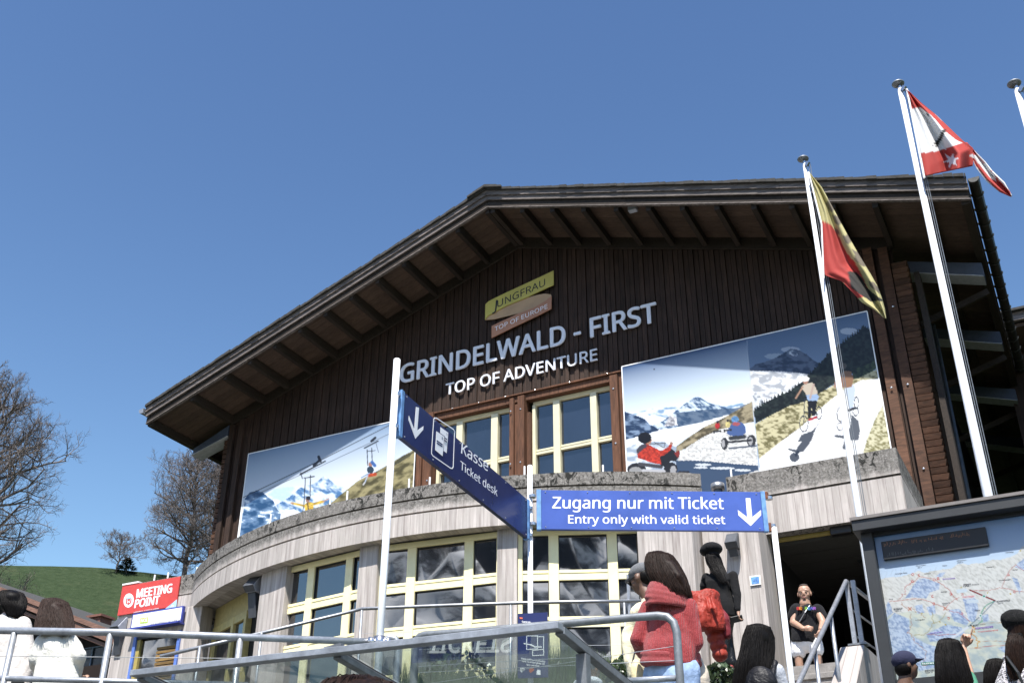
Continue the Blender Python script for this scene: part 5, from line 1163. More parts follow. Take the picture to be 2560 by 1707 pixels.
MB().box((xL-.05, YM-.19, zh-.10), (xR+.3, YM+.2, zh)).build('hood', m_anth, tm, bevel=.005); MB().box((xL-.06, YM-.205, zh+.001), (xR+.3, YM+.2, zh+.03)).build('sunlit_hood_edge', m_anth_sunlit, tm)  # upper strip is the hood's sunlit edge, painted lighter
def sm(x, y): return (2180+x*.24235, 1240+y*.24235)
def paint_map(X, Y, u, v):
    cv = Canvas(X, Y, (.72, .70, .60)); x = (X-2180)/.24235; y = (Y-1240)/.24235
    vv = np.clip((y-(400-(x)*.15))/430, 0, 1); cv.C = skygrad(vv, (.30, .50, .80), (.72, .82, .90), .8)
    def f(pts, col, a=1.0, nz=None): cv.fill([sm(*p) for p in pts], col, a, nz)
    land = [(60, 860), (150, 840), (300, 825), (430, 790), (480, 765), (540, 790), (620, 770), (740, 750), (820, 745), (880, 700), (930, 690), (990, 705), (1060, 690), (1150, 690), (1240, 650), (1320, 655), (1370, 640), (1440, 620), (1500, 590), (1530, 540), (1570, 500), (1750, 430), (9000, 500), (9000, 2600), (-200, 2600), (-200, 900)]
    f(land, None, 1, nzmix((.66, .65, .58), (.86, .84, .77), 11, 4, 61, -.55, .20, skew=.8))
    f([(150, 1230), (420, 1180), (560, 1200), (900, 1250), (1300, 1290), (1700, 1270), (9000, 1400), (9000, 2600), (100, 2600)], None, .8, nzmix((.52, .60, .58), (.78, .79, .64), 22, 12, 62, -.3, .3, skew=.3))
    for pts in ([(370, 1010), (420, 930), (470, 860), (540, 840), (620, 870), (700, 900), (690, 960), (600, 990), (560, 1050), (400, 1040), (340, 1050)], [(150, 1250), (145, 1120), (170, 1080), (200, 1140), (215, 1200)], [(120, 1330), (230, 1200), (380, 1260), (390, 1400), (420, 1560), (250, 1700), (180, 1600)], [(560, 1420), (760, 1320), (930, 1350), (960, 1420), (800, 1480), (600, 1500)], [(790, 1170), (900, 1160), (1000, 1290), (980, 1330), (850, 1290)], [(930, 1030), (1060, 1040), (1100, 1150), (1060, 1290), (1000, 1290)], [(1440, 830), (1500, 850), (1540, 960), (1520, 1000), (1480, 920)], [(1470, 730), (1500, 690), (1600, 620), (1800, 700), (1800, 900), (1560, 760)], [(1130, 1230), (1200, 1210), (1210, 1280), (1150, 1300)], [(650, 830), (700, 790), (760, 780), (720, 830)], [(440, 1130), (520, 1110), (540, 1200), (470, 1210)], [(560, 1140), (640, 1120), (660, 1200), (600, 1230)], [(420, 1440), (560, 1520), (700, 1560), (900, 1700), (500, 1800), (350, 1650)], [(1300, 1560), (1700, 1480), (1800, 1560), (1400, 1640)]):
        f(pts, None, .85, nzmix((.33, .43, .60), (.66, .74, .84), 7, 4, 63, -.3, .25, skew=.7))
    for k in range(60):
        a = random.uniform(0, 1500), random.uniform(700, 1000); cv.line([sm(a[0], a[1]), sm(a[0]+random.uniform(-30, 30), a[1]+random.uniform(30, 80))], .8, (.45, .42, .38), .45)
    def squig(pts, col, w, amp=9, n=5, seed=0):
        r = random.Random(seed); out = []
        for p, q in zip(pts[:-1], pts[1:]):
            for i in range(n): t = i/n; out.append((p[0]+(q[0]-p[0])*t+r.uniform(-amp, amp), p[1]+(q[1]-p[1])*t+r.uniform(-amp, amp)))
        out.append(pts[-1]); cv.line([sm(*p) for p in out], w, col, .9)
    RD_ = (.62, .22, .18); BR = (.55, .33, .22)
    squig([(480, 800), (490, 830), (400, 900), (350, 940), (330, 1000), (270, 1060)], RD_, 1.2, 14, 5, 1); squig([(170, 1085), (300, 1075), (420, 1055), (560, 1070), (640, 1110), (760, 1140), (850, 1060), (900, 1040)], RD_, 1.2, 6, 4, 2)
    squig([(700, 890), (780, 950), (840, 1030), (880, 1070)], RD_, 1.4, 6, 4, 3); squig([(480, 830), (640, 850), (700, 890)], RD_, 1.2, 6, 4, 4); squig([(300, 1080), (320, 1140), (390, 1160), (500, 1200), (560, 1250)], BR, 1.2, 12, 5, 5); squig([(400, 1200), (410, 1320), (370, 1400), (420, 1440), (440, 1500)], BR, 1.2, 12, 6, 6); squig([(620, 1200), (640, 1300), (560, 1420), (430, 1440)], (.50, .42, .2), 1.3, 12, 6, 7)
    squig([(760, 1150), (800, 1180), (900, 1200), (960, 1240), (1010, 1290)], RD_, 1.2, 8, 4, 8); squig([(640, 1300), (700, 1300), (760, 1200)], (.5, .42, .2), 1.3, 12, 4, 9); squig([(560, 1420), (660, 1430), (860, 1420)], RD_, 1.2, 5, 4, 10); squig([(1020, 970), (1200, 970), (1350, 940), (1480, 980), (1700, 980)], RD_, 1.2, 6, 4, 11); squig([(1340, 930), (1420, 760), (1490, 700), (1640, 830)], RD_, 1.2, 8, 4, 12)
    squig([(1040, 1330), (1060, 1380), (1040, 1420), (1110, 1500), (1060, 1560)], (.72, .40, .08), 2.0, 18, 5, 13); squig([(1100, 1310), (1300, 1300), (1800, 1270)], BR, 1.1, 4, 4, 14); squig([(1120, 1500), (1400, 1490), (1800, 1470)], BR, 1.1, 6, 4, 15); squig([(1000, 1570), (1200, 1550), (1800, 1500)], RD_, 1.1, 8, 5, 16); squig([(440, 1500), (560, 1600), (520, 1750), (700, 1700)], BR, 1.1, 10, 5, 17)
    squig([(1270, 1078), (1200, 1110), (1150, 1150), (1130, 1210)], (.05, .40, .25), 2.0, 3, 3, 18); squig([(1130, 1240), (1140, 1290), (1100, 1310)], (.05, .40, .25), 1.8, 3, 3, 19)
    cv.line([sm(1008, 965), sm(1270, 1076)], 3.6, (.34, .05, .06)); cv.line([sm(1270, 1076), sm(1125, 1230), sm(985, 1350)], 1.8, (.12, .20, .28)); cv.line([sm(985, 1350), sm(820, 1465)], 6, (.80, .82, .82))
    for p in ((1155, 1028), (1122, 1230)): cv.oval(sm(*p), 4.4, 4.2, (.80, .84, .80)); cv.oval(sm(*p), 2.6, 2.4, (.05, .40, .28))
    for p in ((1008, 965), (1270, 1076), (1022, 1330)): cv.oval(sm(*p), 1.8, 1.8, (.05, .05, .06))
    for p in ((415, 875), (642, 862), (682, 848), (625, 1030), (812, 1008), (928, 1010), (637, 1108), (927, 1208), (788, 1258), (1470, 983), (420, 803), (1405, 808)): cv.oval(sm(*p), 3.2, 3.4, (.66, .14, .12), 1, .42)
    for p in ((390, 1160), (755, 1155)):
        q_ = sm(*p)
        cv.oval(q_, 5, 5, (.80, .76, .66)); cv.line([(q_[0]-4, q_[1]-4), (q_[0]+4, q_[1]+4)], 2, (.66, .22, .12)); cv.line([(q_[0]-4, q_[1]+4), (q_[0]+4, q_[1]-4)], 2, (.66, .22, .12))
    for p in ((920, 938), (1190, 995), (515, 1205), (760, 1322), (1430, 1005), (1530, 560), (1165, 1155)): cv.oval(sm(*p), 1.8, 1.8, (.62, .50, .08))
    # label blocks
    f([(930, 1028), (1065, 1018), (1066, 1052), (932, 1060)], (.80, .78, .76)); f([(975, 1070), (1098, 1060), (1100, 1095), (978, 1104)], (.72, .78, .80)); f([(870, 965), (980, 950), (982, 985), (874, 1000)], (.74, .80, .82))
    return cv.C*np.array([.66, .69, .74])
m_map = vcol('map_print', .25, .4)
printed('map_print', ((xiL+.002, YM-.02, zTop), (xR-.002, YM-.02, zTop), (xR-.002, YM-.02, zBot), (xiL+.002, YM-.02, zBot)), YM, .0062, paint_map, tm, m_map)
MB().box((xiL+.001, YM-.015, zBot), (xR-.001, YM+.05, zTop)).build('back_panel', m_white, tm)
YD = YM-.06
def md(x, y, Y=YD): return onY(*sm(x, y), Y)
x0, x1 = md(88, 450)[0], md(1175, 350)[0]; z1 = md(600, 395)[2]; z0 = md(640, 585)[2]
MB().box((x0, YD, z0), (x1, YM-.022, z1)).build('display_panel', m_black, tm, bevel=.004)
m_led = simple('dim_amber_display_segments', (.30, .12, .04), .5); m_led2 = simple('dim_grey_display_segments', (.12, .12, .11), .5)
for row, (xa, ya, xb, yb_, mm, n_) in enumerate([(110, 515, 1030, 400, m_led, 58), (130, 620, 640, 560, m_led2, 40)]):
    sg = MB(); r = random.Random(row+3)
    for i in range(n_):
        t = i/n_
        if r.random() < .25: continue
        p = md(xa+(xb-xa)*t, ya+(yb_-ya)*t, YD-.001); h = r.choice([.012, .03, .02]); w = .004 if h > .015 else .012; dz = r.choice([0, .006, -.006])
        sg.box((p[0], YD-.0015, p[2]+dz), (p[0]+w, YD-.0002, p[2]+dz+(h if w < .01 else .004)))
    sg.build('display_segments', mm, tm, uvf=None)
m_ink = simple('dark_print_ink', (.03, .03, .04), .6); m_green = simple('green_label_print', (.03, .16, .10), .5); m_vio = simple('violet_print_ink', (.16, .08, .36), .6); m_rink = simple('red_print_ink', (.55, .10, .10), .6)
def mtext(s, x, y, w, h, mat=m_ink, bold=0, sl_=-.10): 
    Y = YM-.0203; a = md(x, y, Y); b = md(x+w, y+w*sl_, Y); c = md(x, y-h, Y); sign_text(s, a, b, c, (0, -1, 0), mat, tm, bold, .001, 'map_lettering', res=2)
for s, x, y, w, h, m__, bd in [('FIRST', 945, 932, 75, 26, m_ink, .03), ('2148 m', 1028, 920, 78, 15, m_ink, 0), ('SCHRECKFELD', 1285, 1092, 138, 15, m_ink, .01), ('1955 m', 1292, 1112, 58, 13, m_ink, 0), ('BUSSALP', 225, 1172, 88, 17, m_ink, .02), ('1800 m', 235, 1192, 66, 14, m_ink, 0), ('BORT', 1040, 1340, 62, 16, m_ink, .01), ('1570 m', 1110, 1330, 60, 13, m_ink, 0), ('Alpenspielplatz', 1065, 1370, 185, 22, m_vio, .02), ('Trottinettstrecke', 1095, 1404, 205, 14, m_rink, 0), ('First Flieger', 935, 1048, 122, 18, m_rink, 0), ('Bachalpsee', 732, 862, 125, 16, m_vio, 0), ('FAULHORN', 455, 724, 98, 13, m_ink, 0), ('2681 m', 470, 742, 45, 11, m_ink, 0), ('Schynige Platte', 240, 806, 122, 13, m_ink, 0), ('Schwarzhorn', 875, 672, 98, 13, m_ink, 0), ('2928 m', 880, 690, 60, 11, m_ink, 0), ('Grosse Scheidegg', 1378, 586, 80, 12, m_ink, 0), ('Wildgerst', 725, 722, 50, 11, m_ink, 0), ('Waldspitz', 722, 1110, 82, 12, m_ink, 0), ('1918 m', 728, 1126, 50, 11, m_ink, 0), ('Bachläger', 712, 993, 66, 12, m_ink, 0), ('Egg', 1062, 1182, 48, 12, m_ink, 0), ('Mittellaeger', 1312, 873, 120, 12, m_ink, 0), ('Burg', 178, 1066, 36, 12, m_ink, 0), ('Holewang', 455, 1080, 56, 12, m_ink, 0), ('Rothorn', 540, 806, 68, 12, m_ink, 0), ('Nodhalten', 597, 1418, 134, 14, m_vio, .01), ('Läger', 450, 1282, 98, 12, m_ink, 0), ('Widdersgrind', 1180, 738, 75, 12, m_ink, 0), ('Oberläger', 1450, 765, 56, 12, m_ink, 0)]: mtext(s, x, y, w, h, m__, bd)
def m5(x, y, Y=YM-.0203): return onY(2160+x*400/2349, 1440+y*400/2349, Y)
MB().prism([m5(838, 1262), (m5(1030, 1250)), m5(1034, 1290), m5(842, 1303)], (0, -.001, 0)).build('map_label', m_green, tm)
sign_text('You are here', m5(850, 1292, YM-.0216), m5(1024, 1280, YM-.0216), m5(850, 1268, YM-.0216), (0, -1, 0), m_print_white, tm, .02, .001, 'map_lettering')
sign_text('GRINDELWALD', m5(893, 1398), m5(1130, 1375), m5(893, 1375), (0, -1, 0), m_ink, tm, .01, .001, 'map_lettering'); sign_text('1034 m', m5(895, 1425), m5(1010, 1412), m5(895, 1408), (0, -1, 0), m_ink, tm, 0, .001, 'map_lettering')
# ============================================================ RAILINGS
DR = 6.72
def railpt(x, y, d=DR): return at(x, y, d)
RA, RB = railpt(-260, 1572), railpt(950, 1603)
RB = np.array([-3.80, 5.65, RB[2]]); 
rdir = RB-RA; rn = np.cross(rdir, (0, 0, 1.)); rn /= np.linalg.norm(rn)
def onrail(x, y): return onPlane(x, y, RA, rn)
rl = thing('steel_railing', 'galvanised tube railing with two people behind it at the lower left', 'railing', (RA[0], RA[1], 2.3))
def rz_at(p, line): return line
t0, t1 = onrail(-200, 1572), onrail(935, 1604)
pe = onrail(975, 1590)
MB().tube([t0, onrail(300, 1580), t1], .0215, 16).build('top_rail', m_galv_l, rl, smooth=True)
l0, l1 = onrail(-200, 1689), onrail(620, 1711)
MB().tube([l0, l1], .017, 14).build('lower_rail', m_galv_l, rl, smooth=True)
for x in (36, 276, 602):
    p = onrail(x, 1581+ (x-36)*.01); MB().tube([p, (p[0], p[1], 2.3)], .019, 14).build('post', m_galv_l, rl, smooth=True)
MB().tube([onrail(-200, 1637), onrail(600, 1645)], .0022, 5).build('wire', m_galv_d, rl)
bend = [onrail(960, 1603), onrail(975, 1592), onrail(988, 1596), onrail(995, 1608)]; b_ = bend[-1]; bend.append(np.array([b_[0]+.0, b_[1], b_[2]-.35])); bend.append(np.array([b_[0], b_[1], 2.4]))
MB().tube(bend, .021, 14).build('end_bend', m_galv_l, rl, smooth=True)
for dx in (-.05, .05):
    q = RB+rdir/np.linalg.norm(rdir)*dx; MB().tube([q-rdir/np.linalg.norm(rdir)*.018, q+rdir/np.linalg.norm(rdir)*.018], .031, 14).build('clamp', m_chrome, rl, smooth=True)
MB().tube([RB-(0, 0, .035), RB+(0, 0, .035)], .036, 16).build('clamp', m_chrome, rl, smooth=True)
# thick pipe rail on the right
r2 = thing('steel_railing', 'thick galvanised pipe rail bending down in front of the red sweater', 'railing', (-2.4, 5.6, 2.4))
q1, q2 = at(1062, 1586, 7.3), at(1640, 1538, 6.7)
def mixp(a, b, t): return a*(1-t)+b*t
n2 = np.cross(q2-q1, (0, 0, 1.)); n2 /= np.linalg.norm(n2)
def on2(x, y): return onPlane(x, y, q1, n2)
left_dn = on2(1038, 1612); right_dn = on2(1692, 1580)
pth = [np.array([left_dn[0], left_dn[1], 2.4]), left_dn-(0, 0, .3), left_dn, on2(1042, 1598), on2(1050, 1590), on2(1062, 1586), on2(1200, 1576), on2(1400, 1559), on2(1600, 1541), on2(1645, 1538), on2(1668, 1541), on2(1684, 1555), right_dn, right_dn-(0, 0, .2), np.array([right_dn[0], right_dn[1], 2.4])]
MB().tube(pth, .0245, 18).build('pipe', m_galv_d, r2, smooth=True)
MB().tube([on2(1560, 1701), on2(1690, 1694)], .018, 12).build('lower_rail', m_galv_l, r2, smooth=True)
for (a, b) in (((1045, 1712), (1690, 1614)), ((1045, 1665), (1480, 1640)), ((1045, 1680), (1690, 1650))): MB().tube([on2(*a), on2(*b)], .0022, 5).build('wire', m_galv_l, r2)
MB().tube([on2(1690, 1614), on2(1699, 1613)], .008, 8).build('wire_bolt', m_chrome, r2)
# handrail along the ramp in front of the windows
r3 = thing('handrail', 'thin handrail rising along the ramp in front of the yellow windows', 'railing', (-7, 13, 4.1))
hp = [onY(400, 1640, 10.7), onY(640, 1585, 11.6), onZ(880, 1527, 6.0), onZ(905, 1521, 6.0), onZ(950, 1519, 6.0), onZ(1130, 1512, 6.0), onZ(1310, 1506, 6.0), onZ(1460, 1503, 6.0), onZ(1600, 1501, 6.0)]
MB().tube(hp, .024, 12).build('rail', m_galv, r3, smooth=True)
for px_ in (905, 1277, 1560):
    y = np.interp(px_, [905, 1310, 1600], [1521, 1506, 1501]); p = onZ(px_, y, 6.0); MB().tube([p-(0, 0, .02), (p[0], p[1], 4.2)], .018, 10).build('post', m_galv_l, r3, smooth=True)
p = onZ(640, 1578, 5.6); 
for (x, y, zz_) in ((654, 1580, 5.55), (500, 1615, 5.2)):
    p = onY(x, y, 11.4 if x > 600 else 10.95); MB().tube([p, (p[0], p[1], 3.9)], .018, 10).build('post', m_galv_l, r3, smooth=True)
pp = onZ(1574, 1503, 6.0); MB().box((pp[0]-.02, pp[1]-.03, 4.2), (pp[0]+.02, pp[1]-.025+.03, onY(1572, 1436, pp[1])[2])).build('tall_post', m_galv_l, r3)
for dz in (.35, .6): MB().tube([p_-np.array([0, 0, dz]) for p_ in hp[3:]], .0025, 5).build('wire', m_galv_l, r3)
# railing at the steps
r4 = thing('handrail', 'steel handrail climbing from the steps to the corner post beside the dark entrance', 'railing', (-2.4, 12.9, 4.6))
tp = onY(2115, 1452, 13.0); lo = onY(2000, 1700, 10.9); lo2 = lo+(lo-tp)*.35; bk = onY(2176, 1500, 14.3)
MB().tube([lo2, lo, tp-(tp-lo)*.03, tp], .026, 14).build('slope_rail', m_galv, r4, smooth=True)
MB().tube([tp, tp+(0, .02, 0), bk, bk+(bk-tp)*.2], .024, 14).build('level_rail', m_galv_l, r4, smooth=True)
for f_ in (.32, .62): MB().tube([tp-(0, 0, f_), bk-(0, 0, f_)], .012, 10).build('mid_rail', m_galv, r4, smooth=True)
for dx, yb_ in ((-.0, 4.70), (.075, 4.70)):
    MB().box((tp[0]+dx-.024, tp[1]-.01, yb_), (tp[0]+dx+.024, tp[1]+.035, tp[2])).build('post', m_galv_l, r4)
MB().tube([bk, (bk[0], bk[1], 4.8)], .024, 12).build('post', m_galv_l, r4, smooth=True)
MB().box((tp[0]-.07, tp[1]-.06, 4.765), (tp[0]+.14, tp[1]+.08, 4.785)).build('base_plate', m_galv_d, r4)
for t_ in (.38, .72):
    q = mixp(tp, lo, t_); MB().tube([q, (q[0], q[1], q[2]-1.2)], .021, 12).build('post', m_galv_l, r4, smooth=True)

# ============================================================ GLASS CANOPY
def glass_sheet(name, tint=(.88, .94, .93)):
    m = bpy.data.materials.new(name); m.use_nodes = True; t = m.node_tree; t.nodes.clear(); o = N(t, 'ShaderNodeOutputMaterial'); tr = N(t, 'ShaderNodeBsdfTransparent'); g = N(t, 'ShaderNodeBsdfGlossy'); g.inputs['Roughness'].default_value = .02
    v = coords(t); f = noise_f(t, v, 3, 4); L(t, ramp(t, f, [(.3, tuple(.92*x for x in tint)), (.7, tint)]), tr.inputs[0])
    lw_ = N(t, 'ShaderNodeLayerWeight'); lw_.inputs[0].default_value = .5; frf = mth(t, 'ADD', mth(t, 'MULTIPLY', mth(t, 'POWER', lw_.outputs['Facing'], 3.0), .92), .035); df = N(t, 'ShaderNodeBsdfDiffuse'); df.inputs[0].default_value = (.55, .62, .60, 1)
    mx = N(t, 'ShaderNodeMixShader'); L(t, frf, mx.inputs[0]); L(t, tr.outputs[0], mx.inputs[1]); L(t, g.outputs[0], mx.inputs[2])
    m2 = N(t, 'ShaderNodeMixShader'); L(t, mth(t, 'MULTIPLY', f, .02), m2.inputs[0]); L(t, mx.outputs[0], m2.inputs[1]); L(t, df.outputs[0], m2.inputs[2]); L(t, m2.outputs[0], o.inputs[0]); return m
m_sheet = glass_sheet('canopy_glass')
cn = thing('glass_canopy', 'low glass canopy with grey steel frame crossing the bottom of the photo', 'canopy', (-3.2, 4.4, 2.3))
YC_ = 4.4; E0, E1 = onY(327, 1682, YC_), onY(1397, 1562, YC_); zc = (E0[2]+E1[2])/2; E0[2] += 0; cd = np.array([0, 1, -.11])
MB().hexa([E0+(0, -.01, -.016), E1+(0, -.01, -.016), E1+(0, .05, -.016), E0+(0, .05, -.016), E0+(0, -.01, .016), E1+(0, -.01, .016), E1+(0, .05, .016), E0+(0, .05, .016)]).build('edge_bar', m_galv_l, cn, bevel=.003)
xs_ = [E0[0]+.02, onY(828, 1625, YC_)[0], E1[0]-.02]
for i, x in enumerate(xs_):
    zz0 = np.interp(x, [E0[0], E1[0]], [E0[2], E1[2]])
    a = np.array([x, YC_+.051, zz0-.01]); b = a+cd*2.3
    MB().beam(a, b, .045, .035).build('rafter', m_galv_d, cn, bevel=.003); MB().beam(a+np.array([0, 0, .026]), b+np.array([0, 0, .026]), .02, .01).build('glazing_bar', m_anth, cn)
    if i == 1: MB().beam(a+(-.05, -.03, .02), a+(.05, -.03, .03), .03, .03).build('knuckle', m_galv, cn)
for i in range(2):
    za, zb_2 = [np.interp(x, [E0[0], E1[0]], [E0[2], E1[2]])+.012 for x in (xs_[i], xs_[i+1])]
    A1 = np.array([xs_[i]+.026, YC_+.06, za]); B1 = np.array([xs_[i+1]-.026, YC_+.06, zb_2])
    MB().hexa([A1, B1, B1+cd*2.3, A1+cd*2.3, A1+(0, 0, .008), B1+(0, 0, .008), B1+cd*2.3+(0, 0, .008), A1+cd*2.3+(0, 0, .008)]).build('glass_pane', m_sheet, cn)
bx_ = MB(); 
MB().beam((xs_[2], YC_+.3, E1[2]-.06), (xs_[2], YC_+.3, 2.3), .05, .05, (1, 0, 0)).build('support_post', m_galv_d, cn)
# unseen TICKETS sign, placed where the canopy glass mirrors it upside down
nC = np.array([0, .11, 1.]); nC /= np.linalg.norm(nC); PC = np.array([-3, YC_, zc-.003])
def cq(x, y): return onPlane(900+x*SC[0], 1480+y*SC[0], PC, nC)
TS = thing('ticket_sign', 'navy TICKETS sign seen only as an upside down reflection in the glass canopy', 'sign', (-3.4, 5.27, 2.2))
def mirrored(x, y, Y=5.262):
    q = cq(x, y); d = ray(900+x*SC[0], 1480+y*SC[0]); r_ = d-2*(d@nC)*nC; return q+r_*((Y-q[1])/r_[1])
tb = [mirrored(*c) for c in ((800, 600), (1775, 545), (815, 800))]; x0, x1 = tb[0][0], tb[1][0]; z0 = (tb[0][2]+tb[1][2])/2; z1 = tb[2][2]
MB().box((x0-.10, 5.266, z0-.05), (x1+.10, 5.285, z1+.04)).build('panel', m_navy_shade, TS)
sign_text('TICKETS', (x0, 5.262, tb[0][2]), (x1, 5.262, tb[1][2]), (x0, 5.262, tb[0][2]+(z1-tb[0][2])), (0, -1, 0), m_print_white, TS, .02, .002)
print('TICKETSIGN', x0, x1, z0, z1)

# ============================================================ PLANTED BANK
m_soil = simple('garden_soil', (.035, .035, .022), .95, var=.4); MB().box((-11.5, 12.3, 4.1), (-4.92, 13.6, 4.62)).build('planting_bank', m_soil, kind='structure')
MB().prism([(-10.5, 12.299, 2.93), (-10.5, 12.299, 4.58), (-10.5, 10.2, 3.35), (-10.5, 10.2, 2.93)], (5.5, 0, 0)).build('planting_slope', m_soil, kind='structure')
m_blade = simple('tall_grass_blades', (.055, .085, .035), .7, var=.5, scale=3); gb = MB()
for i in range(7000):
    x = random.uniform(-9.6, -5.2); y = random.uniform(12.35, 13.4); h = random.uniform(.15, .36)*(1+.5*math.sin(x*3)); a = random.uniform(0, 6.28); w = .006
    d = np.array([math.cos(a), math.sin(a), 0]); ln = random.uniform(-.08, .08); p = np.array([x, y, 4.6])
    gb.add([p-d*w, p+d*w, p+np.array([ln*.4, 0, h*.6])+d*w*.7, p+np.array([ln*.4, 0, h*.6])-d*w*.7, p+np.array([ln, 0, h])], [(0, 1, 2, 3), (3, 2, 4)])
for i in range(11000):
    x = random.uniform(-9.6, -5.02); t = random.random(); y = 10.3+t*2.0; z = 3.4+t*1.17; h = random.uniform(.14, .34)*(1+.4*math.sin(x*4+y*3)); a = random.uniform(0, 6.28); w = .007
    d = np.array([math.cos(a), math.sin(a), 0]); ln = random.uniform(-.08, .08); q_ = np.array([x, y, z-.02])
    gb.add([q_-d*w, q_+d*w, q_+np.array([ln*.4, 0, h*.6])+d*w*.7, q_+np.array([ln*.4, 0, h*.6])-d*w*.7, q_+np.array([ln, 0, h])], [(0, 1, 2, 3), (3, 2, 4)])
gb.build('tall_grass', m_blade, kind='stuff', uvf=None)
m_ivy = simple('glossy_ivy_leaves', (.035, .055, .022), .35, var=.6, scale=14); iv = MB()
for (cx1, cy1, r1, n1, zc_) in ((1580, 1680, 55, 1500, 12.4), (1560, 1690, 45, 900, 12.2), (1800, 1690, 40, 900, 12.9), (1400, 1700, 60, 700, 12.5), (1150, 1700, 90, 700, 12.6)):
    for i in range(n1):
        a = random.uniform(0, 6.28); rr_ = math.sqrt(random.random())*r1; p = onY(cx1+rr_*math.cos(a), cy1+rr_*.8*math.sin(a), zc_+random.uniform(-.3, .3))
        n_ = np.array([random.gauss(0, 1), random.gauss(-.6, 1), random.gauss(.7, 1)]); n_ /= np.linalg.norm(n_); t_ = np.cross(n_, (0, 0, 1.)); t_ /= np.linalg.norm(t_)+1e-6; b_ = np.cross(n_, t_); s_ = random.uniform(.022, .045)
        iv.add([p-b_*s_, p+t_*s_*.8, p+b_*s_, p-t_*s_*.8], [(0, 1, 2), (0, 2, 3)])
iv.build('ivy', m_ivy, kind='stuff', uvf=None)

# ============================================================ PEOPLE
def cloth_m(name, col, rough=.85, kscale=0, kb=.5, var=.15, sheen=.03, tex=None, nscale=6):
    m, t, b = nt(name); v = coords(t); f = noise_f(t, v, nscale, 6, .6)
    c = ramp(t, f, [(.3, tuple((1-var)*x for x in col)), (.7, tuple(min(1, (1+var)*x) for x in col))])
    h = noise_f(t, v, 9, 4, .6, .8)
    if kscale:
        w = N(t, 'ShaderNodeTexWave', wave_type='BANDS', bands_direction='X'); w.inputs['Scale'].default_value = kscale; w.inputs['Distortion'].default_value = 1.5; w.inputs['Detail'].default_value = 2; w.inputs['Detail Scale'].default_value = 3; L(t, v, w.inputs[0])
        w2 = N(t, 'ShaderNodeTexWave', wave_type='BANDS', bands_direction='Z'); w2.inputs['Scale'].default_value = kscale*1.3; w2.inputs['Distortion'].default_value = 2.5; L(t, v, w2.inputs[0])
        fl = noise_f(t, v, 160, 2); hh = mth(t, 'ADD', mth(t, 'MULTIPLY', w.outputs['Fac'], w2.outputs['Fac']), mth(t, 'MULTIPLY', fl, .5))
        c = mixc(t, ramp(t, hh, [(.25, .75), (.8, 0.0)]), c, tuple(.42*x for x in col)); c = mixc(t, ramp(t, fl, [(.55, 0.0), (.75, .4)]), c, tuple(min(1, x*1.6+.12) for x in col))
        bump(t, b, mth(t, 'ADD', hh, mth(t, 'MULTIPLY', h, .6)), .8, .012)
    else: bump(t, b, h, kb, .03)
    L(t, c, b.inputs['Base Color']); b.inputs['Roughness'].default_value = rough; b.inputs['Sheen Weight'].default_value = sheen; b.inputs['Specular IOR Level'].default_value = .25; return m
def skin_m(name, col):
    m, t, b = nt(name); v = coords(t); f = noise_f(t, v, 22, 4); L(t, ramp(t, f, [(.3, tuple(.88*x for x in col)), (.7, tuple(min(1, 1.1*x) for x in col))]), b.inputs['Base Color'])
    b.inputs['Roughness'].default_value = .5; b.inputs['Subsurface Weight'].default_value = .08; b.inputs['Subsurface Radius'].default_value = (.02, .008, .004); b.inputs['Subsurface Scale'].default_value = .3; return m
def hair_m(name, c0, c1, rough=.5):
    m, t, b = nt(name); v = coords(t, (60, 60, 4)); f = noise_f(t, v, 2.2, 5, .6, .3); L(t, ramp(t, f, [(.3, c0), (.72, c1)]), b.inputs['Base Color']); b.inputs['Roughness'].default_value = rough; b.inputs['Anisotropic'].default_value = .6
    b.inputs['Specular IOR Level'].default_value = .10; bump(t, b, f, .6, .004); return m
m_skin = skin_m('skin_light', (.36, .215, .15)); m_skin2 = skin_m('skin_tan', (.30, .175, .115)); m_skin3 = skin_m('skin_brown', (.13, .07, .045))
h_black = hair_m('black_hair', (.002, .0018, .0018), (.009, .0075, .007)); h_brown = hair_m('dark_brown_hair', (.003, .002, .0015), (.026, .014, .010)); h_brown2 = hair_m('brown_hair', (.008, .005, .004), (.05, .031, .025), .5)
def cap_(mb, p0, p1, r0, r1=None, n=10):
    r1 = r0 if r1 is None else r1; p0 = np.array(p0, float); p1 = np.array(p1, float); mb.tube([p0, p1], [r0, r1], n); mb.ell(p0, r0, n); mb.ell(p1, r1, n)
def chain(mb, pts, rs, n=10):
    for i in range(len(pts)-1): cap_(mb, pts[i], pts[i+1], rs[i], rs[i+1], n)
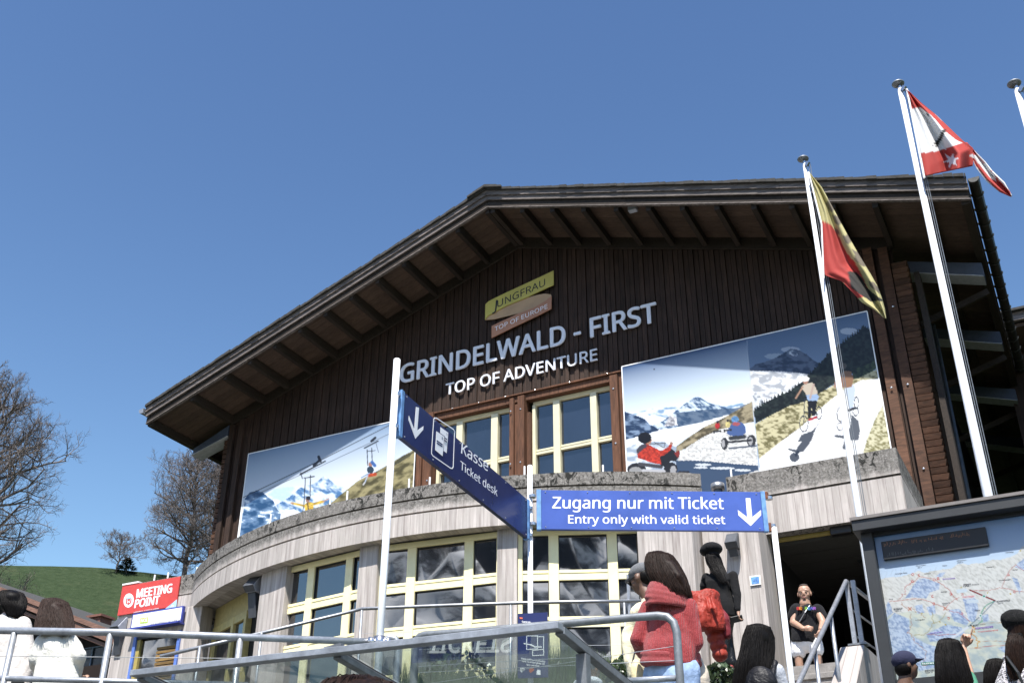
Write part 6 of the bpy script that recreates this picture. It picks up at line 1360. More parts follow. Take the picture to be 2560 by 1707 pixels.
def organic(name, mb, mat, parent, vox=.012, sm=5, wrinkle=0, wscale=7, seed=0, dec=None):
    me = bpy.data.meshes.new('tmp'); V = np.array(mb.v); me.from_pydata(V.tolist(), [], mb.f); me.update(); ob = bpy.data.objects.new('tmp', me); COL.objects.link(ob)
    bm = bmesh.new(); bm.from_mesh(me); bmesh.ops.recalc_face_normals(bm, faces=bm.faces); bm.to_mesh(me); bm.free()
    r = ob.modifiers.new('r', 'REMESH'); r.mode = 'VOXEL'; r.voxel_size = vox; r.use_smooth_shade = True
    s_ = ob.modifiers.new('s', 'SMOOTH'); s_.factor = .5; s_.iterations = sm
    dg = bpy.context.evaluated_depsgraph_get(); nm = bpy.data.meshes.new_from_object(ob.evaluated_get(dg)); bpy.data.objects.remove(ob); bpy.data.meshes.remove(me)
    nm.name = name; k = len(nm.vertices); co = np.zeros(k*3); nm.vertices.foreach_get('co', co); co = co.reshape(-1, 3)
    if wrinkle:
        no = np.zeros(k*3); nm.vertices.foreach_get('normal', no); no = no.reshape(-1, 3)
        w = np.array([noise.fractal(Vector((p[0]*wscale+seed, p[1]*wscale, p[2]*wscale*.55)), 1.0, 2.1, 3) for p in co]); co = co+no*(w*wrinkle)[:, None]
    o0 = np.array([co[:, 0].mean(), co[:, 1].mean(), co[:, 2].min()]); nm.vertices.foreach_set('co', (co-o0).astype(np.float32).ravel()); nm.materials.clear(); nm.materials.append(mat)
    nm.polygons.foreach_set('use_smooth', [True]*len(nm.polygons)); nm.update(); return link(name, nm, parent, o0)
def strands(name, mat, parent, chain_, n=260, w=.006, ang=(0, 6.283), jit=.012, seed=0, tip=.25, back=None):
    """locks that start at the crown and follow a list of (centre, half width, half depth)"""
    r = random.Random(seed); m_ = MB(); K = len(chain_); n = int(n*2.2); w = w*.5
    for i in range(n):
        th = r.uniform(*ang); wave = r.uniform(0, 6.28); end = K-1+(r.uniform(-.55, .28) if r.random() > tip else r.uniform(-1.6, 0)); off = r.uniform(.97, 1.075); pts = []
        steps = int(end*3)+1
        for k in range(steps+1):
            t = end*k/steps; a = min(int(t), K-2); f = t-a; f = f*f*(3-2*f) if False else f
            C0 = np.array(chain_[a][0])*(1-f)+np.array(chain_[a+1][0])*f; rx = chain_[a][1]*(1-f)+chain_[a+1][1]*f; ry = chain_[a][2]*(1-f)+chain_[a+1][2]*f
            pts.append(C0+RT*rx*off*math.cos(th)+np.array([0, 1, 0])*ry*off*math.sin(th)+RT*jit*math.sin(wave+t*1.7)*.6+np.array([0, 0, r.gauss(0, .002)]))
        k_ = len(pts); m_.tube(pts, [w*(.5+.5*math.sin(math.pi*min(1, (q+1.2)/k_)))*(1 if q < k_-1 else .15) for q in range(k_)], 4, cap=False)
    o = m_.build(name, mat, parent, smooth=True, uvf=None, kind=None); return o
def hand(mb, wrist, tip_dir, side_dir, size=.085, curl=.5, point=False, phone=False):
    """palm, four unequal bent fingers and a thumb"""
    w = np.array(wrist, float); d = np.array(tip_dir, float); d /= np.linalg.norm(d); s_ = np.array(side_dir, float); s_ -= d*(s_@d); s_ /= np.linalg.norm(s_); n_ = np.cross(d, s_)
    cap_(mb, w, w+d*size*.9, size*.26, size*.3, 8); k0 = w+d*size*1.0
    for i in range(4): mb.ell(w+d*size*.6+s_*size*(i-1.5)*.20, (size*.19,)*3, 8)
    for i, L_ in enumerate((.82, .95, .88, .68)):
        b_ = k0+s_*size*(i-1.5)*.25; c = curl*(1.0+.1*i)
        if point and i == 0: c = .02; L_ = 1.0
        elif point: c = 1.35
        p1 = b_+(d*math.cos(c*.6)+n_*math.sin(c*.6))*size*L_*.48; p2 = p1+(d*math.cos(c*1.5)+n_*math.sin(c*1.5))*size*L_*.32; p3 = p2+(d*math.cos(c*2.1)+n_*math.sin(c*2.1))*size*L_*.24
        chain(mb, [b_-d*size*.25, b_, p1, p2, p3], [size*.13, size*.115, size*.105, size*.095, size*.08], 7)
    t0 = w+d*size*.35-s_*size*.30; t1 = t0+d*size*.35-s_*size*.25+n_*size*.15; t2 = t1+d*size*.33+n_*size*.1; chain(mb, [t0, t1, t2], [size*.15, size*.12, size*.1], 7)
def feet_of(T): return WL[T]
def J(x, y, Y): return onY(x, y, Y)
def ears_nose(mb, c, fd, sd, hr):
    mb.ell(c+fd*hr[1]*1.0+np.array([0, 0, -.1*hr[2]]), (hr[0]*.17, hr[1]*.17, hr[2]*.2), 8)
    for s_ in (-1, 1): mb.ell(c+sd*s_*hr[0]*1.0+np.array([0, 0, -.05*hr[2]]), (.014, .022, .032), 8)
LAST = [None, 1.0]
def head(mb, c, fd, s=1.0, wide=1.0):
    """skull, jaw, nose, brow, lips and ears, facing fd"""
    LAST[0] = fd; LAST[1] = s
    fd = np.array(fd, float); fd /= np.linalg.norm(fd); sd = np.cross(fd, (0, 0, 1.)); sd /= np.linalg.norm(sd); up_ = np.cross(sd, fd); M_ = np.stack([sd*wide, fd, up_], 1)
    e = lambda off, r_: mb.ell(c+M_@(np.array(off)*s), np.array(r_)*s, 12, M_)
    e((0, -.012, .028), (.074, .092, .085)); e((0, .018, -.035), (.060, .068, .070)); e((0, .040, -.085), (.038, .036, .026)); e((0, .088, -.018), (.012, .020, .026)); e((0, .090, -.028), (.018, .014, .011))
    e((-.030, .062, .022), (.028, .018, .012)); e((.030, .062, .022), (.028, .018, .012)); e((0, .045, -.005), (.058, .038, .040)); e((0, .076, -.058), (.024, .014, .009)); e((0, .075, -.067), (.020, .013, .007)); e((-.038, .05, -.028), (.024, .025, .024)); e((.038, .05, -.028), (.024, .025, .024))
    for k in (-1, 1): e((k*.076, -.008, -.01), (.010, .020, .032))
    return M_
def face_bits(T, c, M_, s=1.0, hairm=None):
    m_eye = simple('eye', (.02, .015, .012), .2); 
    for k in (-1, 1):
        a = MB(); a.ell(c+M_@(np.array([k*.029, .082, .004])*s), np.array([.012, .006, .0055])*s, 8, M_); a.build('eye', m_eye, T, smooth=True, uvf=None)
        b = MB(); b.ell(c+M_@(np.array([k*.030, .086, .024])*s), np.array([.018, .005, .0035])*s, 8, M_); b.build('eyebrow', hairm or h_black, T, smooth=True, uvf=None)
    li = MB(); li.ell(c+M_@(np.array([0, .089, -.062])*s), np.array([.021, .006, .006])*s, 8, M_); li.build('lips', skin_m('lips', (.30, .12, .10)), T, smooth=True, uvf=None)
def legs(mb, hipc, halfw, feetz, fdir=(0, 1, 0), r=(.085, .058, .042), split=.11, bend=0):
    hipc = np.array(hipc, float); sd = np.cross(np.array(fdir, float), (0, 0, 1.)); fd = np.array(fdir, float)
    for k in (-1, 1):
        h = hipc+sd*k*halfw; z = h[2]-feetz; kn = h+sd*k*.01+np.array([0, 0, -z*.50])+fd*bend; an = h+sd*k*(split-halfw)+np.array([0, 0, -z+.08])
        chain(mb, [h, kn, an], r)
        mb.ell(an+fd*.06+np.array([0, 0, -.045]), (.045, .045, .04), 10); mb.ell(an+fd*.13+np.array([0, 0, -.05]), (.042, .05, .03), 10)
def SH(sl, sr):
    sl = np.array(sl, float); sr = np.array(sr, float); d = sr-sl; d /= np.linalg.norm(d); return sl+d*.035-np.array([0, 0, .045]), sr-d*.035-np.array([0, 0, .045])
def eloft(mb, secs, M_, per=6, n=22):
    """smooth closed loft through (centre, half width, half depth) sections"""
    S_ = [(np.array(a, float), b, c) for a, b, c in secs]; K = len(S_); rings = []
    def cr_(f, i, t):
        p0, p1, p2, p3 = f(max(i-1, 0)), f(i), f(i+1), f(min(i+2, K-1)); return .5*((2*p1)+(-p0+p2)*t+(2*p0-5*p1+4*p2-p3)*t*t+(-p0+3*p1-3*p2+p3)*t**3)
    for i in range(K-1):
        for k in range(per+(i == K-2)):
            t = k/per; rings.append((cr_(lambda q: S_[q][0], i, t), max(.005, cr_(lambda q: S_[q][1], i, t)), max(.005, cr_(lambda q: S_[q][2], i, t))))
    vs = []; fs = []
    for c, rx, ry in rings:
        for j in range(n):
            a = 2*math.pi*j/n; ca, sa = math.cos(a), math.sin(a); e_ = .85; vs.append(c+M_[:, 0]*rx*math.copysign(abs(ca)**e_, ca)+M_[:, 1]*ry*math.copysign(abs(sa)**e_, sa))
    for i in range(len(rings)-1):
        for j in range(n): fs.append((i*n+j, i*n+(j+1) % n, (i+1)*n+(j+1) % n, (i+1)*n+j))
    fs.append(tuple(range(n-1, -1, -1))); fs.append(tuple(range((len(rings)-1)*n, len(rings)*n))); mb.add(vs, fs)
def torso(mb, neck, sl, sr, waist, hip, dep=.115, ws=.155, hs=.17):
    neck, sl, sr, waist, hip = [np.array(a, float) for a in (neck, sl, sr, waist, hip)]; mid = (sl+sr)/2; wd = np.linalg.norm(sr-sl)/2; dr_ = (sr-sl)/np.linalg.norm(sr-sl); fd = np.cross((0, 0, 1.), dr_); fd /= np.linalg.norm(fd); M_ = np.stack([dr_, fd, np.cross(dr_, fd)], 1)
    up_ = mid-hip; up_ /= np.linalg.norm(up_); bot = hip-up_*.12; ch_ = mid*.62+waist*.38
    eloft(mb, [(mid+up_*.085, .055, .055), (mid+up_*.055, wd*.45, dep*.52), (mid+up_*.012, wd*.90, dep*.74), (mid-up_*.05, wd*1.0, dep*.88), (ch_, wd*.93, dep*1.0), (waist, ws, dep*.92), (hip, hs, dep*1.12), (bot, hs*.97, dep*1.08)], M_)
    cap_(mb, neck, mid, .055, .06)
def hairshell(mb, c, fd=None, s=None, grow=1.0):
    fd = LAST[0] if fd is None else fd; s = LAST[1] if s is None else s
    fd = np.array(fd, float); fd /= np.linalg.norm(fd); sd = np.cross(fd, (0, 0, 1.)); sd /= np.linalg.norm(sd); M_ = np.stack([sd, fd, np.cross(sd, fd)], 1)
    mb.ell(c+M_@(np.array([0, -.013, .024])*s), np.array([.080, .095, .091])*s*grow, 18, M_); mb.ell(c+M_@(np.array([0, -.045, -.02])*s), np.array([.076, .060, .085])*s*grow, 16, M_)
    for k in (-1, 1): mb.ell(c+M_@(np.array([k*.070, -.02, -.01])*s), np.array([.022, .045, .06])*s*grow, 12, M_)
def hairloft(mb, ch, f=.95):
    eloft(mb, [(p_, a_*f, b_*f) for p_, a_, b_ in ch], np.stack([RT, np.array([0, 1., 0]), np.array([0, 0, 1.])], 1))

# --- woman in the red sweater
Y0 = 7.2; c_ = J(1655, 1432, Y0)
T = thing('person', 'person in a chunky red knitted sweater and light jeans seen from behind', 'person', (J(1680, 1700, Y0)[0], Y0, 2.4))
nk = J(1668, 1478, Y0); sl = J(1612, 1505, Y0-.02); sr = J(1732, 1500, Y0+.03); sl, sr = SH(sl, sr); wa = J(1672, 1600, Y0); hi = J(1678, 1668, Y0)
el = J(1594, 1598, Y0-.06); er = J(1738, 1606, Y0+.03); hl = J(1606, 1632, Y0+.18); hr_ = J(1722, 1628, Y0+.24)
b = MB(); head(b, c_+(0, 0, 0), (-.75, .65, -.25), 1.0); cap_(b, c_-(0, 0, .06), nk-(0, 0, .03), .052, .058); torso(b, nk, sl, sr, wa, hi, .09, .13, .15); chain(b, [sl, el, hl], [.045, .038, .028]); chain(b, [sr, er, hr_], [.045, .038, .028]); legs(b, hi-(0, 0, .05), .085, 2.42)
hand(b, hl, (.3, 1, -.1), (1, 0, 0)); hand(b, hr_, (-.3, 1, -.1), (-1, 0, 0)); organic('body', b, m_skin2, T, .011)
k = MB(); torso(k, nk-(0, 0, .03), sl, sr, wa+np.array([0, 0, .03]), hi+np.array([0, 0, .12]), .125, .160, .18); chain(k, [sl, el, hl], [.066, .056, .042]); chain(k, [sr, er, hr_], [.066, .056, .042])
m_sweater = cloth_m('red_knit', (.42, .040, .045), .9, 30, var=.35, sheen=.25, nscale=10)
organic('sweater', k, m_sweater, T, .010, 4, .010, 9, 2)
k = MB(); zc1 = J(1678, 1660, Y0)
for i in range(22): a = 2*math.pi*i/22; a2 = 2*math.pi*(i+1)/22; P_ = lambda q: zc1+RT*.178*math.cos(q)+np.array([0, .135*math.sin(q), .012*math.cos(q*2)]); cap_(k, P_(a), P_(a2), .028, .028, 8); cap_(k, P_(a)+(0, 0, .05), P_(a2)+(0, 0, .05), .024, .024, 8)
organic('ribbed_hem', k, cloth_m('red_rib_knit', (.42, .045, .05), .9, 46, var=.3, sheen=.25), T, .010, 3)
k = MB(); cc_ = J(1672, 1484, Y0-.015)   # folded roll collar falling to the back
for i in range(26):
    a = 2*math.pi*i/26; a2 = 2*math.pi*(i+1)/26
    def P_(q, dr=0, dz=0): bk_ = max(0, -math.sin(q)); return cc_+RT*(.095+dr+.03*bk_)*math.cos(q)+np.array([0, (.085+dr+.035*bk_)*math.sin(q), dz-.03*math.cos(q)])
    cap_(k, P_(a, 0, .03), P_(a2, 0, .03), .02, .02, 8); cap_(k, P_(a, .012, 0), P_(a2, .012, 0), .024, .024, 8); cap_(k, P_(a, .026, -.035), P_(a2, .026, -.035), .024, .024, 8)
    if math.sin(a) < -.2: cap_(k, P_(a, .036, -.07), P_(a2, .036, -.07), .02, .02, 8); cap_(k, P_(a, .040, -.098+.02*math.cos(a)), P_(a2, .040, -.098+.02*math.cos(a2)), .014, .014, 8)
organic('roll_collar', k, cloth_m('red_collar_knit', (.45, .055, .058), .9, 40, var=.3, sheen=.25), T, .009, 3)
k = MB(); legs(k, hi-(0, 0, .03), .09, 2.45, r=(.108, .075, .055)); k.ell(hi-(0, 0, .06), (.172, .135, .15), 14); organic('jeans', k, cloth_m('light_blue_denim', (.26, .36, .54), .85, 0, .4, var=.25, nscale=14), T, .012, 4, .006, 12)
hc = [(J(1645, 1383, Y0), .025, .03), (J(1645, 1392, Y0), .085, .085), (J(1650, 1420, Y0), .115, .115), (J(1662, 1448, Y0-.02), .125, .12), (J(1678, 1478, Y0-.03), .115, .11)]
k = MB(); hairloft(k, hc, .88); hairshell(k, c_); chain(k, [J(1672, 1415, Y0-.03), J(1695, 1445, Y0-.05), J(1712, 1474, Y0-.04)], [.05, .038, .014]); organic('hair', k, h_brown, T, .011, 4)
hc2 = [(J(1648, 1379, Y0), .02, .02), (J(1650, 1388, Y0), .088, .09), (J(1656, 1412, Y0), .118, .12), (J(1668, 1442, Y0-.02), .13, .125), (J(1684, 1476, Y0-.03), .118, .115), (J(1690, 1492, Y0-.03), .105, .11)]
hc2 = [(a, b*.90, c*.92) for a, b, c in hc2]; strands('hair_locks', h_brown, T, hc2, 420, .0055, seed=4)
# --- person with grey cap beside her
Y1 = 7.75; c_ = J(1603, 1447, Y1); T = thing('person', 'person with a grey flat cap and sunglasses in profile, half hidden by the red sweater', 'person', (J(1620, 1700, Y1)[0], Y1, 2.4))
nk = J(1622, 1492, Y1); sl = J(1590, 1520, Y1-.1); sr = J(1665, 1520, Y1+.1); sl, sr = SH(sl, sr); wa = J(1630, 1590, Y1); hi = J(1632, 1650, Y1)
b = MB(); M_ = head(b, c_, (-1, .25, -.35), 1.0); cap_(b, c_-(0, 0, .05), nk, .05, .055); torso(b, nk, sl, sr, wa, hi, .09); el = J(1578, 1590, Y1-.05); ha = J(1580, 1650, Y1-.1); chain(b, [sl, el, ha], [.045, .038, .03]); er = J(1660, 1600, Y1+.15); chain(b, [sr, er, J(1640, 1630, Y1+.2)], [.045, .038, .03]); legs(b, hi-(0, 0, .05), .085, 2.42, (-1, .2, 0)); hand(b, ha, (-.1, 0, -1), (0, 1, 0)); organic('body', b, m_skin3, T, .011)
k = MB(); k.ell(c_+M_@np.array([0, -.012, .052]), (.088, .10, .066), 14, M_); k.ell(c_+M_@np.array([0, .085, .035]), (.062, .05, .012), 12, M_); organic('flat_cap', k, cloth_m('grey_tweed', (.30, .31, .33), .9, 60, var=.25), T, .008, 3)
k = MB()
for s_ in (-1, 1): k.ell(c_+M_@np.array([s_*.032, .088, .004]), (.028, .008, .02), 10, M_); cap_(k, c_+M_@np.array([s_*.062, .08, .008]), c_+M_@np.array([s_*.078, -.01, .006]), .004, .004, 6)
k.build('sunglasses', m_black, T, smooth=True, uvf=None)
k = MB(); k.ell(c_+M_@np.array([0, -.045, -.005]), (.07, .06, .07), 12, M_); organic('hair', k, h_black, T, .010)
k = MB(); torso(k, nk-(0, 0, .03), sl, sr, wa, hi, .14, .18, .2); chain(k, [sl, el, ha], [.085, .075, .06]); chain(k, [sr, er], [.07, .06]); organic('coat', k, cloth_m('cream_coat', (.66, .60, .42), .8), T, .012, 4, .014, 8, 5)
k = MB(); legs(k, hi-(0, 0, .03), .09, 2.45, (-1, .2, 0), (.1, .07, .055)); organic('trousers', k, cloth_m('dark_trousers', (.03, .03, .035)), T, .014)
bg_ = thing('handbag', 'cream handbag with dark strap hanging left of the light jeans', 'handbag', J(1595, 1700, Y1-.3)); k = MB(); k.ell(J(1592, 1685, Y1-.3), (.045, .06, .11), 12); k.ell(J(1598, 1700, Y1-.3), (.05, .06, .1), 12); organic('bag', k, cloth_m('cream_leather', (.58, .50, .30), .5), bg_, .010, 4, .004); MB().tube([J(1588, 1625, Y1-.28), J(1580, 1660, Y1-.3), J(1577, 1700, Y1-.3)], .006, 6).build('strap', m_black, bg_)
bg_ = thing('shoulder_bag', 'beige soft bag to the right of the light jeans', 'bag', J(1752, 1705, Y0+.15)); k = MB(); k.ell(J(1742, 1672, Y0+.15), (.055, .06, .11), 12); k.ell(J(1752, 1700, Y0+.15), (.065, .07, .13), 12); k.ell(J(1733, 1645, Y0+.15), (.03, .04, .06), 12); organic('bag', k, cloth_m('beige_canvas', (.50, .44, .36), .8), bg_, .010, 4, .008)
# --- red leather jacket and puffer jacket carried behind her
Yj = 8.4; jk = thing('leather_jacket', 'shiny red leather jacket hanging just right of the red sweater', 'jacket', J(1770, 1575, Yj)); k = MB()
WM = np.stack([RT, np.array([0, 1., 0]), np.array([0, 0, 1.])], 1)
eloft(k, [(J(1772, 1470, Yj), .035, .03), (J(1768, 1480, Yj), .085, .06), (J(1766, 1500, Yj), .10, .08), (J(1770, 1530, Yj), .115, .09), (J(1776, 1558, Yj), .115, .09), (J(1778, 1574, Yj), .10, .08)], WM)
eloft(k, [(J(1738, 1478, Yj+.05), .05, .05), (J(1748, 1496, Yj+.05), .06, .05), (J(1755, 1540, Yj+.05), .06, .05)], WM)
for i in range(3): a_ = 1750+i*13; chain(k, [J(a_, 1484, Yj-.06), J(a_+10, 1520, Yj-.078), J(a_+6+8*i, 1562, Yj-.07)], [.010, .018, .008], 6)
organic('jacket', k, cloth_m('red_leather', (.27, .030, .018), .52, 0, .9, sheen=0, nscale=9), jk, .008, 3, .016, 11, 7)
jk = thing('puffer_jacket', 'dark red quilted puffer jacket below the red leather one', 'jacket', J(1800, 1635, Yj+.1)); k = MB()
A_1, B_1 = J(1786, 1575, Yj+.1), J(1800, 1636, Yj+.1)
for i in range(4): q_ = mixp(A_1, B_1, i/3); k.ell(q_, (.080-.006*i, .07, .055), 16)
organic('jacket', k, cloth_m('red_orange_nylon', (.26, .036, .022), .5, 0, .5, sheen=0), jk, .008, 2, .006, 12, 3)
k = MB(); chain(k, [J(1792, 1525, Yj+.12), J(1808, 1550, Yj+.12), J(1816, 1585, Yj+.12)], [.05, .055, .04]); organic('sleeve', k, cloth_m('dark_red_nylon', (.16, .022, .028), .45, 0, .5, sheen=0), jk, .009, 2, .008, 12, 3)
# --- woman with beret on the steps
Y2 = 14.2; T = thing('person', 'person dressed in black with a black beret climbing the steps, phone in hand', 'person', (J(1815, 1660, Y2)[0], Y2, 4.95))
c_ = J(1780, 1400, Y2); nk = J(1783, 1420, Y2); sl = J(1760, 1436, Y2+.05); sr = J(1838, 1430, Y2-.05); sl, sr = SH(sl, sr); wa = J(1800, 1482, Y2); hi = J(1808, 1520, Y2)
b = MB(); M_ = head(b, c_, (-.5, .85, .1), .98); cap_(b, c_, nk-(0, 0, .06), .05, .055); torso(b, nk-(0, 0, .02), sl, sr, wa, hi, .09, .13, .16); el = J(1843, 1488, Y2-.08); ha = J(1846, 1530, Y2-.12); chain(b, [sr, el, ha], [.05, .04, .027]); e2 = J(1760, 1470, Y2+.2); chain(b, [sl, e2, J(1772, 1490, Y2+.3)], [.05, .04, .03])
kn1, an1 = J(1812, 1580, Y2+.05), J(1808, 1648, Y2-.0); kn2, an2 = J(1818, 1585, Y2+.15), J(1828, 1652, Y2+.08); chain(b, [hi+RT*-.07, kn1, an1], [.08, .055, .04]); chain(b, [hi+RT*.07, kn2, an2], [.08, .055, .04]); hand(b, ha, (.1, -.1, -1), (0, 1, 0), .08, .9); organic('body', b, m_skin, T, .011)
k = MB(); torso(k, nk-(0, 0, .05), sl, sr, wa, hi+(0, 0, .0), .135, .17, .19); chain(k, [sr, el, ha+(0, 0, .04)], [.068, .055, .042]); chain(k, [sl, e2, J(1772, 1490, Y2+.3)], [.068, .06, .045]); k.ell(J(1762, 1464, Y2+.1), (.07, .08, .07), 10); m_blk = cloth_m('black_knit', (.005, .005, .006), .9); organic('top', k, m_blk, T, .012, 4, .008)
k = MB(); k.ell(hi, (.165, .15, .16), 14); chain(k, [hi+RT*-.06, kn1, an1+(0, 0, .02), an1-(0, 0, .03)], [.105, .075, .075, .10]); chain(k, [hi+RT*.06, kn2, an2+(0, 0, .02), an2-(0, 0, .03)], [.105, .075, .07, .085]); organic('trousers', k, cloth_m('black_shiny_trousers', (.007, .007, .008), .4, 0, .6, sheen=0), T, .012, 4, .010)
k = MB(); k.ell(J(1779, 1372, Y2), (.148, .150, .090), 18); k.ell(J(1772, 1376, Y2), (.125, .14, .08), 16); k.ell(J(1782, 1388, Y2), (.098, .108, .035), 14); organic('beret', k, m_blk, T, .009, 4, .004, 12)
hcx = [(J(1781, 1382, Y2), .07, .07), (J(1783, 1395, Y2), .095, .10), (J(1788, 1412, Y2-.02), .095, .10), (J(1800, 1434, Y2-.10), .085, .05), (J(1812, 1456, Y2-.13), .045, .02)]
k = MB(); hairloft(k, hcx, .97); hairshell(k, c_); organic('hair', k, h_black, T, .011); strands('hair_locks', h_black, T, hcx, 150, .006, seed=8)
ms = simple('sneaker_red', (.30, .05, .045), .6); 
for a_ in (an1, an2): k = MB(); chain(k, [a_-(0, 0, .06), a_+RT*.10-(0, 0, .085)], [.045, .04]); k.ell(a_+RT*.03-(0, 0, .095), (.09, .05, .03), 10); organic('shoe', k, ms if a_ is an1 else simple('sneaker_white_red', (.5, .32, .3), .6, var=.5, scale=30), T, .009)
ph = thing('smartphone', 'black smartphone held in the hand of the person with the beret', 'phone', J(1841, 1546, Y2-.2)); q = J(1842, 1547, Y2-.16); MB().beam(q-RT*.075-UP*.015, q+RT*.075+UP*.02, .012, .085, tuple(UP)).build('phone', m_black, ph, bevel=.004)
# --- man in the doorway
Y3 = 16.0; SM = .1594
def D(x, y, dy=0): return onY(1960+x*SM, 1430+y*SM, Y3+dy)
T = thing('person', 'bald person in a black T-shirt and white shorts standing in the dark entrance', 'person', (D(360, 0)[0], Y3, 4.95))
c_ = D(318, 318); nk = D(322, 440); sl = D(150, 530); sr = D(560, 540); sl, sr = SH(sl, sr); wa = D(340, 860); hi = D(345, 1040)
b = MB(); M_ = head(b, c_-(0, 0, .012), (.10, -1, -.10), 1.13, 1.08); c_ = c_-(0, 0, .012); cap_(b, c_-(0, 0, .06), nk-(0, 0, .05), .066, .08); torso(b, nk, sl, sr, wa, hi, .11, .18, .18)
el = D(145, 785, -.06); hl = D(300, 880, -.24); er = D(612, 795, -.08); hr_ = D(575, 890, -.27); chain(b, [sl, el, hl], [.062, .052, .034]); chain(b, [sr, er, hr_], [.062, .052, .034]); hand(b, hl, (1, -.3, -.15), (0, -.2, -1), .085, .7); hand(b, hr_, (-.5, -.2, -1), (-.4, -1, 0), .085, .8)
fx = D(345, 1040)[0]; zk = 5.42
for s_ in (-1, 1): chain(b, [hi+np.array([s_*.1, 0, -.05]), np.array([fx+s_*.13, Y3-.02, zk]), np.array([fx+s_*.14, Y3, 5.04])], [.09, .062, .045]); b.ell((fx+s_*.14, Y3-.06, 5.0), (.05, .13, .045), 10)
organic('body', b, m_skin, T, .009, 3); face_bits(T, c_, M_, 1.13)
k = MB(); k.ell(c_+M_@np.array([0, .066, -.090])*1.13, (.022, .014, .014), 10, M_); k.ell(c_+M_@np.array([0, -.018, .112]), (.060, .078, .026), 12, M_); organic('stubble', k, simple('short_black_hair', (.05, .035, .03), .9), T, .007, 2)
k = MB(); torso(k, nk-(0, 0, .04), sl, sr, wa, hi+(0, 0, .05), .15, .195, .190); chain(k, [sl, D(138, 700)], [.088, .084]); chain(k, [sr, D(605, 715)], [.088, .084]); organic('t_shirt', k, cloth_m('black_cotton', (.008, .008, .010), .9, 0, .6), T, .011, 4, .008, 8, 1)
k = MB(); k.ell(hi-(0, 0, .05), (.195, .15, .15), 14)
for s_ in (-1, 1): chain(k, [hi+np.array([s_*.1, 0, -.04]), np.array([fx+s_*.125, Y3-.01, 5.50])], [.115, .108])
organic('shorts', k, cloth_m('white_cotton_shorts', (.72, .72, .74), .8, 0, .5, var=.05), T, .011, 3, .010, 9, 4)
for i, (ch_2, col_) in enumerate(zip('BE BEAR', [(.55, .05, .05), (.65, .28, .05), None, (.25, .5, .06), (.08, .3, .55), (.12, .12, .5), (.35, .12, .5)])):
    if col_ is None: continue
    xa = 205+i*43; yy = D(0, 588)[2]; a_ = onY(1960+xa*SM, 1430+585*SM, Y3-.158); b_ = onY(1960+(xa+36)*SM, 1430+585*SM, Y3-.158); t_3 = onY(1960+xa*SM, 1430+545*SM, Y3-.158); sign_text(ch_2, a_, b_, t_3, (0, 1, 0), simple('shirt_print', col_, .7), T, .03, .035, 'shirt_letter')
MB().tube([D(405, 515, -.14), D(330, 625, -.185), D(240, 775, -.15)], .007, 6).build('chain_strap', m_galv_l, T, uvf=None)
# --- woman with long black hair and backpack
Y4 = 8.5; T = thing('person', 'person with long black hair and dark backpack at the bottom, left of the steps', 'person', (J(1890, 1707, Y4)[0], Y4, 2.36))
c_ = J(1897, 1595, Y4); nk = J(1897, 1630, Y4); sl = J(1850, 1668, Y4); sr = J(1950, 1662, Y4); sl, sr = SH(sl, sr); wa = J(1900, 1760, Y4); hi = J(1902, 1830, Y4)
b = MB(); head(b, c_, (.25, 1, .15)); cap_(b, c_, nk-(0, 0, .06), .05, .06); torso(b, nk, sl, sr, wa, hi, .09); el, er = J(1840, 1750, Y4), J(1968, 1745, Y4+.05); chain(b, [sl, el, el+(0, .2, .05)], [.045, .04, .03]); chain(b, [sr, er, er+(0, .2, .05)], [.045, .04, .03]); legs(b, hi-(0, 0, .05), .085, 2.38); hand(b, el+(0, .2, .05), (0, 1, 0), (1, 0, 0)); hand(b, er+(0, .2, .05), (0, 1, 0), (-1, 0, 0)); organic('body', b, m_skin, T, .012)
k = MB(); torso(k, nk-(0, 0, .03), sl, sr, wa, hi, .12, .15, .17); chain(k, [sl, el], [.062, .055]); chain(k, [sr, er], [.062, .055]); organic('blouse', k, cloth_m('white_grey_blouse', (.36, .38, .42), .8, 0, .6, var=.12), T, .012, 4, .010)
k = MB(); legs(k, hi, .09, 2.4, r=(.1, .07, .055)); k.ell(hi, (.16, .12, .13), 12); organic('trousers', k, m_blk, T, .014)
hcx = [(J(1897, 1560, Y4), .02, .02), (J(1897, 1568, Y4), .082, .09), (J(1897, 1592, Y4), .105, .11), (J(1893, 1630, Y4-.03), .115, .11), (J(1885, 1670, Y4-.09), .13, .08), (J(1878, 1720, Y4-.12), .13, .06), (J(1872, 1770, Y4-.12), .10, .04)]
k = MB(); hairloft(k, hcx); hairshell(k, c_); organic('hair', k, h_black, T, .012); strands('hair_locks', h_black, T, hcx, 420, .0055, seed=11)
bp_ = thing('backpack', 'dark backpack worn by the person with long black hair left of the steps', 'backpack', J(1892, 1760, Y4-.2)); k = MB(); k.ell(J(1902, 1715, Y4-.17), (.13, .07, .15), 14); k.ell(J(1905, 1745, Y4-.17), (.14, .08, .13), 14); chain(k, [J(1853, 1660, Y4-.02), J(1865, 1690, Y4-.13)], [.022, .022]); chain(k, [J(1938, 1655, Y4-.02), J(1930, 1690, Y4-.13)], [.022, .022]); organic('bag', k, cloth_m('black_nylon', (.006, .006, .008), .5, 0, .8, sheen=0), bp_, .010, 3, .008)
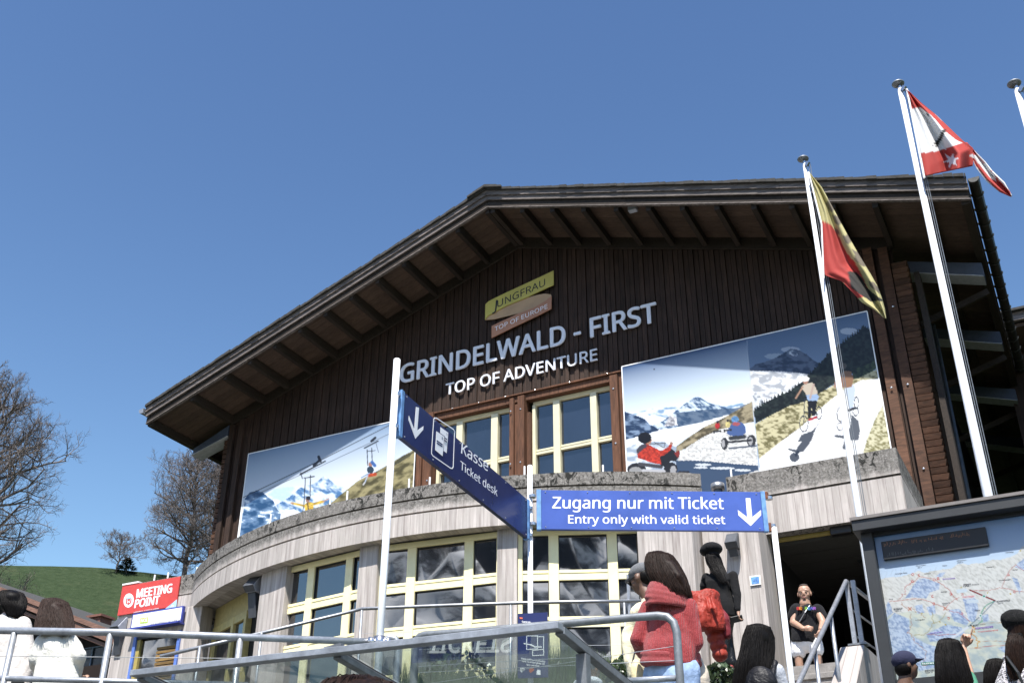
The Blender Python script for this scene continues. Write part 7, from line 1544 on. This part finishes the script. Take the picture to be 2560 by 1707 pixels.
# --- man with the navy cap
Y5 = 9.9; T = thing('person', 'person in a navy baseball cap turned to the right before the map', 'person', (J(2262, 1707, Y5)[0], Y5, 2.36))
c_ = J(2265, 1662, Y5); nk = J(2258, 1700, Y5); sl = J(2222, 1725, Y5); sr = J(2325, 1718, Y5+.05); sl, sr = SH(sl, sr); wa = J(2275, 1820, Y5); hi = J(2278, 1890, Y5)
b = MB(); M_ = head(b, c_, (.85, .55, .1), 1.0); cap_(b, c_, nk-(0, 0, .08), .055, .062); torso(b, nk-(0, 0, .03), sl, sr, wa, hi, .10); el, er = J(2205, 1810, Y5), J(2345, 1800, Y5); chain(b, [sl, el, el+(0, .2, .05)], [.05, .042, .03]); chain(b, [sr, er, er+(0, .15, .08)], [.05, .042, .03]); legs(b, hi-(0, 0, .05), .085, 2.38); hand(b, el+(0, .2, .05), (0, 1, 0), (1, 0, 0)); hand(b, er+(0, .15, .08), (0, 1, 0), (-1, 0, 0)); organic('body', b, m_skin3, T, .012)
k = MB(); k.ell(c_+M_@np.array([0, -.008, .040]), (.090, .108, .082), 16, M_); organic('cap', k, cloth_m('navy_cotton', (.016, .018, .045), .85), T, .008, 3); k = MB()
for s_ in np.linspace(-1, 1, 9): chain(k, [c_+M_@np.array([s_*.068, .075*(1-.2*s_*s_), .035]), c_+M_@np.array([s_*.060, .165-.035*s_*s_, .040-.012*s_*s_])], [.008, .006], 6)
organic('cap_peak', k, cloth_m('navy_peak', (.016, .018, .045), .85), T, .006, 3)
k = MB(); k.ell(c_+M_@np.array([0, -.032, -.025]), (.080, .072, .080), 12, M_); organic('hair', k, h_black, T, .010)
k = MB(); torso(k, nk-(0, 0, .05), sl, sr, wa, hi, .125, .17, .18); chain(k, [sl, el], [.065, .06]); chain(k, [sr, er], [.065, .06]); organic('jacket', k, cloth_m('grey_blue_fabric', (.10, .13, .20), .85, 0, .5), T, .012, 4, .010); k = MB(); legs(k, hi, .09, 2.4, r=(.1, .07, .055)); k.ell(hi, (.16, .12, .13), 12); organic('trousers', k, m_blk, T, .014)
# --- woman in green pointing at the map
Y6 = 9.6; T = thing('person', 'person with long straight black hair and green top pointing at the map', 'person', (J(2385, 1707, Y6)[0], Y6, 2.36))
c_ = J(2374, 1638, Y6); nk = J(2380, 1680, Y6); sl = J(2335, 1712, Y6); sr = J(2438, 1706, Y6+.04); sl, sr = SH(sl, sr); wa = J(2390, 1810, Y6); hi = J(2392, 1890, Y6)
b = MB(); head(b, c_, (.1, 1, .2)); cap_(b, c_, nk-(0, 0, .08), .05, .06); torso(b, nk-(0, 0, .02), sl, sr, wa, hi, .09); er = J(2424, 1690, Y6+.26); wr = J(2408, 1618, Y6+.50); chain(b, [sr, er, wr], [.05, .042, .028]); el = J(2325, 1800, Y6); chain(b, [sl, el, el+(0, .2, .05)], [.045, .04, .03]); legs(b, hi-(0, 0, .05), .085, 2.38)
hand(b, wr, RT*.25+UP*.75+FW*.10, -RT*1.0+UP*.2, .088, 1.2, point=True); hand(b, el+(0, .2, .05), (0, 1, 0), (1, 0, 0)); organic('body', b, m_skin, T, .007, 3)
k = MB(); torso(k, nk-(0, 0, .04), sl, sr, wa, hi, .12, .15, .17); chain(k, [sl, el], [.062, .055]); chain(k, [sr, er], [.062, .05]); organic('top', k, cloth_m('green_cotton', (.045, .17, .11), .85, 0, .5), T, .012, 4, .010); k = MB(); legs(k, hi, .09, 2.4, r=(.1, .07, .055)); k.ell(hi, (.16, .12, .13), 12); organic('trousers', k, m_blk, T, .014)
hcx = [(J(2373, 1596, Y6), .02, .02), (J(2373, 1603, Y6), .080, .09), (J(2375, 1630, Y6), .112, .115), (J(2380, 1665, Y6-.03), .125, .115), (J(2386, 1700, Y6-.05), .14, .11), (J(2392, 1760, Y6-.06), .13, .08)]
k = MB(); hairloft(k, hcx); hairshell(k, c_); organic('hair', k, h_black, T, .011); strands('hair_locks', h_black, T, hcx, 460, .005, seed=12, jit=.006)
# --- girl
Y7 = 9.9; T = thing('person', 'shorter person with straight black hair between the green top and the patterned coat', 'person', (J(2490, 1707, Y7)[0], Y7, 2.36))
c_ = J(2492, 1680, Y7); nk = J(2494, 1715, Y7); sl = J(2465, 1740, Y7); sr = J(2530, 1738, Y7); sl, sr = SH(sl, sr); wa = J(2498, 1810, Y7); hi = J(2500, 1860, Y7)
b = MB(); head(b, c_, (.1, 1, .2), .93); cap_(b, c_, nk-(0, 0, .08), .045, .05); torso(b, nk-(0, 0, .02), sl, sr, wa, hi, .08, .11, .12); legs(b, hi, .07, 2.38, r=(.07, .05, .04)); 
for s__, sh_ in ((-1, sl), (1, sr)): e_ = sh_+np.array([s__*.03, 0, -.24]); chain(b, [sh_, e_, e_+(0, .16, .02)], [.04, .033, .026]); hand(b, e_+(0, .16, .02), (0, 1, 0), (-s__, 0, 0), .07)
organic('body', b, m_skin, T, .012); k = MB(); torso(k, nk-(0, 0, .04), sl, sr, wa, hi, .1, .13, .14); legs(k, hi, .07, 2.4, r=(.085, .06, .05)); [cap_(k, sh_, sh_+np.array([s__*.03, 0, -.24]), .055, .05) for s__, sh_ in ((-1, sl), (1, sr))]; organic('clothes', k, cloth_m('dark_grey_clothes', (.04, .04, .045)), T, .012)
hcx = [(J(2492, 1646, Y7), .02, .02), (J(2492, 1652, Y7), .075, .08), (J(2492, 1675, Y7), .098, .10), (J(2494, 1705, Y7-.02), .105, .10), (J(2496, 1760, Y7-.03), .10, .07)]
k = MB(); hairloft(k, hcx); hairshell(k, c_); organic('hair', k, h_black, T, .011); strands('hair_locks', h_black, T, hcx, 260, .005, seed=13, jit=.005)
# --- person in patterned coat with beanie
Y8 = 9.7; T = thing('person', 'person with a large black beanie and black and white patterned coat at the right edge', 'person', (J(2560, 1707, Y8)[0], Y8, 2.36))
c_ = J(2548, 1575, Y8); nk = J(2545, 1625, Y8); sl = J(2520, 1655, Y8-.03); sr = J(2640, 1650, Y8); sl, sr = SH(sl, sr); wa = J(2570, 1740, Y8); hi = J(2575, 1830, Y8)
b = MB(); head(b, c_, (-.2, 1, .1)); cap_(b, c_, nk-(0, 0, .06), .05, .06); torso(b, nk, sl, sr, wa, hi, .1); el, er = J(2505, 1740, Y8), J(2655, 1740, Y8); chain(b, [sl, el, el+(0, .2, .05)], [.05, .04, .03]); chain(b, [sr, er, er+(0, .2, .05)], [.05, .04, .03]); legs(b, hi, .085, 2.38); hand(b, el+(0, .2, .05), (0, 1, 0), (1, 0, 0)); hand(b, er+(0, .2, .05), (0, 1, 0), (-1, 0, 0)); organic('body', b, m_skin, T, .012)
def pattern_m():
    m, t, b = nt('black_white_pattern'); v = coords(t); f = noise_f(t, v, 26, 4, .6, 3.5); L(t, ramp(t, f, [(.47, (.02, .02, .022)), (.50, (.6, .58, .6))]), b.inputs['Base Color']); b.inputs['Roughness'].default_value = .85; bump(t, b, noise_f(t, v, 9, 3), .5, .02); return m
k = MB(); torso(k, nk-(0, 0, .04), sl, sr, wa, hi, .15, .2, .22); chain(k, [sl, el], [.085, .08]); chain(k, [sr, er], [.085, .08]); k.ell(nk-(0, 0, .05), (.12, .11, .05), 12); organic('coat', k, pattern_m(), T, .012, 4, .012)
k = MB(); k.ell(J(2545, 1552, Y8), (.125, .13, .085), 16); k.ell(J(2538, 1545, Y8), (.115, .12, .07), 14); k.ell(J(2548, 1590, Y8), (.094, .105, .07), 14); organic('beanie', k, cloth_m('black_wool', (.005, .005, .005), .95, 50, var=.2), T, .009, 4, .005, 14)
hcx = [(J(2549, 1590, Y8), .085, .09), (J(2550, 1610, Y8-.02), .10, .10), (J(2552, 1650, Y8-.06), .11, .08), (J(2556, 1700, Y8-.09), .09, .05)]; k = MB(); hairloft(k, hcx); hairshell(k, c_); organic('hair', k, h_brown, T, .011); strands('hair_locks', h_brown, T, hcx, 240, .005, seed=14)
k = MB(); legs(k, hi, .09, 2.4, r=(.1, .07, .055)); k.ell(hi, (.16, .12, .13), 12); organic('trousers', k, m_blk, T, .014)
MB().tube([J(2516, 1640, Y8-.16), J(2545, 1680, Y8-.20), J(2568, 1735, Y8-.2)], .012, 6).build('bag_strap', m_black, T, uvf=None)
# --- two people behind the left railing
Y9 = 7.0; T = thing('person', 'person with short black hair and cream shirt behind the left railing', 'person', (J(25, 1707, Y9)[0], Y9, 2.93))
c_ = J(30, 1507, Y9); nk = J(30, 1530, Y9); sl = J(-24, 1538, Y9-.1); sr = J(70, 1549, Y9+.08); sl, sr = SH(sl, sr); wa = J(20, 1660, Y9); hi = J(20, 1725, Y9)
b = MB(); head(b, c_, (-.45, .9, 0), 1.0); cap_(b, c_, nk-(0, 0, .06), .055, .062); torso(b, nk-(0, 0, .02), sl, sr, wa, hi, .10); el, er = J(-45, 1660, Y9), J(72, 1665, Y9+.1); chain(b, [sl, el, J(-40, 1720, Y9)], [.05, .042, .03]); chain(b, [sr, er, J(60, 1722, Y9+.1)], [.05, .042, .03]); legs(b, hi-(0, 0, .03), .085, 2.94); hand(b, J(-40, 1720, Y9), (0, .2, -1), (0, 1, 0)); hand(b, J(60, 1722, Y9+.1), (0, .2, -1), (0, 1, 0)); organic('body', b, m_skin, T, .012)
k = MB(); torso(k, nk-(0, 0, .04), sl, sr, wa, hi, .13, .19, .20); chain(k, [sl, el, J(-40, 1705, Y9)], [.075, .07, .055]); chain(k, [sr, er, J(62, 1705, Y9+.1)], [.075, .07, .055]); organic('shirt', k, cloth_m('cream_shirt', (.50, .47, .44), .85, 0, .6, var=.04), T, .012, 5, .007, 7, 3); k = MB(); legs(k, hi, .09, 2.96, r=(.1, .07, .055)); k.ell(hi, (.16, .12, .13), 12); organic('trousers', k, m_blk, T, .014)
hcx = [(J(31, 1476, Y9), .02, .02), (J(31, 1481, Y9), .078, .085), (J(33, 1498, Y9), .092, .105), (J(35, 1517, Y9-.01), .078, .09), (J(36, 1532, Y9-.01), .058, .065), (J(36, 1542, Y9-.01), .045, .055)]
k = MB(); hairloft(k, hcx); hairshell(k, c_); organic('hair', k, h_black, T, .010, 4); strands('hair_locks', h_black, T, hcx, 260, .0055, seed=15, jit=.004)
T = thing('person', 'person with long brown hair and off white coat behind the left railing', 'person', (J(135, 1707, Y9)[0], Y9-.1, 2.93)); Yb = Y9-.1
c_ = J(140, 1535, Yb); nk = J(138, 1565, Yb); sl = J(98, 1592, Yb-.08); sr = J(186, 1590, Yb+.08); sl, sr = SH(sl, sr); wa = J(140, 1670, Yb); hi = J(142, 1735, Yb)
b = MB(); head(b, c_, (.2, .95, 0), .97); cap_(b, c_, nk-(0, 0, .06), .05, .06); torso(b, nk-(0, 0, .02), sl, sr, wa, hi, .10); el, er = J(92, 1645, Yb-.08), J(197, 1640, Yb+.08); hl, hr_ = J(100, 1690, Yb+.2), J(186, 1690, Yb+.2); chain(b, [sl, el, hl], [.05, .042, .03]); chain(b, [sr, er, hr_], [.05, .042, .03]); legs(b, hi-(0, 0, .03), .085, 2.94); hand(b, hl, (0, 1, 0), (1, 0, 0)); hand(b, hr_, (0, 1, 0), (-1, 0, 0)); organic('body', b, m_skin, T, .012)
k = MB(); torso(k, nk-(0, 0, .03), sl, sr, wa, hi, .13, .175, .20); k.ell(hi-(0, 0, .2), (.21, .16, .2), 14); chain(k, [sl, el, hl], [.075, .07, .05]); chain(k, [sr, er, hr_], [.075, .07, .05]); k.ell(nk-(0, 0, .06), (.10, .09, .04), 12); organic('coat', k, cloth_m('off_white_coat', (.56, .55, .50), .75, 0, .7, var=.04), T, .011, 5, .012, 6.5, 9)
hcx = [(J(139, 1496, Yb), .03, .03), (J(139, 1503, Yb), .080, .09), (J(139, 1522, Yb), .104, .11), (J(138, 1555, Yb-.03), .13, .12), (J(134, 1582, Yb-.08), .15, .08)]
k = MB(); hairloft(k, hcx); hairshell(k, c_); organic('hair', k, h_brown2, T, .011, 4); strands('hair_locks', h_brown2, T, hcx, 380, .006, seed=16)
k = MB(); legs(k, hi-(0, 0, .1), .09, 2.96, r=(.09, .07, .055)); organic('trousers', k, m_blk, T, .014)
# --- seated person in grey behind the glass
Ys = 9.4; T = thing('person', 'person in a pale grey top and knitted grey hat seen through the glass canopy', 'person', (J(1455, 1707, Ys)[0], Ys, 2.36))
c_ = J(1478, 1672, Ys); nk = J(1470, 1700, Ys); sl = J(1420, 1722, Ys); sr = J(1520, 1722, Ys); sl, sr = SH(sl, sr); wa = J(1470, 1800, Ys); hi = J(1470, 1870, Ys)
b = MB(); M_ = head(b, c_, (.3, 1, -.2)); cap_(b, c_, nk-(0, 0, .08), .05, .06); torso(b, nk, sl, sr, wa, hi, .1)
for s__, sh_ in ((-1, sl), (1, sr)): e_ = sh_+np.array([s__*.04, 0, -.3]); chain(b, [sh_, e_, e_+(0, .2, .05)], [.05, .04, .03]); hand(b, e_+(0, .2, .05), (0, 1, 0), (-s__, 0, 0))
legs(b, hi, .085, 2.38); organic('body', b, m_skin2, T, .012); k = MB(); k.ell(c_+M_@np.array([0, -.01, .04]), (.092, .105, .085), 14, M_); organic('knitted_hat', k, cloth_m('pale_grey_rib', (.48, .48, .50), .9, 60), T, .009, 3, .003)
k = MB(); torso(k, nk-(0, 0, .01), sl, sr, wa, hi, .15, .19, .2); k.ell(nk-(0, 0, .02), (.14, .12, .06), 12); chain(k, [sl, sl+np.array([-.04, 0, -.3])], [.085, .07]); chain(k, [sr, sr+np.array([.04, 0, -.3])], [.085, .07]); organic('hooded_top', k, cloth_m('pale_grey_cotton', (.55, .56, .60), .85, 0, .6, var=.08), T, .012, 4, .012); k = MB(); legs(k, hi, .09, 2.4, r=(.1, .07, .055)); k.ell(hi, (.16, .12, .13), 12); organic('trousers', k, m_blk, T, .014)
# --- head of someone close to the camera at the lower edge
Dn = 2.1; c_ = at(895, 1868, Dn); T = thing('person', 'dark haired person very close to the camera, only the crown of the head showing', 'person', (c_[0], c_[1], .02))
b = MB(); head(b, c_, (-.45, .9, 0)); nk = c_-np.array([0, 0, .17]); cap_(b, c_, nk, .05, .06); sl, sr = nk+RT*-.19-(0, 0, .08), nk+RT*.19-(0, 0, .08); wa = nk-(0, 0, .42); hi = nk-(0, 0, .62); torso(b, nk, sl, sr, wa, hi, .1); legs(b, hi-(0, 0, .03), .085, .02, (-.45, .89, 0))
for s__, sh_ in ((-1, sl), (1, sr)): e_ = sh_+RT*s__*.04-(0, 0, .28); chain(b, [sh_, e_, e_-(0, 0, .24)], [.05, .04, .03]); hand(b, e_-(0, 0, .24), (0, 0, -1), (0, 1, 0))
organic('body', b, m_skin, T, .012); k = MB(); k.ell(c_+(0, 0, .035), (.094, .108, .095), 16); k.ell(c_+(.0, -.03, -.01), (.088, .09, .09), 14); organic('hair', k, h_brown, T, .009); hcx = [(c_+(0, 0, .128), .02, .02), (c_+(0, 0, .115), .06, .06), (c_+(0, 0, .06), .095, .108), (c_+(0, 0, -.01), .10, .11)]; strands('hair_locks', h_brown, T, hcx, 380, .003, seed=17, jit=.004)
k = MB(); torso(k, nk-(0, 0, .04), sl, sr, wa, hi, .13, .17, .18); [chain(k, [sh_, sh_+RT*s__*.04-(0, 0, .28), sh_+RT*s__*.04-(0, 0, .48)], [.07, .06, .05]) for s__, sh_ in ((-1, sl), (1, sr))]; organic('jacket', k, cloth_m('charcoal_jacket', (.05, .05, .055)), T, .014); k = MB(); legs(k, hi, .09, .04, (-.45, .89, 0), r=(.1, .07, .055)); k.ell(hi, (.16, .12, .13), 12); organic('trousers', k, m_blk, T, .014)
